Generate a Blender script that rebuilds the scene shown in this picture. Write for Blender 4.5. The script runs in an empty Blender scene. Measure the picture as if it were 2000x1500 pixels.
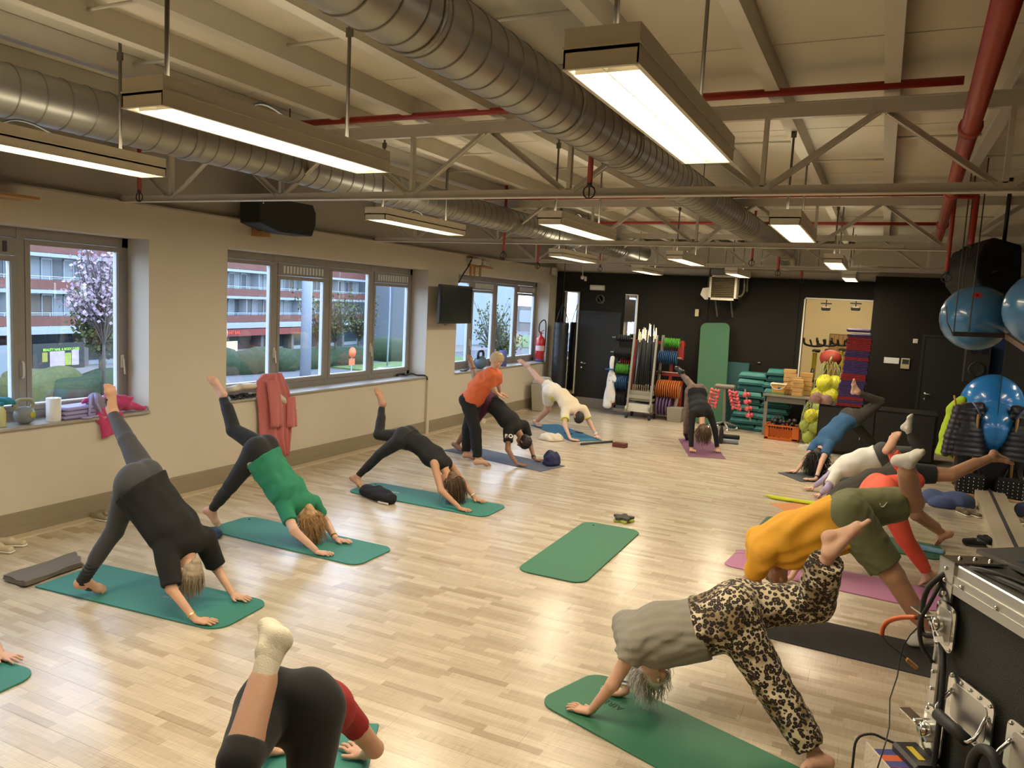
import bpy, bmesh, math, random
import numpy as np
from mathutils import Vector, Matrix
PI = math.pi
random.seed(7); np.random.seed(7)
scene = bpy.context.scene
C = scene.collection

# ------------------------------------------------------------------ camera
H = 2.45                                   # eye height above the studio floor (the photographer stands on a stage)
CR = np.array([0.0, 0.0, 0.0]); CU = CR.copy(); CF = CR.copy()
def _cam_axes(a, b, c):
    fw = np.array([math.sin(a)*math.cos(b), math.cos(a)*math.cos(b), math.sin(b)])
    r = np.cross(fw, [0, 0, 1]); r /= np.linalg.norm(r); u = np.cross(r, fw)
    return r*math.cos(c)+u*math.sin(c), -r*math.sin(c)+u*math.cos(c), fw
CR, CU, CF = _cam_axes(-0.44253809, -0.10795572, 0.05184105)
FPX = 1503.5
cam_data = bpy.data.cameras.new('camera'); cam = bpy.data.objects.new('camera', cam_data); C.objects.link(cam)
cam_data.sensor_width = 36.0; cam_data.lens = FPX*36.0/2000.0; cam_data.clip_start = 0.05; cam_data.clip_end = 600
M4 = Matrix.Identity(4)
for i in range(3):
    M4[i][0] = CR[i]; M4[i][1] = CU[i]; M4[i][2] = -CF[i]
M4[2][3] = H
cam.matrix_world = M4
scene.camera = cam

# measuring helpers: where the sight line of a photo pixel meets a real plane of the room
def ray(x, y): return CR*(x-1000)/FPX - CU*(y-750)/FPX + CF
def onz(x, y, z=0.0): d = ray(x, y); return d*((z-H)/d[2]) + np.array([0, 0, H])
def onx(x, y, X): d = ray(x, y); return d*(X/d[0]) + np.array([0, 0, H])
def ony(x, y, Y): d = ray(x, y); return d*(Y/d[1]) + np.array([0, 0, H])
def atd(x, y, dep): return ray(x, y)*dep + np.array([0, 0, H])

# ------------------------------------------------------------------ world, exposure
w = bpy.data.worlds.new('sky'); scene.world = w; w.use_nodes = True
nt = w.node_tree; bg = nt.nodes['Background']
tc = nt.nodes.new('ShaderNodeTexCoord'); sep = nt.nodes.new('ShaderNodeSeparateXYZ'); rmp = nt.nodes.new('ShaderNodeValToRGB')
nt.links.new(tc.outputs['Generated'], sep.inputs[0]); nt.links.new(sep.outputs['Z'], rmp.inputs[0])
rmp.color_ramp.elements[0].position = 0.0; rmp.color_ramp.elements[0].color = (0.62, 0.72, 0.86, 1)
rmp.color_ramp.elements[1].position = 0.6; rmp.color_ramp.elements[1].color = (0.50, 0.64, 0.88, 1)
nt.links.new(rmp.outputs[0], bg.inputs[0]); bg.inputs[1].default_value = 5.8
vs = scene.view_settings
vs.view_transform = 'Standard'; vs.look = 'None'; vs.gamma = 1.0; vs.use_curve_mapping = False; vs.exposure = 0.42
scene.render.film_transparent = False
cy = scene.cycles
cy.use_denoising = True; cy.max_bounces = 7; cy.diffuse_bounces = 4; cy.glossy_bounces = 4; cy.transparent_max_bounces = 10; cy.transmission_bounces = 4
cy.sample_clamp_indirect = 6.0; cy.caustics_reflective = False; cy.caustics_refractive = False
LAMP_COL = (1.0, 0.87, 0.64); LAMP_W = 27.0; TUBE = 11.0

# ------------------------------------------------------------------ helpers: materials
MATS = {}
def mat(name, col, rough=0.6, metal=0.0, spec=0.5, bump=0.0, bscale=60.0, var=0.0, vscale=6.0, col2=None, emit=None, estr=0.0, sheen=0.0, coat=0.0, stretch=None):
    if name in MATS: return MATS[name]
    m = bpy.data.materials.new(name); m.use_nodes = True; n = m.node_tree; b = n.nodes['Principled BSDF']
    c = (col[0], col[1], col[2], 1)
    b.inputs['Base Color'].default_value = c; b.inputs['Roughness'].default_value = rough
    b.inputs['Metallic'].default_value = metal; b.inputs['Specular IOR Level'].default_value = spec
    if sheen: b.inputs['Sheen Weight'].default_value = sheen
    if coat: b.inputs['Coat Weight'].default_value = coat
    if emit: b.inputs['Emission Color'].default_value = (*emit, 1); b.inputs['Emission Strength'].default_value = estr
    if var or bump:
        t = n.nodes.new('ShaderNodeTexCoord'); mp = n.nodes.new('ShaderNodeMapping'); n.links.new(t.outputs['Object'], mp.inputs[0])
        if stretch: mp.inputs['Scale'].default_value = stretch
    if var:
        nz = n.nodes.new('ShaderNodeTexNoise'); nz.inputs['Scale'].default_value = vscale; nz.inputs['Detail'].default_value = 3
        n.links.new(mp.outputs[0], nz.inputs[0])
        mx = n.nodes.new('ShaderNodeMix'); mx.data_type = 'RGBA'
        k2 = col2 if col2 else tuple(x*(1-var) for x in col)
        k1 = col if col2 else tuple(min(1, x*(1+var)) for x in col)
        mx.inputs[6].default_value = (*k1, 1); mx.inputs[7].default_value = (*k2, 1)
        n.links.new(nz.outputs[0], mx.inputs[0]); n.links.new(mx.outputs[2], b.inputs['Base Color'])
    if bump:
        nz2 = n.nodes.new('ShaderNodeTexNoise'); nz2.inputs['Scale'].default_value = bscale; nz2.inputs['Detail'].default_value = 2
        n.links.new(mp.outputs[0], nz2.inputs[0])
        bp = n.nodes.new('ShaderNodeBump'); bp.inputs['Strength'].default_value = bump; bp.inputs['Distance'].default_value = 0.01
        n.links.new(nz2.outputs[0], bp.inputs['Height']); n.links.new(bp.outputs[0], b.inputs['Normal'])
    MATS[name] = m; return m

def floor_material():
    m = bpy.data.materials.new('laminate'); m.use_nodes = True; n = m.node_tree; L = n.links; b = n.nodes['Principled BSDF']
    g = n.nodes.new('ShaderNodeNewGeometry'); sp = n.nodes.new('ShaderNodeSeparateXYZ'); L.new(g.outputs['Position'], sp.inputs[0])
    def math_(op, a, bb=None, val=None):
        k = n.nodes.new('ShaderNodeMath'); k.operation = op; L.new(a, k.inputs[0])
        if bb is not None: L.new(bb, k.inputs[1])
        elif val is not None: k.inputs[1].default_value = val
        return k.outputs[0]
    sy = math_('DIVIDE', sp.outputs['Y'], val=0.0633); row = math_('FLOOR', sy)
    wn = n.nodes.new('ShaderNodeTexWhiteNoise'); wn.noise_dimensions = '1D'; L.new(row, wn.inputs['W'])
    off = math_('MULTIPLY', wn.outputs['Value'], val=7.3)
    sx = math_('ADD', math_('DIVIDE', sp.outputs['X'], val=0.43), off); colx = math_('FLOOR', sx)
    cb = n.nodes.new('ShaderNodeCombineXYZ'); L.new(row, cb.inputs[0]); L.new(colx, cb.inputs[1])
    wn2 = n.nodes.new('ShaderNodeTexWhiteNoise'); wn2.noise_dimensions = '2D'; L.new(cb.outputs[0], wn2.inputs['Vector'])
    r = n.nodes.new('ShaderNodeValToRGB'); L.new(wn2.outputs['Value'], r.inputs[0])
    e = r.color_ramp.elements; e[0].position = 0; e[0].color = (0.42, 0.33, 0.225, 1); e[1].position = 1; e[1].color = (0.62, 0.53, 0.395, 1)
    for p, c_ in ((0.12, (0.48, 0.39, 0.275, 1)), (0.5, (0.54, 0.45, 0.33, 1)), (0.8, (0.58, 0.49, 0.365, 1))):
        q = e.new(p); q.color = c_
    # grain along X, saw marks across it
    mp = n.nodes.new('ShaderNodeMapping'); L.new(g.outputs['Position'], mp.inputs[0]); mp.inputs['Scale'].default_value = (3.0, 60, 1)
    nz = n.nodes.new('ShaderNodeTexNoise'); nz.inputs['Scale'].default_value = 1.5; nz.inputs['Detail'].default_value = 5; L.new(mp.outputs[0], nz.inputs[0])
    mp2 = n.nodes.new('ShaderNodeMapping'); L.new(g.outputs['Position'], mp2.inputs[0]); mp2.inputs['Scale'].default_value = (95, 7, 1)
    nz2 = n.nodes.new('ShaderNodeTexNoise'); nz2.inputs['Scale'].default_value = 1.0; nz2.inputs['Detail'].default_value = 1; L.new(mp2.outputs[0], nz2.inputs[0])
    mp3 = n.nodes.new('ShaderNodeMapping'); L.new(g.outputs['Position'], mp3.inputs[0]); mp3.inputs['Scale'].default_value = (2.2, 5, 1)
    nz3 = n.nodes.new('ShaderNodeTexNoise'); nz3.inputs['Scale'].default_value = 1.0; L.new(mp3.outputs[0], nz3.inputs[0])
    a = math_('MULTIPLY', math_('SUBTRACT', nz.outputs[0], val=0.5), val=0.45)
    saw = math_('MULTIPLY', math_('SUBTRACT', nz2.outputs[0], val=0.5), math_('MULTIPLY', nz3.outputs[0], val=0.5))
    tot = math_('ADD', math_('ADD', a, saw), val=1.0)
    mx = n.nodes.new('ShaderNodeVectorMath'); mx.operation = 'SCALE'; L.new(r.outputs[0], mx.inputs[0]); L.new(tot, mx.inputs['Scale'])
    L.new(mx.outputs[0], b.inputs['Base Color'])
    b.inputs['Roughness'].default_value = 0.30; b.inputs['Specular IOR Level'].default_value = 0.5
    rr = math_('ADD', math_('MULTIPLY', nz.outputs[0], val=0.14), val=0.17); L.new(rr, b.inputs['Roughness'])
    bp = n.nodes.new('ShaderNodeBump'); bp.inputs['Strength'].default_value = 0.12; bp.inputs['Distance'].default_value = 0.004
    L.new(nz.outputs[0], bp.inputs['Height']); L.new(bp.outputs[0], b.inputs['Normal'])
    return m

def leopard_material():
    m = bpy.data.materials.new('leopard_print'); m.use_nodes = True; n = m.node_tree; L = n.links; b = n.nodes['Principled BSDF']
    t = n.nodes.new('ShaderNodeTexCoord')
    nz = n.nodes.new('ShaderNodeTexNoise'); nz.inputs['Scale'].default_value = 22; L.new(t.outputs['Object'], nz.inputs[0])
    add = n.nodes.new('ShaderNodeVectorMath'); add.operation = 'MULTIPLY_ADD'; L.new(nz.outputs['Color'], add.inputs[0]); add.inputs[1].default_value = (.022, .022, .022); L.new(t.outputs['Object'], add.inputs[2])
    v = n.nodes.new('ShaderNodeTexVoronoi'); v.inputs['Scale'].default_value = 45; L.new(add.outputs[0], v.inputs['Vector'])
    r = n.nodes.new('ShaderNodeValToRGB'); L.new(v.outputs['Distance'], r.inputs[0]); r.color_ramp.interpolation = 'LINEAR'
    e = r.color_ramp.elements; e[0].position = 0.0; e[0].color = (0.20, 0.115, 0.05, 1); e[1].position = 1.0; e[1].color = (0.70, 0.58, 0.40, 1)
    for p, c_ in ((0.20, (0.17, 0.095, 0.045, 1)), (0.26, (0.012, 0.008, 0.006, 1)), (0.54, (0.014, 0.01, 0.008, 1)), (0.59, (0.66, 0.55, 0.37, 1))):
        q = e.new(p); q.color = c_
    nz2 = n.nodes.new('ShaderNodeTexNoise'); nz2.inputs['Scale'].default_value = 7; L.new(t.outputs['Object'], nz2.inputs[0])
    r2 = n.nodes.new('ShaderNodeValToRGB'); L.new(nz2.outputs[0], r2.inputs[0]); r2.color_ramp.elements[0].position = .48; r2.color_ramp.elements[1].position = .60
    mx = n.nodes.new('ShaderNodeMix'); mx.data_type = 'RGBA'; mx.blend_type = 'MULTIPLY'; L.new(r.outputs[0], mx.inputs[6]); mx.inputs[7].default_value = (0.36, 0.30, 0.20, 1); L.new(r2.outputs[0], mx.inputs[0])
    L.new(mx.outputs[2], b.inputs['Base Color']); b.inputs['Roughness'].default_value = 0.75
    MATS['leopard'] = m; return m

def glass_material(name='window_glass', tint=(0.94, 0.97, 1.0), refl=0.07):
    m = bpy.data.materials.new(name); m.use_nodes = True; n = m.node_tree; n.nodes.clear(); L = n.links
    o = n.nodes.new('ShaderNodeOutputMaterial'); t = n.nodes.new('ShaderNodeBsdfTransparent'); g = n.nodes.new('ShaderNodeBsdfGlossy'); mx = n.nodes.new('ShaderNodeMixShader'); lw = n.nodes.new('ShaderNodeLayerWeight')
    t.inputs[0].default_value = (*tint, 1); g.inputs['Roughness'].default_value = 0.01; lw.inputs[0].default_value = 0.5
    pw = n.nodes.new('ShaderNodeMath'); pw.operation = 'POWER'; L.new(lw.outputs['Facing'], pw.inputs[0]); pw.inputs[1].default_value = 4.0
    mu = n.nodes.new('ShaderNodeMath'); mu.operation = 'MULTIPLY_ADD'; L.new(pw.outputs[0], mu.inputs[0]); mu.inputs[1].default_value = .75; mu.inputs[2].default_value = refl
    L.new(mu.outputs[0], mx.inputs[0]); L.new(t.outputs[0], mx.inputs[1]); L.new(g.outputs[0], mx.inputs[2]); L.new(mx.outputs[0], o.inputs[0])
    MATS[name] = m; return m

# ------------------------------------------------------------------ helpers: mesh building
class MB:
    """collects shapes, then links them as ONE mesh object"""
    def __init__(s): s.v = []; s.f = []; s.sm = []
    def add(s, vs_, fs, smooth=False):
        k = len(s.v); s.v += [tuple(map(float, p)) for p in vs_]; s.f += [tuple(i+k for i in f) for f in fs]; s.sm += [smooth]*len(fs); return s
    def box(s, c, d, rz=0.0, M=None, bev=0.0):
        hx, hy, hz = d[0]/2, d[1]/2, d[2]/2
        if bev > 0:
            b = min(bev, hx*.98, hy*.98, hz*.98); pts = []; 
            for sx in (-1, 1):
                for sy in (-1, 1):
                    for sz in (-1, 1):
                        pts += [(sx*hx, sy*(hy-b), sz*(hz-b)), (sx*(hx-b), sy*hy, sz*(hz-b)), (sx*(hx-b), sy*(hy-b), sz*hz)]
            idx = lambda sx, sy, sz, k: ((sx > 0)*4+(sy > 0)*2+(sz > 0))*3+k
            F = []
            for sx in (-1, 1):
                q = [idx(sx, -1, -1, 0), idx(sx, 1, -1, 0), idx(sx, 1, 1, 0), idx(sx, -1, 1, 0)]; F.append(q if sx > 0 else q[::-1])
                q = [idx(-1, sx, -1, 1), idx(1, sx, -1, 1), idx(1, sx, 1, 1), idx(-1, sx, 1, 1)]; F.append(q[::-1] if sx > 0 else q)
                q = [idx(-1, -1, sx, 2), idx(1, -1, sx, 2), idx(1, 1, sx, 2), idx(-1, 1, sx, 2)]; F.append(q if sx > 0 else q[::-1])
            for a_ in (-1, 1):
                for b_ in (-1, 1):
                    q = [idx(a_, b_, -1, 0), idx(a_, b_, -1, 1), idx(a_, b_, 1, 1), idx(a_, b_, 1, 0)]; F.append(q[::-1] if a_*b_ > 0 else q)
                    q = [idx(a_, -1, b_, 0), idx(a_, -1, b_, 2), idx(a_, 1, b_, 2), idx(a_, 1, b_, 0)]; F.append(q if a_*b_ > 0 else q[::-1])
                    q = [idx(-1, a_, b_, 1), idx(-1, a_, b_, 2), idx(1, a_, b_, 2), idx(1, a_, b_, 1)]; F.append(q[::-1] if a_*b_ > 0 else q)
            for sx in (-1, 1):
                for sy in (-1, 1):
                    for sz in (-1, 1):
                        q = [idx(sx, sy, sz, 0), idx(sx, sy, sz, 1), idx(sx, sy, sz, 2)]; F.append(q if sx*sy*sz > 0 else q[::-1])
            vs_, fs = pts, F
        else:
            vs_ = [(x*hx, y*hy, z*hz) for x in (-1, 1) for y in (-1, 1) for z in (-1, 1)]
            fs = [(0, 1, 3, 2), (4, 6, 7, 5), (0, 4, 5, 1), (2, 3, 7, 6), (0, 2, 6, 4), (1, 5, 7, 3)]
        if M is None: M = Matrix.Rotation(rz, 3, 'Z')
        out = [M @ Vector(p)+Vector(c) for p in vs_]
        return s.add([tuple(p) for p in out], fs)
    def span(s, a, b, bev=0.0):
        a = np.array(a, float); b = np.array(b, float); return s.box(tuple((a+b)/2), tuple(np.abs(b-a)), bev=bev)
    def bar(s, a, b, wd, ht, up=(0, 0, 1), bev=0.0):
        """rectangular bar between two points: wd across, ht along up"""
        a = Vector(a); b = Vector(b); z = (b-a); L = z.length; z = z.normalized(); u = Vector(up); x = z.cross(u)
        if x.length < 1e-4: x = z.cross(Vector((1, 0, 0)))
        x = x.normalized(); y = x.cross(z)
        M = Matrix((x, y, z)).transposed()
        return s.box(tuple((a+b)/2), (wd, ht, L), M=M, bev=bev)
    def tube(s, pts, r, seg=8, cap=True, closed=False):
        P = [np.array(p, float) for p in pts]; n = len(P); R = list(r) if hasattr(r, '__len__') else [r]*n
        if n >= 4 and seg >= 6:                      # round the polyline into a curve
            Q = []; T = []; m = n if closed else n-1; K = 4
            for i in range(m):
                a, b, c, d = (P[(i-1) % n], P[i], P[(i+1) % n], P[(i+2) % n]) if closed else (P[max(i-1, 0)], P[i], P[i+1], P[min(i+2, n-1)])
                for k in range(K):
                    t = k/K; Q.append(.5*(2*b+(c-a)*t+(2*a-5*b+4*c-d)*t*t+(3*b-a-3*c+d)*t**3)); T.append(R[i]*(1-t)+R[(i+1) % n]*t)
            if not closed: Q.append(P[-1]); T.append(R[-1])
            P, R, n = Q, T, len(Q)
        up = np.array([0.13, 0.21, 0.97]); rings = []; prev = None
        for i in range(n):
            if closed: t = P[(i+1) % n]-P[i-1]
            else: t = P[min(i+1, n-1)]-P[max(i-1, 0)]
            t = t/(np.linalg.norm(t)+1e-9)
            if prev is None:
                x = np.cross(t, up)
                if np.linalg.norm(x) < .1: x = np.cross(t, [1, 0, 0])
            else: x = prev-t*np.dot(prev, t)
            x /= np.linalg.norm(x); prev = x; y = np.cross(t, x)
            rings.append([P[i]+R[i]*(x*math.cos(2*PI*k/seg)+y*math.sin(2*PI*k/seg)) for k in range(seg)])
        V = [p for rg in rings for p in rg]; F = []
        m = n if closed else n-1
        for i in range(m):
            j = (i+1) % n
            for k in range(seg): F.append((i*seg+k, i*seg+(k+1) % seg, j*seg+(k+1) % seg, j*seg+k))
        if cap and not closed: F.append(tuple(range(seg))[::-1]); F.append(tuple((n-1)*seg+k for k in range(seg)))
        return s.add(V, F, True)
    def lathe(s, prof, c=(0, 0, 0), axis=(0, 0, 1), seg=20, cap=True):
        """profile of (radius, height) pairs turned about axis through c"""
        z = Vector(axis).normalized(); x = z.orthogonal().normalized(); y = z.cross(x); c = Vector(c); V = []; F = []
        for (r, h) in prof:
            for k in range(seg):
                a = 2*PI*k/seg; V.append(tuple(c+z*h+(x*math.cos(a)+y*math.sin(a))*max(r, 1e-5)))
        for i in range(len(prof)-1):
            for k in range(seg): F.append((i*seg+k, i*seg+(k+1) % seg, (i+1)*seg+(k+1) % seg, (i+1)*seg+k))
        if cap: F.append(tuple(range(seg))[::-1]); F.append(tuple((len(prof)-1)*seg+k for k in range(seg)))
        return s.add(V, F, True)
    def cyl(s, a, b, r, seg=12): 
        a = Vector(a); b = Vector(b); return s.lathe([(r, 0), (r, (b-a).length)], a, (b-a), seg)
    def ball(s, c, r, seg=14, sc=(1, 1, 1), M=None):
        rings = seg//2; V = []; F = []
        for i in range(rings+1):
            t = PI*i/rings
            for k in range(seg):
                p = Vector((sc[0]*r*math.sin(t)*math.cos(2*PI*k/seg), sc[1]*r*math.sin(t)*math.sin(2*PI*k/seg), sc[2]*r*math.cos(t)))
                if M: p = M @ p
                V.append(tuple(p+Vector(c)))
        for i in range(rings):
            for k in range(seg): F.append((i*seg+k, (i+1)*seg+k, (i+1)*seg+(k+1) % seg, i*seg+(k+1) % seg))
        return s.add(V, F, True)
    def prism(s, poly, z0, z1, M=None, c=(0, 0, 0)):
        n = len(poly); V = [(p[0], p[1], z0) for p in poly]+[(p[0], p[1], z1) for p in poly]
        F = [tuple(range(n))[::-1], tuple(range(n, 2*n))]+[(i, (i+1) % n, (i+1) % n+n, i+n) for i in range(n)]
        if M is not None: V = [tuple(M @ Vector(p)+Vector(c)) for p in V]
        elif c != (0, 0, 0): V = [(p[0]+c[0], p[1]+c[1], p[2]+c[2]) for p in V]
        return s.add(V, F)
    def mesh(s, name, m):
        me = bpy.data.meshes.new(name); me.from_pydata(s.v, [], s.f); me.validate(); me.update()
        if len(s.sm) == len(me.polygons): me.polygons.foreach_set('use_smooth', s.sm)
        if m is not None: me.materials.append(MATS[m] if isinstance(m, str) else m)
        return me
    def build(s, name, m, parent=None, bevel=0.0, fix=True):
        me = s.mesh(name, m)
        if fix:
            bm = bmesh.new(); bm.from_mesh(me); bmesh.ops.recalc_face_normals(bm, faces=bm.faces)
            if parent is not None and parent.type == 'EMPTY' and False: pass
            bm.to_mesh(me); bm.free()
        o = bpy.data.objects.new(name, me); C.objects.link(o)
        if parent is not None: attach(o, parent)
        if bevel: bv = o.modifiers.new('bevel', 'BEVEL'); bv.width = bevel; bv.segments = 2; bv.limit_method = 'ANGLE'
        return o
def world_loc(o):
    p = np.array(o.location, float)
    while o.parent is not None: p += np.array(o.matrix_parent_inverse.translation, float); o = o.parent; p += np.array(o.location, float)
    return p
def attach(o, parent):
    """parent keeps the child where it was modelled (world coordinates); parents are never rotated at build time"""
    o.parent = parent; l = world_loc(parent); o.matrix_parent_inverse = Matrix.Translation((-l[0], -l[1], -l[2])) if (abs(l).max() > 0) else Matrix.Identity(4)
def tag(o, label=None, cat=None, group=None, kind=None):
    if label: o['label'] = label
    if cat: o['category'] = cat
    if group: o['group'] = group
    if kind: o['kind'] = kind
    return o
def thing(name, label, cat, loc=(0, 0, 0), group=None, kind=None):
    o = bpy.data.objects.new(name, None); C.objects.link(o); o.location = tuple(map(float, loc)); o.empty_display_size = .1
    return tag(o, label, cat, group, kind)
def struct(o): o['kind'] = 'structure'; return o
def copy_tree(o, parent=None, loc=None):
    c = o.copy(); C.objects.link(c)
    if parent is not None: c.parent = parent
    for ch in list(o.children): copy_tree(ch, c)
    if loc is not None: c.location = tuple(map(float, loc))
    return c
def text_obj(name, s, size, M, m, parent=None, ext=0.001, align='CENTER', bold=0.0):
    cu = bpy.data.curves.new(name, 'FONT'); cu.body = s; cu.size = size; cu.extrude = ext; cu.align_x = align; cu.align_y = 'CENTER'; cu.offset = bold
    to = bpy.data.objects.new(name, cu); C.objects.link(to); dg = bpy.context.evaluated_depsgraph_get(); me = bpy.data.meshes.new_from_object(to.evaluated_get(dg))
    bpy.data.objects.remove(to); me.transform(M); me.materials.clear(); me.materials.append(MATS[m])
    o = bpy.data.objects.new(name, me); C.objects.link(o)
    if parent is not None: attach(o, parent)
    return o
def text_fit(o, wdt, axis=1):
    v = [q.co[axis] for q in o.data.vertices]; c = (max(v)+min(v))/2; k = wdt/(max(v)-min(v)); ce = sum((q.co for q in o.data.vertices), Vector())/len(v); o.data.transform(Matrix.Translation(ce) @ Matrix.Scale(k, 4) @ Matrix.Translation(-ce)); return o
def frame(x, y, o):
    """4x4 with local x, y axes and origin"""
    x = Vector(x).normalized(); z = x.cross(Vector(y)).normalized(); y = z.cross(x)
    M = Matrix((x, y, z)).transposed().to_4x4(); M.translation = Vector(o); return M
def rotz(a): return Matrix.Rotation(a, 3, 'Z')
# ------------------------------------------------------------------ organic shapes: distance field -> one continuous mesh
def nrm(v): v = np.asarray(v, float); return v/(np.linalg.norm(v)+1e-9)
class SDF:
    def __init__(s, h=0.012): s.h = h; s.pr = []; s.post = []
    def cap(s, a, b, ra, rb=None, k=0.03, lat=None, fl=1.0, grow=0.0, cut=None, sub=False):
        """tapered rod a->b; lat/fl: section stretched fl times along lat; cut='a'|'b' squares off that end"""
        s.pr.append(('cap', np.array(a, float), np.array(b, float), ra+grow, (ra if rb is None else rb)+grow, k, None if lat is None else nrm(lat), fl, cut, sub)); return s
    def ell(s, c, ax, rad, k=0.03, grow=0.0, sub=False):
        """ellipsoid: ax = 3 unit axes, rad = 3 radii"""
        s.pr.append(('ell', np.array(c, float), np.array([nrm(x) for x in ax]), np.array(rad, float)+grow, None, k, None, 1.0, None, sub)); return s
    def bounds(s):
        lo = []; hi = []
        for p in s.pr:
            if p[9]: continue
            if p[0] == 'cap': r = max(p[3], p[4])*max(1, p[7]); lo.append(np.minimum(p[1], p[2])-r); hi.append(np.maximum(p[1], p[2])+r)
            else: r = p[3].max(); lo.append(p[1]-r); hi.append(p[1]+r)
        return np.min(lo, 0)-0.03, np.max(hi, 0)+0.03
    def grid(s, noise=None, zmin=None):
        h = s.h; lo, hi = s.bounds()
        if zmin is not None: pass
        n = np.ceil((hi-lo)/h).astype(int)+2
        ax = [lo[i]+h*np.arange(n[i]) for i in range(3)]
        D = np.full(tuple(n), 1.0, np.float32)
        for kind, A, B, ra, rb, k, lat, fl, cut, sub in s.pr:
            if kind == 'cap': r = max(ra, rb)*max(1, fl)+k+h*2; l2 = np.minimum(A, B)-r; h2 = np.maximum(A, B)+r
            else: r = ra.max()+k+h*2; l2 = A-r; h2 = A+r
            i0 = np.maximum(((l2-lo)/h).astype(int), 0); i1 = np.minimum(((h2-lo)/h).astype(int)+2, n)
            if (i1 <= i0).any(): continue
            sl = tuple(slice(i0[i], i1[i]) for i in range(3))
            X = (ax[0][sl[0]]-A[0]).astype(np.float32)[:, None, None]; Y = (ax[1][sl[1]]-A[1]).astype(np.float32)[None, :, None]; Z = (ax[2][sl[2]]-A[2]).astype(np.float32)[None, None, :]
            if kind == 'cap':
                d = B-A; L2 = max(float(d@d), 1e-9); t_ = (X*d[0]+Y*d[1]+Z*d[2])/L2; t = np.clip(t_, 0, 1)
                qx = X-t*d[0]; qy = Y-t*d[1]; qz = Z-t*d[2]
                if lat is not None:
                    c_ = qx*lat[0]+qy*lat[1]+qz*lat[2]; f = c_*(1/fl-1); qx = qx+f*lat[0]; qy = qy+f*lat[1]; qz = qz+f*lat[2]
                dd = np.sqrt(qx*qx+qy*qy+qz*qz)-(ra+(rb-ra)*t)
                if cut:
                    L = math.sqrt(L2)
                    if 'b' in cut: dd = np.maximum(dd, (t_-1)*L)
                    if 'a' in cut: dd = np.maximum(dd, -t_*L)
            else:
                R = B; q = [(X*R[i][0]+Y*R[i][1]+Z*R[i][2]) for i in range(3)]
                k0 = np.sqrt(sum((q[i]/ra[i])**2 for i in range(3))); k1 = np.sqrt(sum((q[i]/ra[i]**2)**2 for i in range(3)))+1e-6
                dd = k0*(k0-1)/k1
            S = D[sl]
            if sub:
                e = np.clip(0.5-0.5*(S+dd)/k, 0, 1); D[sl] = S*(1-e)-dd*e+k*e*(1-e)
            else:
                e = np.clip(0.5+0.5*(S-dd)/k, 0, 1); D[sl] = S*(1-e)+dd*e-k*e*(1-e)
        G = (ax[0].astype(np.float32)[:, None, None], ax[1].astype(np.float32)[None, :, None], ax[2].astype(np.float32)[None, None, :])
        for f in s.post: D = f(D, *G)
        return lo, D
    def surface(s):
        lo, D = s.grid(); return nets(lo, s.h, D)
def nets(lo, h, D):
    ins = D < 0
    c = ins[:-1, :-1, :-1].astype(np.int8)
    cnt = np.zeros(c.shape, np.int8)
    for i in (0, 1):
        for j in (0, 1):
            for k in (0, 1): cnt += ins[i:ins.shape[0]-1+i, j:ins.shape[1]-1+j, k:ins.shape[2]-1+k]
    act = (cnt > 0) & (cnt < 8); idx = np.argwhere(act)
    if len(idx) == 0: return np.zeros((0, 3)), np.zeros((0, 4), int)
    num = -np.ones(act.shape, np.int64); num[act] = np.arange(len(idx))
    acc = np.zeros((len(idx), 3)); nn = np.zeros(len(idx))
    co = {(i, j, k): D[idx[:, 0]+i, idx[:, 1]+j, idx[:, 2]+k].astype(float) for i in (0, 1) for j in (0, 1) for k in (0, 1)}
    for axn in range(3):
        o1, o2 = [a for a in range(3) if a != axn]
        for p in (0, 1):
            for q in (0, 1):
                a = [0, 0, 0]; a[o1] = p; a[o2] = q; b = list(a); b[axn] = 1
                da, db = co[tuple(a)], co[tuple(b)]; m = (da < 0) != (db < 0); t = np.where(m, da/(da-db+1e-12), 0)
                pos = np.zeros((len(idx), 3)); pos[:, o1] = p; pos[:, o2] = q; pos[:, axn] = t
                acc[m] += pos[m]; nn[m] += 1
    V = lo+h*(idx+acc/nn[:, None]); F = []
    for axn in range(3):
        o1, o2 = [a for a in range(3) if a != axn]
        s0 = [slice(None)]*3; s1 = [slice(None)]*3; s0[axn] = slice(0, -1); s1[axn] = slice(1, None)
        A, B = ins[tuple(s0)], ins[tuple(s1)]; ch = np.argwhere(A != B)
        ch = ch[(ch[:, o1] > 0) & (ch[:, o2] > 0) & (ch[:, o1] < D.shape[o1]-1) & (ch[:, o2] < D.shape[o2]-1)]
        def g(d1, d2):
            e = ch.copy(); e[:, o1] -= d1; e[:, o2] -= d2; return num[e[:, 0], e[:, 1], e[:, 2]]
        q = np.stack([g(1, 1), g(0, 1), g(0, 0), g(1, 0)], 1); fl = A[ch[:, 0], ch[:, 1], ch[:, 2]]
        if axn == 1: fl = ~fl
        q[~fl] = q[~fl][:, ::-1]; F.append(q[(q >= 0).all(1)])
    return V, np.concatenate(F)
def mesh_np(name, V, F, m, smooth=True):
    me = bpy.data.meshes.new(name); nv, nf = len(V), len(F); k = F.shape[1] if nf else 4
    me.vertices.add(nv); me.vertices.foreach_set('co', np.asarray(V, np.float32).ravel())
    me.loops.add(nf*k); me.loops.foreach_set('vertex_index', F.astype(np.int32).ravel())
    me.polygons.add(nf); me.polygons.foreach_set('loop_start', (np.arange(nf)*k).astype(np.int32))
    me.update(calc_edges=True); me.polygons.foreach_set('use_smooth', np.full(nf, smooth)); me.validate()
    if m is not None: me.materials.append(MATS[m] if isinstance(m, str) else m)
    return me
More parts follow.
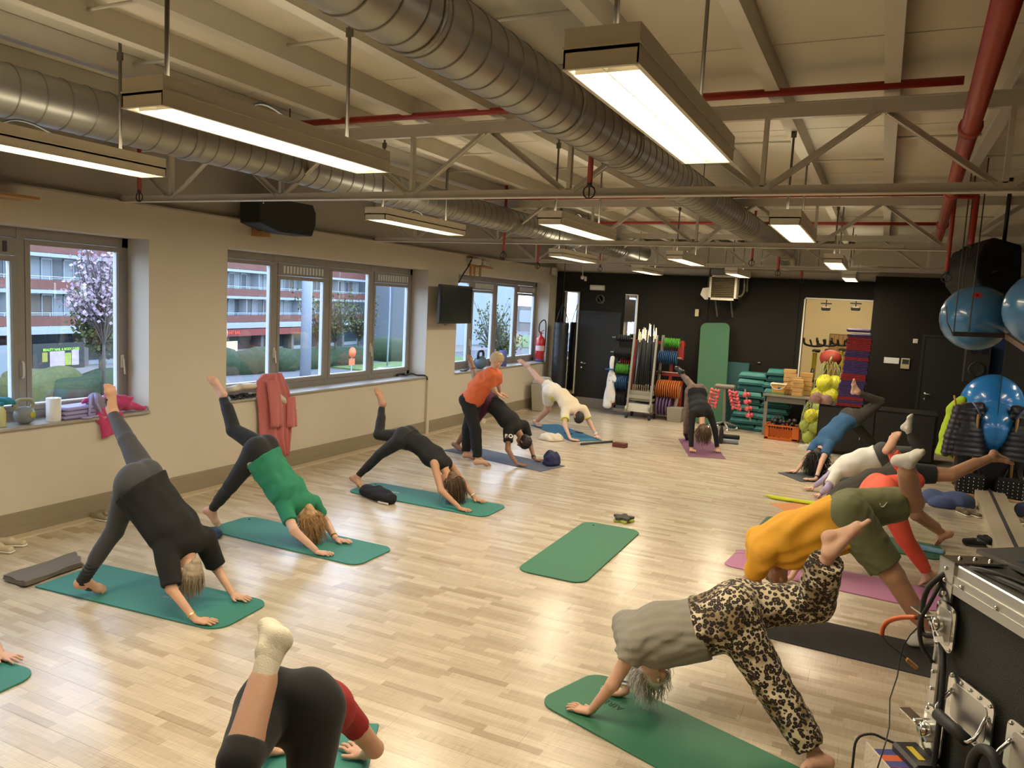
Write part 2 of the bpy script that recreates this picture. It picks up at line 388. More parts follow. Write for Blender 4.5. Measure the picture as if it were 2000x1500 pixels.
def obj_np(name, parts, m, parent=None, smooth=True):
    """parts: list of (V, F) of quads, joined into one mesh object"""
    Vs = []; Fs = []; k = 0
    for V, F in parts:
        Vs.append(V); Fs.append(F+k); k += len(V)
    o = bpy.data.objects.new(name, mesh_np(name, np.concatenate(Vs), np.concatenate(Fs), m, smooth)); C.objects.link(o)
    if parent is not None: attach(o, parent)
    return o
def wrinkle(amp, axis, freq=60.0, seed=0, along=0.25):
    """cloth folds running along axis"""
    rs = np.random.RandomState(seed); axis = nrm(axis); W = []
    for i in range(6):
        v = rs.normal(size=3); v -= axis*(v@axis)*(1-along); v = nrm(v)*freq*rs.uniform(.5, 1.3); W.append((v, rs.uniform(0, 6.28), rs.uniform(.5, 1)))
    def f(D, X, Y, Z):
        N_ = 0
        for v, ph, a in W: N_ = N_+a*np.sin(v[0]*X+v[1]*Y+v[2]*Z+ph+1.3*np.sin(v[1]*.4*X-v[0]*.4*Z+ph))
        return D-amp*N_/2.2
    return f
def clip_below(z): return lambda D, X, Y, Z: np.maximum(D, z-Z)
POSE = {"P1":{"wrn":[-4.278,3.87,0.06],"wrf":[-4.395,4.35,0.06],"toes":[-5.293,3.921,0.02],"shn":[-4.62,3.923,0.493],"shf":[-4.602,4.264,0.486],"eln":[-4.477,3.849,0.239],"elf":[-4.588,4.371,0.223],"neck":[-4.523,4.088,0.483],"head":[-4.533,4.046,0.323],"pel":[-4.95,3.957,0.945],"wai":[-4.839,4.012,0.797],"kns":[-5.131,3.884,0.545],"ans":[-5.316,3.753,0.158],"heels":[-5.362,3.727,0.106],"knr":[-5.274,4.109,1.195],"anr":[-5.612,4.239,1.359],"heelr":[-5.677,4.256,1.396],"toer":[-5.63,4.218,1.607],"hips":[-4.936,3.868,0.945],"hipr":[-4.964,4.046,0.945],"tipn":[-4.125,3.946,0.025],"tipf":[-4.228,4.383,0.025],"l":[0.155,-0.988,0.0],"s":1.0},
"P2":{"wrn":[-4.536,5.508,0.06],"wrf":[-4.617,5.899,0.06],"toes":[-5.864,5.608,0.02],"shn":[-4.974,5.575,0.369],"shf":[-4.911,5.909,0.365],"eln":[-4.755,5.463,0.217],"elf":[-4.833,6.025,0.133],"neck":[-4.9,5.72,0.442],"head":[-4.862,5.739,0.287],"pel":[-5.339,5.63,0.858],"wai":[-5.231,5.661,0.713],"kns":[-5.593,5.5,0.503],"ans":[-5.891,5.546,0.205],"heels":[-5.962,5.513,0.183],"knr":[-5.738,5.674,1.02],"anr":[-5.991,5.767,1.334],"heelr":[-5.934,5.737,1.368],"toer":[-6.09,5.701,1.536],"hips":[-5.333,5.54,0.858],"hipr":[-5.344,5.719,0.858],"tipn":[-4.377,5.567,0.025],"tipf":[-4.459,5.96,0.025],"l":[0.061,-0.998,0.0],"s":1.0},
"P3":{"wrn":[-4.207,7.603,0.06],"wrf":[-4.257,8.079,0.06],"toes":[-5.633,7.695,0.02],"shn":[-4.632,7.739,0.479],"shf":[-4.625,8.081,0.423],"eln":[-4.464,7.637,0.201],"elf":[-4.446,8.182,0.158],"neck":[-4.56,7.856,0.434],"head":[-4.492,7.865,0.283],"pel":[-5.119,7.863,0.707],"wai":[-4.942,7.885,0.649],"kns":[-5.476,7.816,0.461],"ans":[-5.762,7.757,0.147],"heels":[-5.839,7.731,0.102],"knr":[-5.532,7.865,0.7],"anr":[-5.635,8.07,1.037],"heelr":[-5.578,8.038,1.077],"toer":[-5.714,8.057,1.256],"hips":[-5.123,7.773,0.707],"hipr":[-5.115,7.953,0.707],"tipn":[-4.037,7.597,0.025],"tipf":[-4.089,8.051,0.025],"l":[-0.045,-0.999,0.0],"s":1.0},
"P4":{"wrn":[-4.723,10.232,0.06],"wrf":[-4.626,10.689,0.06],"toes":[-5.81,10.554,0.02],"shn":[-4.989,10.49,0.47],"shf":[-4.889,10.829,0.527],"eln":[-4.914,10.346,0.212],"elf":[-4.766,10.833,0.231],"neck":[-4.885,10.6,0.448],"head":[-4.768,10.566,0.332],"pel":[-5.404,10.597,0.853],"wai":[-5.278,10.61,0.798],"kns":[-5.69,10.521,0.463],"ans":[-5.955,10.616,0.105],"heels":[-6.033,10.631,0.079],"knr":[-5.736,10.863,1.039],"anr":[-5.962,11.005,1.357],"heelr":[-5.896,10.955,1.353],"toer":[-6.03,11.023,1.537],"hips":[-5.417,10.504,0.853],"hipr":[-5.39,10.691,0.853],"tipn":[-4.547,10.265,0.025],"tipf":[-4.504,10.82,0.025],"l":[-0.144,-0.99,0.0],"s":1.05},
"P6":{"wrn":[-4.852,12.773,0.06],"wrf":[-4.56,13.375,0.06],"toes":[-5.838,13.707,0.02],"shn":[-5.126,13.182,0.472],"shf":[-4.886,13.464,0.502],"eln":[-5.031,12.943,0.25],"elf":[-4.729,13.471,0.242],"neck":[-4.95,13.259,0.528],"head":[-4.873,13.185,0.4],"pel":[-5.526,13.465,0.771],"wai":[-5.333,13.417,0.738],"kns":[-5.66,13.638,0.392],"ans":[-5.97,13.794,0.087],"heels":[-6.031,13.843,0.063],"knr":[-5.901,13.643,0.955],"anr":[-6.24,13.822,1.18],"heelr":[-6.199,13.77,1.215],"toer":[-6.424,13.793,1.298],"hips":[-5.567,13.38,0.771],"hipr":[-5.485,13.55,0.771],"tipn":[-4.673,12.76,0.025],"tipf":[-4.44,13.243,0.025],"l":[-0.438,-0.899,0.0],"s":1.05},
"P13":{"wrn":[-1.341,4.171,0.06],"wrf":[-1.232,4.489,0.06],"toes":[-0.177,4.18,0.02],"shn":[-1.104,4.172,0.526],"shf":[-1.254,4.479,0.492],"eln":[-1.212,4.133,0.272],"elf":[-1.248,4.595,0.218],"neck":[-1.086,4.336,0.453],"head":[-1.055,4.392,0.306],"pel":[-0.616,4.466,0.721],"wai":[-0.785,4.419,0.65],"kns":[-0.368,4.387,0.378],"ans":[-0.097,4.34,0.06],"heels":[-0.021,4.321,0.037],"knr":[-0.196,4.612,0.823],"anr":[-0.145,4.426,1.184],"heelr":[-0.177,4.455,1.284],"toer":[0.034,4.471,1.389],"hips":[-0.613,4.376,0.721],"hipr":[-0.618,4.556,0.721],"tipn":[-1.509,4.198,0.025],"tipf":[-1.392,4.546,0.025],"l":[0.031,-1.0,-0.0],"s":1.0},
"P12":{"wrn":[-0.847,6.278,0.06],"wrf":[-0.741,6.67,0.06],"toes":[0.392,6.384,0.02],"shn":[-0.664,6.141,0.581],"shf":[-0.756,6.51,0.611],"eln":[-0.767,6.256,0.313],"elf":[-0.779,6.635,0.326],"neck":[-0.637,6.36,0.521],"head":[-0.596,6.454,0.372],"pel":[-0.097,6.485,0.93],"wai":[-0.218,6.458,0.905],"kns":[0.252,6.378,0.529],"ans":[0.536,6.445,0.127],"heels":[0.574,6.473,0.036],"knr":[0.347,6.761,1.033],"anr":[0.267,6.49,1.38],"heelr":[0.172,6.508,1.41],"toer":[0.357,6.359,1.51],"hips":[-0.102,6.384,0.93],"hipr":[-0.092,6.586,0.93],"tipn":[-1.008,6.378,0.025],"tipf":[-0.886,6.793,0.025],"l":[-0.046,-0.999,-0.0],"s":1.12},
"P8":{"wrn":[-0.672,12.129,0.06],"wrf":[-0.981,12.577,0.06],"toes":[0.181,13.874,0.02],"shn":[-0.555,12.647,0.505],"shf":[-0.764,12.942,0.453],"eln":[-0.628,12.374,0.279],"elf":[-0.869,12.739,0.251],"neck":[-0.675,12.714,0.528],"head":[-0.679,12.682,0.355],"pel":[-0.303,13.16,0.887],"wai":[-0.422,13.023,0.809],"kns":[-0.011,13.425,0.527],"ans":[0.265,13.71,0.208],"heels":[0.317,13.735,0.151],"knr":[0.092,13.209,1.185],"anr":[-0.248,12.978,1.318],"heelr":[-0.341,13.012,1.309],"toer":[-0.33,12.9,1.505],"hips":[-0.378,13.218,0.887],"hipr":[-0.228,13.102,0.887],"tipn":[-0.848,12.096,0.025],"tipf":[-1.143,12.501,0.025],"l":[0.792,-0.611,-0.0],"s":1.05},
"P9":{"wrn":[-0.529,11.147,0.06],"wrf":[-0.655,11.517,0.06],"toes":[0.498,11.376,0.02],"shn":[-0.37,11.106,0.347],"shf":[-0.316,11.422,0.455],"eln":[-0.462,10.922,0.169],"elf":[-0.509,11.388,0.222],"neck":[-0.401,11.297,0.343],"head":[-0.416,11.219,0.205],"pel":[0.151,11.267,0.677],"wai":[-0.07,11.261,0.6],"kns":[0.415,11.249,0.377],"ans":[0.578,11.521,0.12],"heels":[0.631,11.564,0.091],"knr":[0.613,11.389,0.745],"anr":[0.425,11.21,1.048],"heelr":[0.353,11.253,1.072],"toer":[0.455,11.22,1.259],"hips":[0.148,11.177,0.677],"hipr":[0.154,11.357,0.677],"tipn":[-0.617,11.002,0.025],"tipf":[-0.786,11.409,0.025],"l":[-0.035,-0.999,-0.0],"s":1.0},
"P10":{"wrn":[-0.6,8.709,0.06],"wrf":[-0.706,9.14,0.06],"toes":[0.752,9.497,0.02],"shn":[-0.297,9.071,0.38],"shf":[-0.283,9.443,0.387],"eln":[-0.471,8.906,0.194],"elf":[-0.499,9.288,0.199],"neck":[-0.334,9.17,0.371],"head":[-0.403,9.046,0.271],"pel":[0.337,9.377,0.764],"wai":[0.069,9.338,0.661],"kns":[0.533,9.418,0.343],"ans":[0.83,9.669,0.111],"heels":[0.924,9.669,0.111],"knr":[0.83,9.545,0.808],"anr":[1.209,9.753,1.019],"heelr":[1.236,9.736,1.101],"toer":[1.418,9.844,0.983],"hips":[0.381,9.288,0.764],"hipr":[0.294,9.466,0.764],"tipn":[-0.785,8.736,0.025],"tipf":[-0.89,9.175,0.025],"l":[0.438,-0.899,-0.0],"s":1.1},
"P11":{"wrn":[-0.537,7.313,0.06],"wrf":[-0.598,7.683,0.06],"toes":[0.554,7.93,0.02],"shn":[-0.348,7.564,0.506],"shf":[-0.347,7.904,0.499],"eln":[-0.454,7.465,0.244],"elf":[-0.477,7.777,0.275],"neck":[-0.401,7.665,0.47],"head":[-0.438,7.712,0.325],"pel":[0.132,7.892,0.851],"wai":[-0.03,7.827,0.717],"kns":[0.377,7.884,0.434],"ans":[0.604,8.071,0.105],"heels":[0.691,8.095,0.072],"knr":[0.425,8.208,0.934],"anr":[0.175,8.078,1.237],"heelr":[0.135,8.014,1.238],"toer":[0.221,8.147,1.403],"hips":[0.17,7.811,0.851],"hipr":[0.093,7.974,0.851],"tipn":[-0.707,7.323,0.025],"tipf":[-0.768,7.691,0.025],"l":[0.433,-0.902,-0.0],"s":1.0},
"P7":{"wrn":[-2.399,13.588,0.06],"wrf":[-2.795,13.309,0.06],"toes":[-3.125,14.454,0.02],"shn":[-2.579,13.616,0.659],"shf":[-2.831,13.367,0.68],"eln":[-2.463,13.609,0.355],"elf":[-2.824,13.34,0.361],"neck":[-2.68,13.416,0.614],"head":[-2.644,13.39,0.419],"pel":[-2.906,13.91,0.97],"wai":[-2.83,13.739,0.826],"kns":[-3.061,14.012,0.53],"ans":[-3.115,14.245,0.157],"heels":[-3.142,14.285,0.141],"knr":[-3.072,14.302,1.034],"anr":[-3.347,14.57,1.229],"heelr":[-3.322,14.52,1.305],"toer":[-3.498,14.653,1.365],"hips":[-2.993,13.871,0.97],"hipr":[-2.82,13.949,0.97],"tipn":[-2.338,13.421,0.025],"tipf":[-2.728,13.144,0.025],"l":[0.912,0.411,-0.0],"s":1.05},
"P15":{"wrn":[-4.757,2.387,0.06],"wrf":[-4.874,2.867,0.06],"toes":[-5.772,2.438,0.02],"shn":[-5.099,2.44,0.493],"shf":[-5.081,2.781,0.486],"eln":[-4.956,2.366,0.239],"elf":[-5.067,2.888,0.223],"neck":[-5.002,2.605,0.483],"head":[-5.012,2.563,0.323],"pel":[-5.429,2.474,0.945],"wai":[-5.318,2.529,0.797],"kns":[-5.61,2.401,0.545],"ans":[-5.795,2.27,0.158],"heels":[-5.841,2.244,0.106],"knr":[-5.753,2.626,1.195],"anr":[-6.091,2.756,1.359],"heelr":[-6.156,2.773,1.396],"toer":[-6.109,2.735,1.607],"hips":[-5.415,2.385,0.945],"hipr":[-5.443,2.563,0.945],"tipn":[-4.604,2.463,0.025],"tipf":[-4.707,2.9,0.025],"l":[0.155,-0.988,0.0],"s":1.0},
"P5":{"shn":[-5.052,9.883,1.38],"shf":[-5.118,10.229,1.344],"eln":[-5.105,10.057,1.166],"elf":[-5.194,10.45,1.19],"neck":[-5.145,10.071,1.451],"head":[-5.074,10.074,1.524],"pel":[-5.472,10.153,0.929],"wai":[-5.373,10.128,1.135],"wrn":[-5.129,10.283,1.061],"wrf":[-5.243,10.634,1.028],"tipn":[-4.979,10.263,0.991],"tipf":[-5.093,10.654,0.958],"kns":[-5.3,10.007,0.492],"ans":[-5.222,9.966,0.09],"heels":[-5.212,9.873,0.03],"toes":[-4.998,9.971,0.02],"knr":[-5.582,10.283,0.477],"anr":[-5.581,10.252,0.09],"heelr":[-5.575,10.182,0.03],"toer":[-5.413,10.28,0.02],"hips":[-5.494,10.065,0.929],"hipr":[-5.45,10.24,0.929],"l":[-0.242,-0.97,0.0],"s":1.0},
"P14":{"wrn":[-2.23,3.14,0.05],"tipn":[-2.437,3.219,0.025],"pel":[-1.936,2.223,0.82],"eln":[-2.015,2.916,0.27],"wai":[-2.028,2.4,0.75],"neck":[-2.175,2.685,0.54],"shn":[-2.064,2.742,0.52],"shf":[-2.317,2.611,0.52],"wrf":[-2.674,2.91,0.05],"tipf":[-2.684,3.04,0.025],"elf":[-2.602,2.613,0.27],"head":[-2.221,2.773,0.41],"hips":[-1.847,2.268,0.82],"hipr":[-2.025,2.177,0.82],"toes":[-1.719,2.02,0.02],"heels":[-1.627,1.842,0.08],"ans":[-1.636,1.86,0.16],"kns":[-1.788,2.153,0.49],"knr":[-1.814,1.839,0.861],"anr":[-1.923,2.096,1.105],"heelr":[-1.902,2.157,1.177],"toer":[-2.08,2.262,1.138],"l":[0.888,0.459,0.0],"s":1.12}}
# ------------------------------------------------------------------ people
SKIN = {'fair': (0.62, 0.36, 0.24), 'tan': (0.50, 0.27, 0.16), 'dark': (0.30, 0.15, 0.085), 'pink': (0.66, 0.40, 0.30)}
def skin(k): return mat('skin_'+k, SKIN[k], rough=.5, spec=.4, bump=.12, bscale=90, var=.10, vscale=14)
def perp(v, a): v = np.asarray(v, float); a = nrm(a); return nrm(v-a*(v@a))

def limb_leg(S, J, k, s, back, g=0.0, t0=0.0, t1=1.0, loose=0.0, fem=1.0, k_=0.035, cut=None):
    """thigh + shin of leg k ('s' standing / 'r' raised); t0..t1 is the stretch covered (0 hip, 1 knee, 2 ankle)"""
    hip, kn, an = (np.array(J[x+k]) for x in ('hip', 'kn', 'an'))
    if t1 <= 1.0: S.cap(hip, hip+(kn-hip)*t1, .088*s*fem, (.088-.034*t1)*s*fem, k_, grow=g+loose, cut=cut)
    else:
        S.cap(hip, kn, .088*s*fem, .054*s, k_, grow=g+loose*.6)
        u = min(t1-1, 1.0); e = kn+(an-kn)*u; shin = nrm(an-kn)
        thigh = nrm(kn-hip); bend = perp(-thigh, shin) if np.linalg.norm(np.cross(thigh, shin)) > .12 else perp(back, shin)
        S.cap(kn, e, .050*s, (.050-.018*u)*s, .02, grow=g+loose, cut=cut)
        if u > .3: S.cap(kn+shin*.05*s+bend*.012, kn+shin*min(.22, (u*.41))*s+bend*.016, .042*s, .040*s, .03, grow=g+loose*.7)
def limb_arm(S, J, k, s, g=0.0, t1=2.0, cut=None, th=1.0, loose=0):
    sh, el, wr = (np.array(J[x+k]) for x in ('sh', 'el', 'wr'))
    if t1 <= 1.0: S.cap(sh, sh+(el-sh)*t1, .052*s*th, (.052-.013*t1)*s*th, .03, grow=g+loose, cut=cut)
    else:
        S.cap(sh, el, .050*s*th, .038*s*th, .025, grow=g); u = min(t1-1, 1); e = el+(wr-el)*u
        S.cap(el, e, .038*s*th, (.038-.013*u)*s*th, .02, grow=g, cut=cut)
def torso(S, J, s, back, g=0.0, fem=1.0, a=0.0, b=1.0, neck=True, hips=True, belly=0.0, width=1.0):
    """a..b: stretch covered from pelvis (0) to shoulders (1)"""
    l = np.array(J['l']); pel = np.array(J['pel']); sn, sf = np.array(J['shn']), np.array(J['shf']); sm = (sn+sf)/2; wai = np.array(J['wai']); ax = nrm(sm-pel)
    if hips:
        S.cap(pel-l*.062*s*fem, pel+l*.062*s*fem, .098*s*fem, None, .05, grow=g)
        for q in (-1, 1): S.cap(pel+l*.058*q*s*fem+back*.040*s-ax*.028*s, pel+l*.058*q*s*fem+back*.020*s+ax*.02*s, .088*s*fem, None, .04, grow=g)
    w1 = pel+ax*.05*s
    chest = wai+(sm-wai)*.62
    S.cap(w1, wai, .092*s, .088*s, .05, lat=l, fl=1.32*fem*width, grow=g)
    if b > .5:
        S.cap(wai, chest, .088*s, .102*s, .05, lat=l, fl=1.40*width, grow=g)
        S.cap(chest, sm-ax*.04*s, .100*s, .082*s, .05, lat=l, fl=1.5*width, grow=g)
        S.cap(sn*.82+sf*.18, sn*.18+sf*.82, .058*s, None, .065, grow=g)
        if belly: S.cap(chest-back*belly, pel+ax*.08-back*belly, .085*s+belly*.6, .088*s+belly*.5, .06, lat=l, fl=1.35, grow=g)
    if neck: S.cap(sm, np.array(J['neck'])*.2+np.array(J['head'])*.6+sm*.2, .054*s, .046*s, .04)
def head_frame(J, back, face=None):
    h = np.array(J['head']); c = nrm(h-np.array(J['neck'])); f = perp(-back if face is None else face, c); return h, c, f, nrm(np.cross(f, c))
def head_sdf(S, J, s, back, face=None):
    h, c, f, r = head_frame(J, back, face); h = h+c*.02*s
    S.ell(h+c*.018*s-f*.012*s, (r, f, c), (.073*s, .094*s, .088*s), .02)
    S.ell(h-c*.040*s+f*.026*s, (r, f, c), (.056*s, .066*s, .070*s), .03)
    S.cap(h+f*.086*s+c*.012*s, h+f*.106*s-c*.028*s, .009*s, .013*s, .012)            # nose
    S.cap(h+f*.07*s-c*.085*s-r*.01*s, h+f*.07*s-c*.085*s+r*.01*s, .016*s, None, .02)   # chin
    S.cap(h+f*.078*s+c*.028*s-r*.035*s, h+f*.078*s+c*.028*s+r*.035*s, .009*s, None, .012)  # brow
    for q in (-1, 1):
        S.ell(h+r*q*.032*s+f*.090*s+c*.006*s, (r, f, c), (.016*s, .012*s, .010*s), .012, sub=True)
        S.cap(h+r*q*.076*s-f*.005*s+c*.018*s, h+r*q*.074*s-f*.002*s-c*.022*s, .013*s, .008*s, .008, lat=f, fl=1.6)
    return h, c, f, r
def hand_sdf(J, k, s, med, nu, h=.0045, soft=1.0, spread=1.0, contact=True):
    """palm, four fingers of different length bent at the knuckles, thumb from the side near the wrist"""
    S = SDF(h*s); w = np.array(J['wr'+k]); t = np.array(J['tip'+k]); v = nrm(t-w); v = nrm([v[0], v[1], 0]) if contact else v; n = perp(nu, v); m = perp(med, v); m = perp(m, n)
    el = np.array(J['el'+k]); L = .185*s; fa = nrm(w-el)
    S.cap(w-fa*.05*s, w, .026*s, .024*s, .02)
    kc = w+v*.088*s-n*(.030*s if contact else .0); kc_w = w+v*.02*s-n*(.012*s if contact else 0)
    if contact: kc[2] = .033; kc_w[2] = .042
    for q in (-1, 0, 1): S.cap(kc_w+m*q*.014*s, kc+m*q*.026*s, .017*s, .0135*s, .014)
    for i, (o, ln, r_) in enumerate(((.033, .070, .0088), (.011, .080, .0092), (-.011, .074, .0088), (-.032, .057, .0078))):
        b = kc+m*o*s; dv = nrm(v+m*o*6*spread*.9); a1 = b+dv*ln*.45*s+n*.006*s; a2 = b+dv*ln*.78*s-n*.001*s; a3 = b+dv*ln*s-n*.006*s
        S.cap(b, a1, r_*s*1.05, r_*s, .004); S.cap(a1, a2, r_*s, r_*.92*s, .003); S.cap(a2, a3, r_*.92*s, r_*.80*s, .003)
    tb = w+v*.028*s+m*.026*s-n*.008*s
    if contact: tb[2] = .034
    tm = tb+nrm(v*.75+m*.85)*.038*s; te = tm+nrm(v*.95+m*.5)*.030*s-n*.004
    S.cap(tb, tm, .0125*s, .0105*s, .01); S.cap(tm, te, .0105*s, .0085*s, .003)
    if contact: S.post.append(clip_below(0.017))
    return S.surface()
def foot_sdf(J, k, s, side, h=.006, grow=0.0, toes=True, floor=False):
    """heel, arch, ball and five toes; side = direction of the little toe"""
    S = SDF(h*s); a, he, t = (np.array(J[x+k]) for x in ('an', 'heel', 'toe')); kn = np.array(J['kn'+k]); v = nrm(t-he); n = perp(a-(he+t)/2, v); w = perp(perp(side, v), n)
    hc = he+n*.032*s; L = np.linalg.norm(t-he); ball = he+v*L*.72+n*.022*s; g = grow
    S.cap(a+(kn-a)*.14, a, .034*s, .033*s, .02, grow=g); S.cap(a, hc+v*.012*s, .034*s, .033*s, .03, grow=g); S.cap(hc, ball+w*.012*s, .029*s, .021*s, .025, lat=w, fl=1.25, grow=g)
    S.cap(a+v*.03*s, ball, .030*s, .024*s, .03, lat=w, fl=1.25, grow=g); S.cap(ball-w*.022*s, ball+w*.026*s-v*.012*s, .023*s, .018*s, .02, grow=g)
    if toes:
        for i, (o, ln, r_) in enumerate(((-.030, .98, .0135), (-.010, 1.0, .0100), (.006, .965, .0095), (.020, .92, .0088), (.033, .87, .0082))):
            b = ball+w*o*s; e = he+v*L*ln+w*o*1.12*s+n*.010*s; S.cap(b, (b+e)/2+n*.004*s, r_*s*1.05, r_*s, .006); S.cap((b+e)/2+n*.004*s, e, r_*s, r_*s*.95, .004)
    else: S.cap(ball-w*.012*s, he+v*(L-.02*s)+n*.014*s, .021*s, .017*s, .02, lat=w, fl=1.7, grow=g)
    if floor: S.post.append(clip_below(0.006))
    return S.surface()
def strands(J, back, n, L, s=1.0, seed=1, r0=.0028, face=None, curl=0.0, spread=1.0, grav=(0, 0, -1), top=0.35):
    """hair locks rooted on the scalp, combed then pulled down by gravity: one mesh"""
    rs = np.random.RandomState(seed); h, c, f, r = head_frame(J, back, face); h = h+c*.02*s; V = []; F = []; grav = np.array(grav, float); kk = 0
    for i in range(n):
        while True:
            d = nrm(rs.normal(size=3)); 
            if d@f < .38 and d@c > -.55: break
        p = h+c*.018*s-f*.012*s+(r*(d@r)*.076+f*(d@f)*.097+c*(d@c)*.091)*s; ln = L*rs.uniform(.65, 1.1); st = 7; dv = nrm(d*.8+c*top-f*.1+rs.normal(size=3)*.12); ph = rs.uniform(0, 6.28); pts = []
        for j in range(st):
            pts.append(p.copy()); dv = nrm(dv+grav*.42*(1+j*.25)+rs.normal(size=3)*.06)
            stp = dv*ln/(st-1)+curl*.018*np.array([math.cos(ph+j*1.9), math.sin(ph+j*1.9), 0]); q = p+stp; e = q-h-c*.018*s+f*.012*s
            m_ = np.sqrt((e@r/(.078*s))**2+(e@f/(.099*s))**2+(e@c/(.093*s))**2)
            if m_ < 1: q = q+e*(1/max(m_, .2)-1)
            p = q
        t = nrm(pts[1]-pts[0]); x = nrm(np.cross(t, [.3, .5, .8])); y = np.cross(t, x)
        for j in range(st):
            rr = r0*(1.25-j/(st-1)*.95)*s
            for a in range(3): V.append(pts[j]+rr*(x*math.cos(a*2.094)+y*math.sin(a*2.094)))
        for j in range(st-1):
            for a in range(3): F.append((kk+j*3+a, kk+j*3+(a+1) % 3, kk+j*3+3+(a+1) % 3, kk+j*3+3+a))
        kk += st*3
    return np.array(V), np.array(F)
def hair_cap(J, back, s, h=.007, thick=.012, face=None, noise=.004, low=.0):
    S = SDF(h); hd, c, f, r = head_frame(J, back, face); hd = hd+c*.02*s; ce = hd+c*.020*s-f*.016*s
    S.ell(ce, (r, f, c), (.073*s+thick, .094*s+thick, .088*s+thick), .02); S.cap(hd-f*.06*s-c*.01*s, hd-f*.055*s-c*(.055+low)*s, .045*s, .035*s, .03, lat=r, fl=1.3)
    def cutf(D, X, Y, Z):
        x, y, z = X-hd[0], Y-hd[1], Z-hd[2]; ff = x*f[0]+y*f[1]+z*f[2]; cc = x*c[0]+y*c[1]+z*c[2]
        D = D+noise*(np.sin(x*140+3*np.sin(y*70))*np.sin(y*130+z*60)+np.sin(z*150+x*50))*.6
        return np.maximum(D, np.minimum((ff-.045*s+.0*cc), (ff*.75-cc*.65-.022*s)))
    S.post.append(cutf); return S.surface()

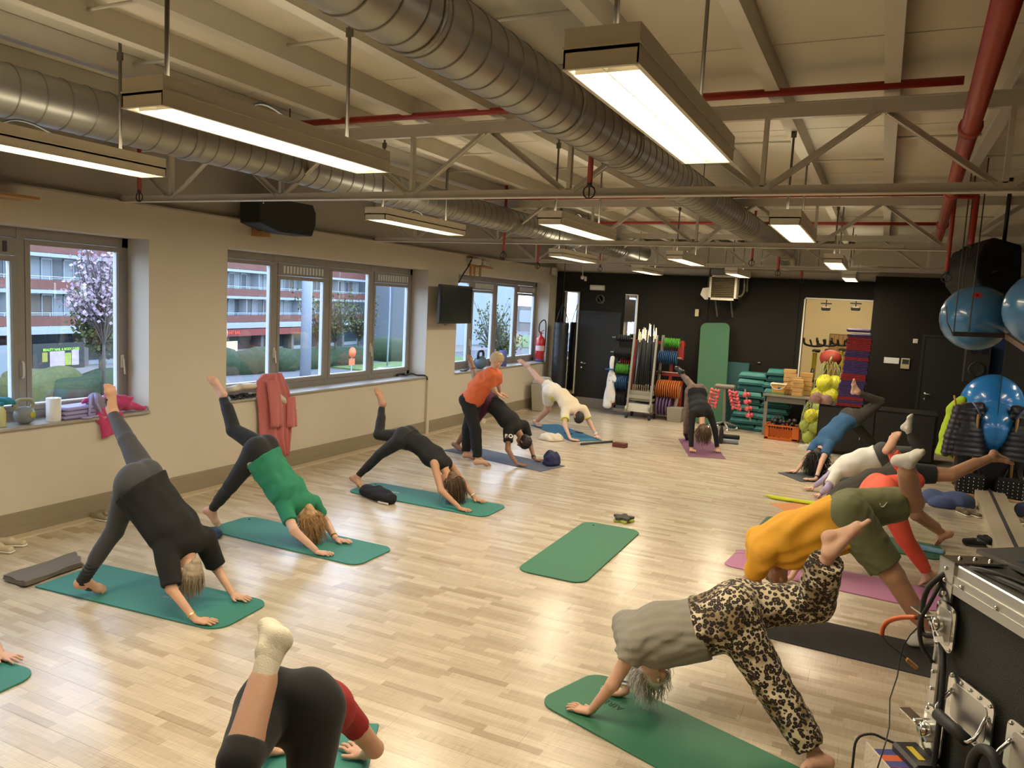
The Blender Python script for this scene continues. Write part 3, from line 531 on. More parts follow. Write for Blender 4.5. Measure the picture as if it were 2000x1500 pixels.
def person(name, key, label, cfg):
    J = POSE[key]; s = J['s']; hb = cfg.get('h', .012); sk = skin(cfg.get('skin', 'fair')); fem = 1.0 if cfg.get('fem', True) else .93
    pel = np.array(J['pel']); sm = (np.array(J['shn'])+np.array(J['shf']))/2; l = np.array(J['l']); ax = nrm(sm-pel); back = perp([0, 0, 1], ax)
    if abs(ax[2]) > .97: back = perp(-np.array([l[1], -l[0], 0]), ax)
    if 'wid' in cfg: wd = cfg['wid']
    else: wd = 1.0 if fem == 1 else 1.08
    root = thing(name, label, 'person', (float(sm[0]+pel[0])/2, float(sm[1]+pel[1])/2, 0.0), 'people in the yoga class')
    # the body: one continuous figure
    sg = s*cfg.get('girth', 1.07); S = SDF(hb); torso(S, J, sg, back, 0, fem, width=wd, belly=cfg.get('belly', 0))
    for k in 'sr': limb_leg(S, J, k, sg*cfg.get('leg', 1), back, t1=2.0, fem=fem)
    for k in 'nf': limb_arm(S, J, k, s, th=cfg.get('arm', 1.0))
    parts = [S.surface()]
    S = SDF(hb*.6); face = cfg.get('face'); hd = head_sdf(S, J, s, back, face); S.cap(sm*.65+np.array(J['neck'])*.35-back*.01, hd[0]-hd[1]*.03-hd[2]*.012, .050*s, .044*s, .03); parts.append(S.surface())
    for k in 'nf':
        q = l if k == 'n' else -l
        parts.append(hand_sdf(J, k, s, cfg.get('thumb', -1)*q, cfg.get('hn'+k, (0, 0, 1)), h=.0045 if hb < .015 else .007, contact=cfg.get('contact', True)))
    legside = {}
    near = cfg['stand'] == 'n'
    for k in 'sr':
        out = l if (k == 's') == near else -l; legside[k] = out
        if k not in cfg.get('socks', ''): parts.append(foot_sdf(J, k, s, out, h=.006 if hb < .015 else .009, floor=(k == 's')))
    body = obj_np('body', parts, sk, root); tag(body)
    # clothes
    def garment(nm, m, build, h=None, post=()):
        G = SDF(h or hb); build(G)
        for p in post: G.post.append(p)
        if m not in MATS: raise KeyError(m)
        return obj_np(nm, [G.surface()], m, root)
    pt = cfg['pants']; g = pt.get('g', .006)
    def bp(G):
        torso(G, J, sg, back, g, fem, b=.4 if pt.get('waist') is None else .9, neck=False, width=wd, belly=0 if pt.get('waist') is None else cfg.get('belly', 0))
        for k in 'sr': limb_leg(G, J, k, sg*cfg.get('leg', 1), back, g, t1=pt.get('t'+k, pt['t']), loose=pt.get('loose', 0), fem=fem, cut='b')
    post = [wrinkle(pt.get('wr', .0012), ax, pt.get('wf', 70), seed=len(label))]
    if pt.get('waist') is not None:
        wp = pel+ax*pt['waist']*s
        post.append(lambda D, X, Y, Z, wp=wp: np.maximum(D, (X-wp[0])*ax[0]+(Y-wp[1])*ax[1]+(Z-wp[2])*ax[2]))
    garment(pt.get('name', 'leggings'), pt['m'], bp, post=post)
    st = cfg['shirt']; gs = st.get('g', .012); low = st.get('low', .06)
    def bs(G):
        torso(G, J, sg, back, gs, fem, neck=False, width=wd*st.get('w', 1.0), belly=cfg.get('belly', 0)+st.get('bag', 0))
        if st.get('arm', 0) > 0:
            for k in 'nf': limb_arm(G, J, k, s, g=gs*.8, t1=st['arm'], cut='b', loose=st.get('sl', .012))
        G.cap(sm, sm*.55+np.array(J['neck'])*.45, .060*s, .056*s, .03, grow=gs*.5)
    lp = pel+ax*low*s
    def cuts(D, X, Y, Z):
        D = np.maximum(D, -((X-lp[0])*ax[0]+(Y-lp[1])*ax[1]+(Z-lp[2])*ax[2]))
        return D
    sp = [wrinkle(st.get('wr', .003), ax, st.get('wf', 55), seed=len(label)+3, along=st.get('along', .25)), cuts]
    garment(st.get('name', 'shirt'), st['m'], bs, post=sp)
    for k in cfg.get('socks', ''):
        q = foot_sdf(J, k, s, legside[k], h=.006, grow=.004, toes=False, floor=(k == 's'))
        an, kn = np.array(J['an'+k]), np.array(J['kn'+k]); S = SDF(.007); S.cap(an, an+(kn-an)*cfg.get('sockh', .12)/.41, .036*s, .040*s, .01, grow=.003, cut='b'); S.post.append(wrinkle(.0018, nrm(np.cross(kn-an, [1, 0, 0])), 60, 5))
        obj_np('sock', [q, S.surface()], cfg['sockm'], root)
    # hair
    hr = cfg['hair']; hp = [hair_cap(J, back, s, thick=hr.get('th', .010), face=face, noise=hr.get('nz', .003), low=hr.get('low', 0))]
    if hr.get('n', 0): hp.append(strands(J, back, hr['n'], hr['L'], s, seed=len(label), r0=hr.get('r', .003), face=face, curl=hr.get('curl', 0), top=hr.get('top', .35)))
    obj_np('hair', hp, hr['m'], root)
    if cfg.get('eyes'):
        h, c, f, r = hd
        for q in (-1, 1):
            b = MB().ball(tuple(h+r*q*.031*s+f*.080*s+c*.006*s), .0115*s, 10); e = b.build('eye', 'eye_white', root)
            MB().ball(tuple(h+r*q*.031*s+f*.0875*s+c*.006*s), .0055*s, 8).build('iris', 'eye_dark', e)
        b = MB().tube([h+f*.088*s-c*.052*s+r*x for x in (-.022, -.01, 0, .01, .022)], [.002, .005, .0055, .005, .002], 6); b.build('lips', 'lips', root)
    return root, J, dict(back=back, l=l, ax=ax, s=s, sm=sm, pel=pel)
def bracelet(root, J, k, m, name='bracelet', r=.030, th=.004, wd=.010, t=.10):
    w, e = np.array(J['wr'+k]), np.array(J['el'+k]); v = nrm(e-w); c = w+v*t*.25*J['s']
    x = nrm(np.cross(v, [0.2, .3, .9])); y = np.cross(v, x); n = 14; V = []; F = []
    for i in range(n):
        a = 2*PI*i/n; d = x*math.cos(a)+y*math.sin(a)
        for rr, hh in ((r-th, -wd/2), (r, -wd/2), (r, wd/2), (r-th, wd/2)): V.append(c+d*rr*J['s']+v*hh)
    for i in range(n):
        j = (i+1) % n
        for a in range(4): F.append((i*4+a, i*4+(a+1) % 4, j*4+(a+1) % 4, j*4+a))
    return obj_np(name, [(np.array(V), np.array(F))], m, root, smooth=False)

mat('black_knit', (0.012, 0.012, 0.013), rough=.85, bump=.1, bscale=200, sheen=.08)
mat('charcoal_knit', (0.045, 0.045, 0.052), rough=.8, bump=.1, bscale=220, sheen=.1)
mat('black_jersey', (0.008, 0.008, 0.009), rough=.9, bump=.15, bscale=120)
mat('green_jersey', (0.02, 0.21, 0.115), rough=.85, bump=.15, bscale=120)
mat('orange_jersey', (0.72, 0.155, 0.055), rough=.85, bump=.15, bscale=120)
mat('cream_jersey', (0.76, 0.66, 0.50), rough=.85, bump=.15, bscale=120, var=.06, vscale=5)
mat('white_cloth', (0.80, 0.77, 0.70), rough=.85, bump=.1, bscale=120)
mat('lime_trim', (0.78, 0.78, 0.06), rough=.8)
mat('blue_jersey', (0.035, 0.115, 0.24), rough=.85, bump=.15, bscale=120)
mat('grey_brown_knit', (0.055, 0.047, 0.036), rough=.85, bump=.1, bscale=200)
mat('mid_grey_knit', (0.075, 0.072, 0.068), rough=.85, bump=.1, bscale=200)
mat('coral_knit', (0.90, 0.135, 0.075), rough=.7, bump=.1, bscale=200)
mat('mustard_jersey', (0.70, 0.335, 0.02), rough=.85, bump=.15, bscale=120)
mat('olive_cloth', (0.14, 0.145, 0.065), rough=.85, bump=.1, bscale=160)
mat('grey_jersey', (0.27, 0.245, 0.20), rough=.85, bump=.15, bscale=120)
mat('plum_cloth', (0.075, 0.012, 0.04), rough=.8)
mat('red_cloth', (0.33, 0.015, 0.018), rough=.8, bump=.1, bscale=120)
mat('dark_floral', (0.03, 0.022, 0.025), rough=.8, var=.5, vscale=16, col2=(.30, .20, .14))
mat('sock_white', (0.72, 0.66, 0.52), rough=.9, bump=.3, bscale=160)
mat('sock_grey', (0.62, 0.58, 0.50), rough=.9, bump=.3, bscale=160)
mat('lilac_knit', (0.48, 0.40, 0.62), rough=.85)
mat('hair_ash', (0.36, 0.285, 0.20), rough=.55, var=.35, vscale=40); mat('hair_blond', (0.46, 0.27, 0.12), rough=.5, var=.4, vscale=30)
mat('hair_brown', (0.11, 0.06, 0.03), rough=.5, var=.4, vscale=30); mat('hair_black', (0.018, 0.014, 0.012), rough=.5)
mat('hair_white', (0.72, 0.68, 0.60), rough=.55, var=.15, vscale=40); mat('hair_straw', (0.62, 0.49, 0.29), rough=.55, var=.15, vscale=40)
mat('eye_white', (.8, .78, .75), rough=.2); mat('eye_dark', (.03, .02, .02), rough=.1); mat('lips', (.42, .13, .10), rough=.4)
mat('gold', (.80, .52, .18), rough=.25, metal=1); mat('white_plastic', (.78, .77, .73), rough=.35); mat('black_plastic', (.015, .015, .016), rough=.4)
leopard_material()
# ------------------------------------------------------------------ the room shell
XL, YB, ZW, ZC, YR, XR = -7.14, 17.3, 3.25, 4.03, -6.2, 2.45      # left wall face, back wall face, wall top, ceiling, rear wall, right wall
mat('wall_paint', (0.64, 0.58, 0.475), rough=.75, bump=.05, bscale=25, var=.03, vscale=2)
mat('upper_board', (0.42, 0.395, 0.34), rough=.8, var=.08, vscale=2, bump=.05, bscale=20)
mat('ceiling_paint', (0.66, 0.61, 0.50), rough=.75, var=.06, vscale=1.5)
mat('beam_paint', (0.58, 0.54, 0.45), rough=.55, var=.06, vscale=4)
mat('steel_paint', (0.64, 0.60, 0.52), rough=.45, var=.05, vscale=8)
mat('black_wall', (0.018, 0.016, 0.012), rough=.85, var=.12, vscale=3, spec=.25)
mat('frame_grey', (0.27, 0.25, 0.225), rough=.5, var=.12, vscale=8); mat('frame_light', (0.66, 0.69, 0.72), rough=.45)
mat('frame_brown', (0.10, 0.075, 0.06), rough=.6)
mat('sill_stone', (0.40, 0.37, 0.32), rough=.35, var=.12, vscale=12)
mat('base_wood', (0.30, 0.25, 0.175), rough=.5, var=.18, vscale=3, stretch=(6, .8, 12)); mat('base_strip', (0.52, 0.43, 0.29), rough=.5)
mat('red_paint', (0.36, 0.035, 0.02), rough=.35, var=.1, vscale=5); mat('dark_metal', (0.06, 0.055, 0.05), rough=.5, metal=.6)
mat('galvanised', (0.34, 0.33, 0.29), rough=.42, metal=.85, var=.10, vscale=5)
mat('chrome', (0.80, 0.80, 0.78), rough=.18, metal=1); mat('alu', (0.66, 0.65, 0.61), rough=.32, metal=.95)
mat('off_white', (0.66, 0.62, 0.52), rough=.5); mat('cream_metal', (0.84, 0.79, 0.66), rough=.45)
mat('black_matte', (0.012, 0.012, 0.012), rough=.7); mat('rubber', (0.02, 0.02, 0.02), rough=.6)
MATS['laminate'] = floor_material(); glass_material()
mat('mirror', (0.90, 0.90, 0.88), rough=.005, metal=1)

# floor: boards 1.28 x 0.19 m laid across the room; the 300 that show largest are single boards
fl = struct(MB().span((XL-.5, YR, -.12), (XR+.6, YB+.1, -.012)).build('floor', mat('subfloor', (.05, .04, .03))))
BW, BLn = .19, 1.28
bmesh_board = MB().box((0, 0, -.006), (BLn-.0012, BW-.0012, .012)).mesh('floor_board', 'laminate')
rows = int((YB-YR)/BW)+1; cand = []
for i in range(rows):
    y = YR+BW*(i+.5); off = (i*.4361) % 1*BLn
    x = XL-off
    while x < XR+.3:
        x0, x1 = max(x, XL-.03), min(x+BLn, XR+.5)
        if x1-x0 > .02: cand.append((x0, x1, y, abs((x1-x0)-BLn) < 1e-6))
        x += BLn
def seen(c):
    x, y = (c[0]+c[1])/2, c[2]; p = np.array([x, y, -H]); d = p@CF
    if d < .5: return 1e9
    u, v = FPX*(p@CR)/d, -FPX*(p@CU)/d
    return d if (abs(u) < 1150 and v < 860 and c[3]) else 1e9
cand.sort(key=seen)
for c in cand[:300]:
    o = bpy.data.objects.new('floor_board', bmesh_board); C.objects.link(o); o.location = ((c[0]+c[1])/2, c[2], 0); o.parent = fl
mb = MB()
for c in cand[300:]: mb.box(((c[0]+c[1])/2, c[2], -.006), (c[1]-c[0]-.0012, BW-.0012, .012))
rest = mb.build('floor_board_field', 'laminate', fl, fix=False); rest['kind'] = 'stuff'

# left wall with its three windows
WIN = [(1.30, 5.83, 'vtvt'), (6.93, 11.48, 'tvtv'), (12.52, 16.87, 'tvtv')]
SZ, HZ, XF = 1.05, 2.90, -7.50
mb = MB(); ys = [YR]+[q for w_ in WIN for q in w_[:2]]+[YB+.2]
for a, b in zip(ys[::2], ys[1::2]): mb.span((XL-.45, a, 0), (XL, b, ZW))
for a, b, _ in WIN: mb.span((XL-.45, a, 0), (XL, b, SZ-.03)); mb.span((XL-.45, a, HZ), (XL, b, ZW))
struct(mb.build('wall_left', 'wall_paint'))
struct(MB().span((XL-.55, YR, ZW), (XL-.06, YB+.2, ZC+.3)).span((XL-.1, YR, ZW-.002), (XL+.012, YB, ZW+.015)).build('wall_left_upper', 'upper_board'))
struct(MB().span((XL, YR, 0), (XL+.02, YB, .24)).build('baseboard_left', 'base_wood'))
struct(MB().prism([(0, 0), (.075, 0), (.07, .014), (0, .03)], YR, YB, M=Matrix(((1, 0, 0), (0, 0, 1), (0, 1, 0))), c=(XL+.02, 0, 0)).build('trim_1', 'base_strip'))
for i, (a, b, pat) in enumerate(WIN):
    wroot = struct(thing('window_%d' % (i+1), None, None, (XF, (a+b)/2, SZ)))
    f = MB(); f.span((XF-.05, a, SZ), (XF+.03, b, SZ+.08)); f.span((XF-.05, a, HZ-.10), (XF+.03, b, HZ)); f.span((XF-.05, a, SZ), (XF+.03, a+.07, HZ)); f.span((XF-.05, b-.07, SZ), (XF+.03, b, HZ))
    n = len(pat); wdt = (b-a-.14)/n
    for k in range(1, n): f.span((XF-.05, a+.07+k*wdt-.035, SZ), (XF+.035, a+.07+k*wdt+.035, HZ))
    f.build('window_frame', 'frame_grey', wroot)
    MB().span((XF-.02, a, SZ-.03), (XL+.035, b, SZ+.0), bev=.006).build('window_sill', 'sill_stone', wroot)
    for k, ch in enumerate(pat):
        y0 = a+.07+k*wdt+(.035 if k else 0)+.004; y1 = a+.07+(k+1)*wdt-(.035 if k < n-1 else 0)-.004; z0, z1 = SZ+.085, HZ-.105
        if ch == 'v':
            z1v = z1-.17; v_ = MB().span((XF-.03, y0, z1v+.005), (XF+.045, y1, z1))
            vent = v_.build('vent_box', 'frame_grey', wroot); ns = 13; sl = MB()
            for q in range(ns): yy = y0+.08+(y1-y0-.16)*(q+.5)/ns; sl.span((XF+.045, yy-.018, z1v+.035), (XF+.052, yy+.018, z1-.035))
            sl.build('vent_slot', 'frame_light' if i != 0 else 'dark_metal', vent); z1 = z1v
        s_ = MB(); t = .05
        s_.span((XF-.02, y0, z0), (XF+.04, y0+t, z1)); s_.span((XF-.02, y1-t, z0), (XF+.04, y1, z1)); s_.span((XF-.02, y0+t, z0), (XF+.04, y1-t, z0+t)); s_.span((XF-.02, y0+t, z1-t), (XF+.04, y1-t, z1))
        sash = s_.build('sash', 'frame_grey', wroot)
        g_ = MB(); t2 = .012
        for q in ((y0+t, y0+t+t2), (y1-t-t2, y1-t)): g_.span((XF-.03, q[0], z0+t), (XF+.025, q[1], z1-t))
        g_.span((XF-.03, y0+t, z0+t), (XF+.025, y1-t, z0+t+t2)); g_.build('glazing_bead', 'frame_light', sash)
        pane = MB().span((XF-.004, y0+t, z0+t), (XF+.004, y1-t, z1-t)).build('pane', 'window_glass', wroot)
        if k % 2 == (0 if i else 1) or (i == 0 and k == 3):
            hy = y1+.02 if not (i == 0 and k == 3) else y1-.01
            MB().span((XF+.03, hy-.018, 1.50), (XF+.05, hy+.018, 1.64)).bar((XF+.065, hy, 1.60), (XF+.072, hy+.012, 1.43), .022, .016).build('window_handle', 'off_white', wroot)
        if i == 0 and k == 2: MB().tube([(XF+.04, y1+.03, 1.62), (XF+.07, y1+.03, 1.60), (XF+.07, y1+.03, 1.48), (XF+.04, y1+.03, 1.46)], .01, 6).build('window_handle', 'off_white', wroot)

# back wall: black, a lighter block wall above, one opening into the cycling room
OX0, OX1, OZ0, OZ1 = -1.49, -.20, 1.12, 2.80
mb = MB(); mb.span((XL-.5, YB, 0), (OX0, YB+.2, 3.2)); mb.span((OX1, YB-.30, 0), (XR+.6, YB+.2, 3.30)); mb.span((OX0, YB, 0), (OX1, YB+.2, OZ0)); mb.span((OX0, YB, OZ1), (OX1, YB+.2, 3.2))
mb.span((-2.15, YB-.02, 0), (-1.62, YB, 3.2)); mb.span((-3.62, YB-.015, 0), (-3.5, YB, 3.2))
struct(mb.build('wall_back', 'black_wall'))
struct(MB().span((XL-.5, YB+.05, 3.2), (XR+.6, YB+.25, ZC+.3)).build('wall_back_upper', 'ceiling_paint'))
struct(MB().span((XL, YB-.02, 0), (-2.1, YB, .24)).build('baseboard_back', mat('base_grey', (.30, .27, .22), rough=.6, var=.15, vscale=5)))
struct(MB().span((XR, YR, 0), (XR+.2, YB, ZC+.3)).build('wall_right', 'black_wall'))
struct(MB().span((XL-.5, YR-.2, 0), (XR+.6, YR, ZC+.3)).build('wall_rear', 'wall_paint'))
# trims on the opening
struct(MB().span((OX0-.03, YB-.012, OZ0), (OX0, YB+.02, OZ1+.03)).span((OX0-.03, YB-.012, OZ1), (OX1, YB+.02, OZ1+.03)).build('trim_2', 'cream_metal'))
# cycling room behind
mb = MB(); mb.span((-3.2, 21.6, 0), (1.6, 21.7, 4)); mb.span((-3.3, YB+.2, 0), (-3.2, 21.6, 4)); mb.span((1.6, YB+.2, 0), (1.7, 21.6, 4)); mb.span((-3.3, YB+.2, 3.9), (1.7, 21.7, 4)); mb.span((-3.3, YB+.2, .60), (1.7, 21.6, .7))
struct(mb.build('wall_cycling_room', mat('beige_wall', (.60, .50, .30), rough=.8)))
wn_ = struct(MB().span((-1.2, 21.56, .7), (1.6, 21.6, 2.02)).build('trim_3', mat('wain_dark', (.16, .09, .03), rough=.5)))
for k in range(26):
    o = MB().span((-1.18+k*.104, 21.535, .72), (-1.18+k*.104+.094, 21.565, 2.0)).build('wall_panel', mat('wain', (.34, .20, .07), rough=.5), wn_)
la = bpy.data.lights.new('cycling_room_lamp', 'AREA'); la.shape = 'RECTANGLE'; la.size = 1.5; la.size_y = .3; la.energy = 75; la.color = LAMP_COL
lo = bpy.data.objects.new('cycling_room_lamp', la); C.objects.link(lo); lo.location = (-.9, 19.2, 3.8)

# ceiling: panels between beams
ce = struct(MB().span((XL-.5, YR, ZC+.03), (XR+.6, YB+.3, ZC+.15)).build('ceiling', 'beam_paint'))
PW, PY = .70, 2.22; pm = MB().box((0, 0, .01), (PW-.012, PY-.014, .03)).mesh('ceiling_panel', 'ceiling_paint')
bx0 = -.08-.70*10
for i in range(-1, 13):
    for j in range(11):
        cx = bx0+PW*(i+.5); cy_ = YR+PY*(j+.5)
        if cx > XR+.3: continue
        o = bpy.data.objects.new('ceiling_panel', pm); C.objects.link(o); o.location = (cx, cy_, ZC); o.parent = ce
for i in range(14):
    x = bx0+.70*i
    if x > XR: continue
    b = MB(); b.span((x-.045, YR, ZC-.15), (x+.045, YB, ZC-.142)); b.span((x-.0035, YR, ZC-.142), (x+.0035, YB, ZC)); b.span((x+.03, YR, ZC-.142), (x+.045, YB, ZC)); b.span((x-.045, YR, ZC-.008), (x+.045, YB, ZC-.001))
    b.build('ceiling_beam', 'beam_paint', ce)
b = MB()
for j, yy in enumerate((3.05, 3.9, 7.35, 8.3, 12.0, 12.9, 16.0)):
    for i in range(12):
        x = bx0+.70*i
        if (i+j) % 2 == 0 and x < XR-.7: b.cyl((x+.05, yy, ZC-.06), (x+.66, yy, ZC-.06), .011, 6)
b.build('bridging_rod', 'beam_paint', ce)

# roof trusses
def truss(Y, label, dz=0.0):
    t = thing('roof_truss', label, 'truss', (-2.5, Y, 3.28), 'lattice trusses under the ceiling'); x0, x1 = XL-.02, XR
    zb, zt = 3.28+dz, 3.79+dz
    MB().bar((x0, Y, zb), (x1, Y, zb), .045, .055).bar((x0, Y, zb-.031), (x1, Y, zb-.031), .085, .007).build('bottom_chord', 'steel_paint', t)
    MB().bar((x0, Y, zt), (x1, Y, zt), .05, .09).bar((x0, Y, zt+.045), (x1, Y, zt+.045), .09, .008).build('top_chord', 'steel_paint', t)
    for i in range(-1, 7):
        xb = -6.44+1.405*i
        if x0 < xb < x1: MB().bar((xb, Y, zb+.02), (xb, Y, zt-.03), .045, .03).build('post', 'steel_paint', t)
        for s_ in (-1, 1):
            xa = xb+s_*.70
            if x0 < xb < x1+.7 and x0 < xa < x1:
                a = (xb+s_*.05, Y-.012*s_, zb+.02); c_ = (xa-s_*.02, Y-.012*s_, zt-.03)
                if a[0] > x1: continue
                MB().bar(a, c_, .012, .045).bar((a[0], a[1]-.02, a[2]-.02), (c_[0], c_[1]-.02, c_[2]-.02), .04, .006).build('diagonal', 'steel_paint', t)
    return t
truss(5.52, 'white lattice roof truss nearest the camera, under the front duct bend')
truss(9.92, 'white lattice roof truss second from the camera, above the teacher')
truss(14.42, 'white lattice roof truss farthest back, in front of the black wall')
truss(1.1, 'white lattice roof truss overhead, out of the frame')

# pipes of the sprinkler system
def pipe(name, pts, r, m, label, cat, group=None, valves=()):
    o = thing(name, label, cat, tuple(pts[0]), group)
    MB().tube(pts, r, 12).build('pipe_run', m, o)
    for p in valves:
        MB().cyl((p[0], p[1], p[2]+.02), (p[0], p[1], p[2]-.03), .02, 8).tube([(p[0]+.045*math.cos(a*.628), p[1], p[2]-.065+.045*math.sin(a*.628)) for a in range(10)], .006, 5, closed=True).cyl((p[0], p[1], p[2]-.02), (p[0], p[1], p[2]-.11), .006, 6).build('sprinkler_head', 'dark_metal', o)
    return o
P0, P1_ = onz(1967, 0, 3.6), onz(1832, 470, 3.6); dP = (P1_-P0)/np.linalg.norm(P1_-P0)
main = pipe('main_pipe', [P0-dP*3, P1_], .052, 'red_paint', 'thick red sprinkler main running along under the ceiling at the right', 'pipe')
for q in (.22, .5, .78):
    p = P0*(1-q)+P1_*q; MB().lathe([(.060, -.05), (.066, -.04), (.066, .04), (.060, .05)], tuple(p), tuple(dP), 14).build('coupling', 'red_paint', main)
pipe('branch_pipe', [(-5.0, 5.36, 3.875), (.30, 5.36, 3.875)], .026, 'red_paint', 'thin red pipe along the top of the nearest truss', 'pipe', 'red branch pipes')
pipe('branch_pipe', [(-5.2, 9.76, 3.855), (.50, 9.76, 3.855)], .026, 'red_paint', 'thin red pipe along the top of the second truss', 'pipe', 'red branch pipes')
pipe('branch_pipe', [(-5.2, 12.6, 3.84), (.62, 12.6, 3.84)], .024, 'red_paint', 'thin red pipe crossing behind the second truss', 'pipe', 'red branch pipes')
DROPS = [((272, 285), (272, 392), 'red drop pipe with sprinkler by the first window top'), ((1154, 300), (1150, 385), 'red drop pipe with sprinkler below the right duct, nearest truss'),
         ((984, 455), (983, 497), 'red drop pipe beside the second truss, left'), ((1055, 465), (1050, 518), 'red drop pipe above the third window'), ((1173, 498), (1172, 524), 'red drop pipe above the exit light'),
         ((1470, 462), (1468, 512), 'red drop pipe under the far end of the right duct, left of two'), ((1521, 490), (1519, 532), 'red drop pipe under the far end of the right duct, right of two'), ((1566, 533), (1565, 548), 'short red drop pipe in front of the black wall'), ((1851, 492), (1848, 540), 'red drop pipe hanging left of the blue balls')]
for (a, b, lb), Y in zip(DROPS, (5.3, 5.3, 9.75, 12.6, 15.0, 9.75+2.8, 14.2, 16.5, 9.0)):
    pb = ony(*b, Y); pt_ = np.array([pb[0], pb[1], ZC-.002]); pipe('drop_pipe', [pt_, pb+np.array([0, 0, .10 if Y < 7 else .05])], .020 if Y < 14 else .024, 'red_paint', lb, 'pipe', 'red sprinkler drops', valves=[pb+np.array([0, 0, .10 if Y < 7 else .05])])
q0, q1, q2 = atd(1862, 382, 7.3), atd(1908, 384, 7.3), atd(1896, 478, 7.3)
pipe('drop_pipe', [q0, q1-np.array([.03, 0, 0]), q1, q1-np.array([0, 0, .05]), q2], .027, 'red_paint', 'red bent drop pipe branching from the thick main', 'pipe', 'red sprinkler drops', valves=[q2])

# spiral ducts
def duct(name, X, Z, r, y0, y1, label, bend=False):
    t = thing(name, label, 'duct', (X, y0, Z)); n = 0; y = y0; sec = 0; D_ = .012
    while y < y1:
        ye = min(y+2.66, y1); prof = []; yy = y
        b = MB().lathe([(r, 0), (r, ye-y)], (X+D_*(y), y, Z), (D_, 1, 0), 40, cap=False); sm_ = MB()
        while yy < ye-.05:
            yy += .165; sm_.lathe([(r-.001, -.005), (r+.0045, -.003), (r+.0045, .003), (r-.001, .005)], (X+D_*yy, yy, Z), (D_, 1, 0), 40, cap=False)
        ds = b.build('duct_section', 'galvanised', t); sm_.build('spiral_seam', mat('seam_dark', (.22, .21, .18), rough=.45, metal=.7), ds)
        MB().lathe([(r+.002, -.04), (r+.010, -.038), (r+.010, .038), (r+.002, .04)], (X+D_*ye, ye, Z), (D_, 1, 0), 32, cap=False).build('collar', 'galvanised', t); MB().lathe([(r+.001, -.012), (r+.008, -.012), (r+.008, .012), (r+.001, .012)], (X+D_*(y+1.1), y+1.1, Z), (D_, 1, 0), 32, cap=False).build('clamp_band', 'galvanised', t)
        xs = X+D_*(y+1.1); MB().cyl((xs, y+1.1, Z+r), (xs, y+1.1, ZC), .005, 6).build('hanger_rod', 'dark_metal', t)
        y = ye
    return t, X+D_*y1
t, xe = duct('air_duct', -1.88, 3.60, .165, -1.0, 14.9, 'large spiral steel duct running from the top centre to the far right')
pts = [(xe, 14.9, 3.60), (xe, 15.3, 3.59), (xe-.02, 15.65, 3.5), (xe-.05, 15.8, 3.38)]
MB().tube(pts, .165, 24).build('duct_bend', 'galvanised', t)
t, xe = duct('air_duct', -4.93, 3.55, .160, -1.0, 14.6, 'spiral steel duct running along the window wall side')
MB().tube([(xe, 14.6, 3.55), (xe+.05, 15.0, 3.55), (xe+.3, 15.4, 3.55)], .16, 24).build('duct_bend', 'galvanised', t)
bx = thing('box_duct', 'long grey panelled box duct across the top of the back wall', 'duct', (-3, 16.6, 3.3))
for k in range(14):
    x = -5.2+k*.36; MB().span((x, 16.45, 3.34), (x+.352, 17.0, 3.82)).build('duct_panel', mat('duct_grey', (.30, .27, .21), rough=.7), bx)
tag(MB().span((-.55, 14.75, 3.36), (1.65, 14.78, 3.84)).build('ceiling_board', 'ceiling_paint'), 'plain cream board closing the gap under the ceiling above the far door', 'panel')

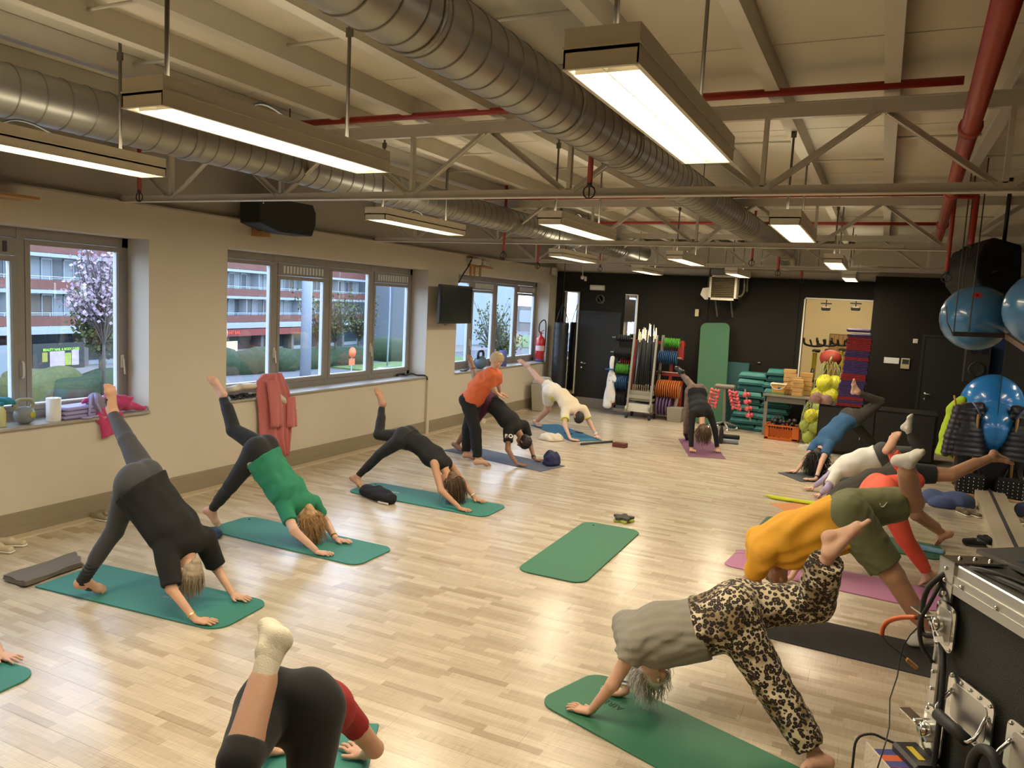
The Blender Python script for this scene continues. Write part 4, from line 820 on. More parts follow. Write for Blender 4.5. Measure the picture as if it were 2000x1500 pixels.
# pendant fluorescent fittings
def fitting(X, y0, L, z, label, first=[None]):
    if first[0] is None:
        t = thing('pendant_light', label, 'lamp', (0, 0, 0), 'pendant fluorescent lights'); wd, ht = .235, .115
        hs = MB(); hs.span((-wd/2, 0, .045), (wd/2, L, ht)); hs.span((-wd/2, 0, 0), (-wd/2+.006, L, .06)); hs.span((wd/2-.006, 0, 0), (wd/2, L, .06)); hs.span((-wd/2, 0, 0), (wd/2, .006, .06)); hs.span((-wd/2, L-.006, 0), (wd/2, L, .06))
        hs.span((-wd/2-.004, -.003, .055), (wd/2+.004, L+.003, .062)); hs.span((-wd/2-.003, -.002, -.004), (-wd/2+.012, L+.002, 0)); hs.span((wd/2-.012, -.002, -.004), (wd/2+.003, L+.002, 0)); hs.span((-wd/2, -.002, -.004), (wd/2, .012, 0)); hs.span((-wd/2, L-.012, -.004), (wd/2, L+.002, 0))
        hs.build('housing', 'cream_metal', t)
        lv = MB()
        for k in range(1, 22): lv.span((-wd/2+.012, L*k/22-.0008, .001), (wd/2-.012, L*k/22+.0008, .026))
        lv.span((-.0015, .01, 0), (.0015, L-.01, .028)); lv.build('louvre', 'off_white', t)
        em = mat('tube_glow', (1, 1, 1), emit=LAMP_COL, estr=TUBE)
        for q in (-.05, .05): MB().cyl((q, .09, .034), (q, L-.07, .034), .013, 10).build('tube', em, t)
        MB().span((-wd/2+.012, .07, .041), (wd/2-.012, L-.05, .044)).build('reflector', mat('reflector_glow', (1, .95, .8), rough=.3, emit=LAMP_COL, estr=TUBE*.55), t)
        for q in (.12, L-.25): MB().cyl((0, q, ht), (0, q, ZC-z-.002), .010, 6).span((-.02, q-.008, ZC-z-.2), (.02, q+.008, ZC-z-.15)).build('hanger', mat('hanger_steel', (.16, .14, .11), rough=.5, metal=.6), t)
        MB().tube([(0, L*.35, ht), (.02, L*.40, ht+.045), (.0, L*.48, ht+.05), (-.01, L*.58, ht+.01)], .006, 6).build('supply_cable', 'rubber', t)
        la = bpy.data.lights.new('lamp_light', 'AREA'); la.shape = 'RECTANGLE'; la.size = wd*.85; la.size_y = L-.15; la.energy = LAMP_W; la.color = LAMP_COL
        lo = bpy.data.objects.new('lamp_light', la); C.objects.link(lo); lo.location = (0, L/2, -.008); lo.parent = t
        lb2 = bpy.data.lights.new('ceiling_fill', 'AREA'); lb2.shape = 'RECTANGLE'; lb2.size = wd*.6; lb2.size_y = L-.2; lb2.energy = 2.6; lb2.color = LAMP_COL  # unseen fill light added on top of the fitting to brighten the ceiling
        lo = bpy.data.objects.new('ceiling_fill', lb2); C.objects.link(lo); lo.location = (0, L/2, ht+.01); lo.rotation_euler = (PI, 0, 0); lo.parent = t
        first[0] = t; t.location = (X, y0, z); return t
    t = copy_tree(first[0], None, (X, y0, z)); t['label'] = label; return t
ZL = 3.15
for X, y0, lb in ((-.82, 2.22, 'pendant fluorescent light nearest the camera at top right'), (-2.76, 2.22, 'pendant fluorescent light above the woman in the green shirt'), (-4.5, 2.15, 'pendant fluorescent light at the left edge of the photo'),
                  (-4.43, 6.12, 'pendant fluorescent light of the second row, left, by the loudspeaker'), (-2.77, 6.45, 'pendant fluorescent light of the second row, middle'), (-.76, 6.40, 'pendant fluorescent light of the second row, right beside the duct'),
                  (-4.55, 10.9, 'pendant fluorescent light of the third row, left'), (-2.72, 10.85, 'pendant fluorescent light of the third row, middle'), (-.65, 10.85, 'pendant fluorescent light of the third row, right'),
                  (-4.42, 14.75, 'pendant fluorescent light of the back row, left'), (-2.6, 14.65, 'pendant fluorescent light of the back row, in front of the heater'), (-.61, 14.85, 'pendant fluorescent light of the back row, above the back room opening')):
    fitting(X, y0, 1.56, ZL, lb)
for X, lb in ((-4.5, 'left'), (-2.7, 'middle'), (-.8, 'right')): fitting(X, -3.2, 1.56, ZL, 'pendant fluorescent light behind the camera over the stage, '+lb)

# mirror along the right, slightly off the wall line
mA, mB_ = np.array([1.61, 12.85]), np.array([1.36, 4.2]); dm = nrm(mB_-mA); nm = np.array([-dm[1], dm[0]]) if -dm[1] < 0 else np.array([dm[1], -dm[0]])
t = thing('wall_mirror', 'tall wall mirror on a low plinth along the right side of the studio', 'mirror', (mA[0], mA[1], 0)); Lm = np.linalg.norm(mB_-mA); ang = math.atan2(dm[1], dm[0])
for k in range(4):
    c = mA+dm*Lm*(k+.5)/4; MB().box((c[0], c[1], 1.22), (Lm/4-.004, .012, 2.2), rz=ang).build('mirror_pane', 'mirror', t)
c = (mA+mB_)/2; nn_ = np.array([-1, 0]); off = .06
MB().box((c[0]+off, c[1], 1.2), (Lm, .09, 2.3), rz=ang).build('backing', 'black_matte', t)
MB().box((c[0]-.08, c[1], .05), (Lm, .22, .10), rz=ang, bev=.004).build('plinth', mat('pale_wood', (.50, .42, .30), rough=.5, var=.1), t)
MB().box((c[0]-.01, c[1], .115), (Lm, .02, .03), rz=ang).box((mA[0], mA[1]+.01, 1.2), (.02, .02, 2.3)).build('mirror_edge', 'black_matte', t)
# ------------------------------------------------------------------ the street outside the windows (studio is one storey and a half up)
GZ = -5.0
mat('asphalt', (.11, .115, .12), rough=.9, var=.1, vscale=.3); mat('paving', (.20, .19, .18), rough=.9, var=.1, vscale=.5); mat('lawn', (.10, .16, .04), rough=.95, var=.3, vscale=1.5)
mat('render_white', (.30, .33, .35), rough=.8, var=.06, vscale=.5); mat('balcony_red', (.15, .055, .04), rough=.7, var=.2, vscale=.7); mat('curtain_a', (.24, .27, .29), rough=.8); mat('curtain_b', (.09, .105, .115), rough=.5); mat('curtain_c', (.15, .13, .10), rough=.7)
mat('dark_glass', (.035, .05, .06), rough=.12); mat('rail', (.40, .45, .49), rough=.5); mat('shop_dark', (.03, .035, .03), rough=.6); mat('brick_far', (.12, .08, .07), rough=.9, var=.15, vscale=.8); mat('roof_far', (.14, .07, .055), rough=.9)
mat('slab_grey', (.17, .195, .215), rough=.8); mat('hedge_green', (.028, .045, .018), rough=.95, var=.5, vscale=6, bump=.8, bscale=14); mat('hedge_lime', (.085, .095, .03), rough=.95, var=.4, vscale=6, bump=.8, bscale=14)
mat('bark', (.075, .06, .045), rough=.9); mat('car_blue', (.12, .18, .24), rough=.25, coat=.5); mat('car_grey', (.30, .32, .34), rough=.25, coat=.5); mat('car_dark', (.05, .06, .08), rough=.25, coat=.5)
mat('pole_grey', (.22, .25, .29), rough=.6); mat('shop_red', (.55, .05, .02), rough=.5, emit=(1, .12, .03), estr=.35); mat('sign_green', (.25, .55, .05), rough=.5, emit=(.4, .9, .1), estr=.25); mat('shop_lit', (.7, .5, .25), rough=.6, emit=(1, .65, .3), estr=.6)
mat('blossom', (.36, .27, .31), rough=.9, var=.3, vscale=4); mat('poster_pink', (.40, .24, .28), rough=.5, var=.5, vscale=2.2, col2=(.52, .47, .50)); mat('poster_yellow', (.30, .28, .05), rough=.5); mat('street_yellow', (.62, .45, .03), rough=.5); mat('orange_sign', (.62, .12, .03), rough=.5)
struct(MB().span((-400, -150, GZ-.3), (-8.2, 400, GZ)).build('ground', 'asphalt'))
struct(MB().span((-61, -40, GZ), (-52, 105, GZ+.12)).build('pavement', 'paving'))
struct(MB().span((-70, 112, GZ), (-22, 150, GZ+.14)).span((-48, 60, GZ), (-20, 84, GZ+.14)).build('ground_lawn', 'lawn'))
FX, ST, Y0, Y1, NB = -59.0, 2.85, 6.0, 92.0, 22
ap = thing('apartment_building', 'long apartment block across the street with red-brown balcony bands and shops below', 'building', (FX, 38.0, GZ))
MB().span((FX-12, Y0, GZ), (FX-1.4, Y1, GZ+3.3+ST*5)).build('wall', 'render_white', ap)
bw = (Y1-Y0)/NB
rs = random.Random(4)
wm = {}
for key, m in (('a', 'curtain_a'), ('b', 'curtain_b'), ('c', 'curtain_c')): wm[key] = MB().span((0, .04, .1), (.06, .92, 2.35)).mesh('window_pane', m)
fm = MB().span((0, -.03, 0), (.10, .03, 2.5)).span((0, .93, 0), (.10, .99, 2.5)).span((0, -.03, 2.38), (.10, .99, 2.5)).mesh('window_frame', 'rail')
for s_ in range(5):
    z = GZ+3.55+ST*s_
    MB().span((FX-1.4, Y0, z-.28), (FX+.05, Y1, z)).build('floor_slab', 'render_white', ap)
    for k in range(11):
        y = Y0+(Y1-Y0)*k/11; MB().span((FX-.08, y+.08, z+.05), (FX+.0, y+(Y1-Y0)/11-.08, z+.78)).build('balcony_panel', 'balcony_red', ap)
    b = MB(); b.span((FX-.05, Y0, z+1.02), (FX, Y1, z+1.07)); b.span((FX-.05, Y0, z+.88), (FX-.02, Y1, z+.91))
    for k in range(44): y = Y0+(Y1-Y0)*k/44; b.span((FX-.04, y, z), (FX-.01, y+.05, z+1.04))
    b.build('railing', 'rail', ap)
    if s_ < 4:
        for k in range(int((Y1-Y0)/1.05)):
            y = Y0+1.05*k+.05; o = bpy.data.objects.new('window_pane', wm[rs.choice('aaabbc')]); C.objects.link(o); o.location = (FX-1.38, y, z+.05); attach2 = o; o.parent = ap; o.matrix_parent_inverse = Matrix.Translation(-Vector(ap.location))
            if k % 2 == 0: o = bpy.data.objects.new('window_frame', fm); C.objects.link(o); o.location = (FX-1.36, y, z); o.parent = ap; o.matrix_parent_inverse = Matrix.Translation(-Vector(ap.location))
        for k in range(9): y = Y0+(Y1-Y0)*(k+rs.random()*.4)/9; MB().span((FX-1.4, y, z), (FX-.3, y+.12, z+2.7)).build('divider', 'render_white', ap)
# ground floor shops
MB().span((FX-.2, Y0, GZ+2.95), (FX+.35, Y1, GZ+3.3)).build('shop_canopy', 'render_white', ap)
for k in range(14):
    y = Y0+(Y1-Y0)*k/14; d = (Y1-Y0)/14; MB().span((FX-1.36, y+.3, GZ+.5), (FX-1.30, y+d-.3, GZ+2.8)).build('shop_window', 'dark_glass' if k % 3 else 'shop_dark', ap)
    MB().span((FX-1.4, y-.25, GZ), (FX-.2, y+.25, GZ+3)).build('pillar', mat('pillar', (.14, .12, .11), rough=.8), ap)
def on_facade(x, y, X=FX+.4): return onx(x, y, X)
a, b = on_facade(76, 678), on_facade(166, 726)
MB().span((FX+.30, a[1]-.6, b[2]-.4), (FX+.38, b[1]+.4, a[2]+.25)).build('shop_board', 'shop_dark', ap)
MB().span((FX+.30, a[1]-4.0, b[2]-.4), (FX+.36, a[1]-.9, a[2]+.25)).build('shop_front', 'curtain_a', ap)
MX = lambda p: frame((0, 1, 0), (0, 0, 1), p)
c = on_facade(121, 683); text_fit(text_obj('shop_lettering', 'BEAUTY NAIL & BODY CARE', .5, MX((FX+.42, c[1], c[2])), 'sign_green', ap, ext=.01, bold=.015), on_facade(161, 683)[1]-on_facade(81, 683)[1])
for (x0, y0, x1, y1), m in (((98, 687, 131, 718), 'poster_pink'), ((146, 684, 162, 713), 'poster_pink'), ((81, 689, 93, 707), 'poster_yellow'), ((131, 690, 145, 713), mat('poster_green', (.30, .36, .06), rough=.5, var=.4, vscale=3))):
    p, q = on_facade(x0, y0), on_facade(x1, y1); MB().span((FX+.39, p[1], q[2]), (FX+.41, q[1], p[2])).build('poster', m, ap)
p, q = on_facade(487, 648), on_facade(524, 661); MB().span((FX+.1, p[1], q[2]), (FX+.38, q[1]+14, p[2])).build('shop_fascia', mat('fascia', (.20, .03, .02)), ap)
text_fit(text_obj('shop_lettering', 'SANIT BAR', .8, MX((FX+.42, (p[1]+q[1])/2, (p[2]+q[2])/2)), 'shop_red', ap, ext=.01, bold=.02), on_facade(519, 654)[1]-on_facade(487, 654)[1])
p = on_facade(479, 655); MB().lathe([(.75, 0), (.75, .2)], (FX+.5, p[1], p[2]), (1, 0, 0), 20).build('round_sign', mat('round_sign', (.6, .35, .28), rough=.5), ap)
p, q = on_facade(492, 672), on_facade(520, 690); MB().span((FX+.1, p[1], q[2]-1), (FX+.2, q[1], p[2])).build('lit_window', 'shop_lit', ap)
ap.location = (FX, 38.0, GZ) if False else ap.location; ap.rotation_euler = (0, 0, .15)
# grey gable block beyond and the slim tower beside it
gb = thing('gable_building', 'plain grey-blue gable wall at the end of the apartment block', 'building', (-62, 104, GZ))
p, q = onx(745, 560, -61), onx(803, 700, -61)
MB().span((-75, 93.0, GZ), (-60.5, 101, GZ+17)).build('gable', 'slab_grey', gb); MB().span((-75, 101.2, GZ), (-59.5, 125, GZ+20)).build('tower', mat('tower_pale', (.27, .31, .34), rough=.8), gb); MB().span((-60.4, 94.5, GZ), (-60.2, 98, GZ+6)).build('shopfront', 'shop_dark', gb)
# brick houses beyond the square, seen through the third window
bh = thing('brick_house', 'brown brick house row with white windows beyond the square', 'building', (-60, 185, GZ))
Yh = 185.0; p0, p1 = ony(905, 577, Yh), ony(1052, 600, Yh)
MB().span((p0[0]-20, Yh, GZ), (p1[0]-14, Yh+12, p0[2])).build('wall', 'brick_far', bh); MB().span((p0[0]-20, Yh-1, p0[2]), (p1[0]-14, Yh, p0[2]+.9)).build('cornice', 'render_white', bh)
MB().prism([(-1, 0), (13, 0), (10, 6), (2, 6)], p0[0]-20, p1[0]-14, M=Matrix(((0, 0, 1), (1, 0, 0), (0, 1, 0))), c=(0, Yh, p0[2]+.9)).build('roof', 'roof_far', bh)
for r_ in range(4):
    for k in range(12):
        x = p0[0]-14+k*8.2; z = p0[2]-4.2-r_*5.4
        if z < GZ+1 or x > p1[0]-18: continue
        f = MB().span((x, Yh-.3, z), (x+5.6, Yh, z+3.2)).build('window_frame', 'render_white', bh); MB().span((x+.5, Yh-.4, z+.4), (x+2.5, Yh-.3, z+2.8)).span((x+3.1, Yh-.4, z+.4), (x+5.1, Yh-.3, z+2.8)).build('pane', 'curtain_b', f)
bh2 = thing('brick_house', 'paler far house behind the square at the right end of the third window', 'building', (-52, 200, GZ))
MB().span((p1[0]-14, 178, GZ), (p1[0]+30, 190, p0[2]-2)).build('wall', mat('brick_pale', (.19, .17, .165), rough=.9), bh2)
for r_ in range(3):
    for k in range(4): MB().span((p1[0]-11+k*9, 177.7, p0[2]-6-r_*6), (p1[0]-7+k*9, 178, p0[2]-3-r_*6)).build('window_frame', 'render_white', bh2)
# hedges, trees, cars, poles
def hedge(c, rad, m, label, sd):
    S = SDF(.28); r_ = np.random.RandomState(sd); c = np.array(c)
    for i in range(7): S.ell(c+np.array([r_.uniform(-1, 1)*rad[0]*.6, r_.uniform(-1, 1)*rad[1]*.7, 0]), np.eye(3), (rad[0]*.55, rad[1]*.45, rad[2]*r_.uniform(.8, 1)), .5)
    S.post.append(lambda D, X, Y, Z: D+.10*np.sin(X*5+np.sin(Y*4))*np.sin(Y*5.3)*np.sin(Z*6))
    t = thing('hedge', label, 'hedge', (float(c[0]), float(c[1]), GZ), 'clipped hedges across the street'); obj_np('foliage', [S.surface()], m, t)
for px, py, rad, m, lb in (((465, 705), 0, (2.2, 3.5, 1.5), 'hedge_green', 'round clipped hedge at the left end of the middle window, front one'), ((490, 690), 0, (2, 4.5, 1.4), 'hedge_green', 'long clipped hedge behind the front one at the left of the middle window'), ((545, 705), 0, (2, 3.2, 1.3), 'hedge_green', 'clipped hedge beside the grey lamp post'),
                           ((610, 700), 0, (2, 4.5, 1.3), 'hedge_green', 'clipped hedge right of the grey lamp post'), ((665, 692), 0, (2, 4.5, 1.3), 'hedge_green', 'low clipped hedge seen in the third pane of the middle window'), ((750, 680), 0, (2.5, 4, 1.8), 'hedge_green', 'tall rounded hedge in front of the gable wall'),
                           ((90, 762), 0, (1.6, 2.6, 1.3), 'hedge_lime', 'yellow-green bush at the foot of the first window'), ((165, 735), 0, (2.2, 4, 1.0), 'hedge_green', 'dark low hedge below the nail shop')):
    X = -50.0 if px[0] > 200 else -46.0; p = onx(px[0], px[1], X); hedge((X, p[1], GZ+rad[2]*.5), rad, m, lb, int(px[0]))
def tree(base, hgt, label, sd, twigs=60, blossoms=0, spread=2.2, leaf=None):
    t = thing('street_tree', label, 'tree', base, 'street trees'); r_ = np.random.RandomState(sd); b = MB(); base = np.array(base, float); top = base+np.array([0, 0, hgt*.4]); b.tube([base, top], [.14, .09], 6); tips = []
    for i in range(twigs):
        a = r_.uniform(0, 6.28); e = top+np.array([math.cos(a)*spread*r_.uniform(.2, 1), math.sin(a)*spread*r_.uniform(.2, 1), hgt*.6*r_.uniform(.2, 1)]); m_ = (top+e)/2+r_.normal(size=3)*.25; b.tube([top-np.array([0, 0, hgt*.1*r_.rand()]), m_, e], [.05, .03, .012], 4, cap=False); tips += [m_, e, (m_+e)/2]
    b.build('branches', 'bark', t)
    if blossoms:
        f = MB()
        for i in range(blossoms):
            c_ = tips[r_.randint(len(tips))]+r_.normal(size=3)*.28; n_ = nrm(r_.normal(size=3)); x = nrm(np.cross(n_, [0, 0, 1.])); y = np.cross(n_, x); q = .13; f.add([c_+x*q, c_+y*q, c_-x*q, c_-y*q], [(0, 1, 2, 3)])
        o = f.build('blossom_cloud', leaf or 'blossom', t, fix=False); o['kind'] = 'stuff'
p = onx(203, 720, -44); tree((-44, p[1], GZ), 10.5, 'blossoming tree with pale pink flowers outside the first window', 3, 90, 1500, 2.5)
p = onx(180, 720, -47); tree((-47, p[1]+.6, GZ), 7.0, 'tree with small olive leaves right of the nail shop', 8, 90, 2200, 1.7, 'hedge_lime')
for x, lb in ((655, 'bare young tree behind the orange road sign'), (700, 'bare tree in front of the shops near the gable wall'), (620, 'bare tree right of the grey lamp post'), (960, 'bare thin tree on the square outside the third window'), (985, 'bushy bare tree near the third window')):
    X = -49.0 if x < 900 else -34.0; p = onx(x, 690, X); tree((X, p[1], GZ), 7.5 if x != 985 else 5.0, lb, x, 80, 350 if x != 985 else 700, 2.4, 'hedge_lime')
lp = thing('lamp_post', 'grey-blue lamp post in front of the second pane of the middle window', 'lamp', (-38, 0, GZ)); p = onx(597, 700, -38)
MB().tube([(-38, p[1], GZ), (-38, p[1], 9)], [.42, .34], 12).build('post', 'pole_grey', lp)
lp = thing('lamp_post', 'thin dark street lamp with a curved arm near the gable wall', 'lamp', (-45, 0, GZ)); p = onx(757, 690, -45)
MB().tube([(-45, p[1], GZ), (-45, p[1], 4), (-45.6, p[1]-.8, 4.8), (-46.4, p[1]-2, 5.0)], .09, 8).build('post', 'pole_grey', lp)
rsn = thing('road_sign', 'orange round road sign with a sub-plate on a thin pole', 'sign', (-30, 0, GZ)); p = onx(687, 690, -30)
MB().cyl((-30, p[1], GZ), (-30, p[1], p[2]), .04, 6).build('post', 'pole_grey', rsn); MB().lathe([(.34, 0), (.34, .05)], (-29.97, p[1], p[2]+.05), (1, 0, 0), 20).span((-30, p[1]-.28, p[2]-.75), (-29.95, p[1]+.28, p[2]-.34)).build('sign_plate', 'orange_sign', rsn)
def car(px, py, X, m, label, ang=0.0):
    p = onz(px, py, GZ); p = np.array([p[0], p[1], GZ]) if X is None else np.array([X, onx(px, py, X)[1], GZ]); t = thing('car', label, 'car', tuple(p), 'parked cars')
    M_ = rotz(ang); prof = [(-2.1, .3), (2.1, .3), (2.15, .75), (1.3, .95), (.7, 1.42), (-1.1, 1.45), (-1.8, .98), (-2.15, .9)]; A = M_ @ Matrix(((1, 0, 0), (0, 0, 1), (0, 1, 0)))
    MB().prism(prof, -.85, .85, M=A, c=tuple(p)).build('car_body', m, t, bevel=.12)
    MB().prism([(1.2, .97), (.66, 1.36), (-1.05, 1.39), (-1.6, 1.0)], -.87, .87, M=A, c=tuple(p)).build('side_glass', 'dark_glass', t)
    for a in (-1.3, 1.35):
        for b_ in (-.8, .8): c_ = M_ @ Vector((a, b_, .32)); MB().lathe([(.32, -.1), (.32, .1)], tuple(p+np.array(c_)), tuple(M_ @ Vector((0, 1, 0))), 12).build('wheel', 'rubber', t)
car(590, 750, -30, 'car_blue', 'pale blue car outside the middle window beside the lamp post', PI/2); car(770, 712, -36, 'car_blue', 'pale blue car in the last pane of the middle window', PI/2); car(1000, 690, -24, 'car_grey', 'grey car parked in the fourth pane of the third window', PI/2+.2); car(958, 700, -22, 'car_blue', 'light blue car in the second pane of the third window', PI/2)
car(900, 712, -20, 'car_dark', 'dark car low in the first pane of the third window', PI/2); car(975, 698, -27, 'car_dark', 'dark car behind the bare bush outside the third window', PI/2); car(1035, 690, -24, 'car_dark', 'dark car at the right end of the third window', PI/2)
# ------------------------------------------------------------------ mats and things on the floor
mat('mat_teal', (.035, .205, .165), rough=.6, bump=.15, bscale=150); mat('mat_green', (.035, .165, .085), rough=.6, bump=.15, bscale=150); mat('mat_side', (.02, .05, .03), rough=.8)
mat('mat_blue', (.025, .14, .24), rough=.6, bump=.1, bscale=150); mat('mat_navy', (.05, .07, .13), rough=.6, var=.5, vscale=6, col2=(.11, .12, .15)); mat('mat_lavender', (.42, .16, .30), rough=.6, bump=.1, bscale=150); mat('mat_plum', (.20, .075, .14), rough=.6)
mat('mat_slate', (.045, .055, .065), rough=.6); mat('mat_black', (.022, .020, .017), rough=.75, var=.2, vscale=5); mat('mat_deep', (.018, .10, .05), rough=.6, bump=.15, bscale=150)
def yoga_mat(c0, u, L, W, side, m, label, r=(.10, .10), th=.014, eyelet=False, print_=None, pm='mat_print'):
    """c0: a corner on the floor, u: direction of the length, side: direction of the width"""
    c0 = np.array([c0[0], c0[1]]); u = nrm([u[0], u[1], 0])[:2]; w_ = np.array([-u[1], u[0]]); w_ = w_ if w_@np.array(side[:2]) > 0 else -w_
    poly = []
    for (cx, cy_, rr, a0) in ((0, 0, r[0], PI), (L, 0, r[1], 1.5*PI), (L, W, r[1], 0), (0, W, r[0], .5*PI)):
        sx = 1 if cx == 0 else -1; sy = 1 if cy_ == 0 else -1
        if rr < .01: poly.append((cx, cy_)); continue
        for k in range(9): a = a0+.5*PI*k/8; poly.append((cx+sx*rr+rr*math.cos(a), cy_+sy*rr+rr*math.sin(a)))
    M_ = Matrix(((u[0], w_[0], 0), (u[1], w_[1], 0), (0, 0, 1))); ctr = c0+u*L/2+w_*W/2
    t = thing('yoga_mat', label, 'mat', (ctr[0], ctr[1], 0), 'exercise mats on the floor')
    b = MB().prism(poly, .001, th, M=M_, c=(c0[0], c0[1], 0)); b.build('mat_body', m, t, bevel=.003)
    if print_:
        q = c0+u*L*print_[1]+w_*W*print_[2]; uu = u if print_[3] > 0 else -u; ww = np.cross([0, 0, 1], [uu[0], uu[1], 0])
        text_obj('mat_lettering', print_[0], print_[4], frame((uu[0], uu[1], 0), tuple(ww), (q[0], q[1], th+.0012)), pm, t, ext=.0004)
    if eyelet:
        for e in eyelet: q = c0+u*e[0]+w_*e[1]; MB().lathe([(.006, 0), (.012, 0), (.012, .003), (.006, .003)], (q[0], q[1], th), seg=14, cap=False).lathe([(.0065, .0005), (.0065, .001)], (q[0], q[1], th), seg=10).build('eyelet', 'chrome' if len(e) > 2 else 'mat_side', t)
    return t
mat('mat_print', (.30, .42, .38), rough=.6)
g = lambda x, y: onz(x, y, 0)
# first teal mat, left
A1, A2, B1, B2 = g(68, 1148), g(197, 1102), g(512, 1170), g(398, 1233)
u1 = nrm((B1+B2)/2-(A1+A2)/2); n1 = g(68, 1148)
yoga_mat(A1, B2-A1+np.array([0, .03, 0]), 1.80, .60, (0, 1), 'mat_teal', 'teal mat under the woman in the black top, by the first window', r=(.0, .14), print_=('airex', .60, .5, 1, .07))
C1, C2 = g(425, 1046), g(690, 1106)
yoga_mat(g(400, 1036), C2-g(400, 1036), 1.88, .60, (0, 1), 'mat_teal', 'teal mat under the woman in the green T-shirt', r=(.12, .12), print_=('AIREX', .55, .5, 1, .07), pm='white_cloth', eyelet=[(.10, .5)])
yoga_mat(g(676, 961), g(930, 1009)-g(676, 961), 1.93, .60, (0, 1), 'mat_teal', 'teal mat under the woman in the black tank top', r=(.12, .12), print_=('AIREX', .25, .5, 1, .07), pm='white_cloth', eyelet=[(.08, .5)])
c0 = g(1139, 1143); yoga_mat(c0, g(1251, 1041)-c0, 1.88, .66, (-1, 0), 'mat_green', 'empty green mat lying in the middle of the floor', r=(.13, .13), eyelet=[(1.76, .52)])
c0 = g(865, 880); yoga_mat(c0, g(1057, 922)-c0, 1.95, .62, (0, 1), 'mat_navy', 'marbled dark blue mat under the teacher and the man', r=(.01, .01), th=.006)
c0 = g(1035, 830); yoga_mat(c0, g(1134, 869)-c0, 1.78, .62, (1, 1), 'mat_blue', 'bright blue mat under the man in the cream shirt', r=(.02, .02), th=.010)
p = g(1134.5, 869.5); q = g(1196, 864.5); tag(MB().tube([p+np.array([0, 0, .022]), (p+q)/2+np.array([0, 0, .024]), q+np.array([0, 0, .022])], .02, 10).build('rolled_edge', 'mat_slate'), 'dark rolled strip along the front edge of the bright blue mat', 'mat')
c0 = g(1345, 892); yoga_mat(c0, g(1322, 853)-c0, 1.75, .62, (1, 0), 'mat_plum', 'plum mat at the back under the woman in the patterned leggings', r=(.01, .01), th=.006)
c0 = g(1564, 941.5); dirx = nrm(g(1600, 921)-g(1517, 921.5)); yoga_mat(c0, dirx, 1.7, .60, (0, 1), 'mat_slate', 'dark slate mat under the woman in the blue T-shirt', r=(.02, .02), th=.010)
c0 = g(1479, 1031); yoga_mat(c0, g(1828, 1095)-c0, 1.86, .60, (0, 1), 'mat_deep', 'dark green mat under the person in black shorts, near the mirror', r=(.12, .12), eyelet=[(1.80, .1)])
c0 = g(1411, 1104); yoga_mat(c0, g(1724, 1173)-c0, 1.85, .60, (0, 1), 'mat_lavender', 'pinkish lavender mat with spectacles on its end', r=(.09, .09), th=.009)
c0 = g(1430, 1230); yoga_mat(c0, g(1810, 1323)-c0, 1.9, .60, (0, 1), 'mat_black', 'black mat under the man in the mustard T-shirt', r=(.02, .02), th=.008)
c0 = g(1046, 1372); yoga_mat(c0, g(1262, 1501)-g(1100, 1411), 1.9, .60, (1, 1), 'mat_green', 'deep green mat under the woman in leopard print trousers', r=(.13, .13), print_=('AIREX', .17, .55, -1, .07), pm='mat_side')
c0 = g(740, 1416); ud = g(720, 1500)-c0; yoga_mat(c0, ud, 1.85, .60, (-1, -.5), 'mat_teal', 'teal mat with a metal eyelet under the woman seen from behind', r=(.01, .01), th=.010, eyelet=[(.06, .10, 1)])
dsh = g(67, 1300)-g(509, 1170); yoga_mat(A1+dsh, B2-A1, 1.80, .60, (0, 1), 'mat_teal', 'teal mat corner cut off by the left edge of the photo', r=(.02, .14))

def heap(name, label, cat, c, rad, m, sd=1, n=7, h=.012, amp=.006, freq=70, flat=.6, group=None):
    c = np.array(c, float); r_ = np.random.RandomState(sd); rad = np.array(rad, float); S = SDF(h)
    for i in range(n):
        o = r_.uniform(-1, 1, 3)*rad*.62; o[2] = abs(o[2])*.5; a = r_.uniform(0, PI); f = r_.uniform(.45, .75)
        S.ell(c+o, ((math.cos(a), math.sin(a), 0), (-math.sin(a), math.cos(a), 0), (0, 0, 1)), (max(rad[0], rad[1])*f, min(rad[0], rad[1])*f, rad[2]*flat), .04)
    S.post.append(wrinkle(amp, nrm(r_.normal(size=3)*[1, 1, .3]), freq, sd, .4)); S.post.append(clip_below(c[2]+.002))
    return tag(obj_np(name, [S.surface()], m), label, cat, group)
mat('towel_taupe', (.16, .14, .11), rough=.95, bump=.3, bscale=120); mat('denim', (.035, .06, .13), rough=.9, bump=.3, bscale=90); mat('towel_white', (.66, .58, .46), rough=.95, bump=.3, bscale=90)
mat('pink_fleece', (.55, .05, .17), rough=.95, bump=.4, bscale=70, sheen=.4); mat('lilac_bag', (.42, .36, .62), rough=.8, bump=.2, bscale=60); mat('teal_cloth', (.02, .20, .25), rough=.9); mat('rose_coat', (.56, .165, .165), rough=.95, bump=.3, bscale=90, sheen=.3)
mat('navy_bundle', (.03, .035, .10), rough=.9, bump=.3, bscale=60); mat('brick_foam', (.13, .035, .022), rough=.8); mat('cork', (.46, .25, .09), rough=.85, var=.2, vscale=60, bump=.2, bscale=120); mat('lime_cloth', (.55, .60, .02), rough=.9); mat('orange_cloth', (.62, .25, .10), rough=.9, bump=.2)
mat('sky_towel', (.16, .30, .42), rough=.95, bump=.4, bscale=90); mat('star_grey', (.055, .052, .047), rough=.8, bump=.2, bscale=90); mat('star_lime', (.36, .42, .05), rough=.8)
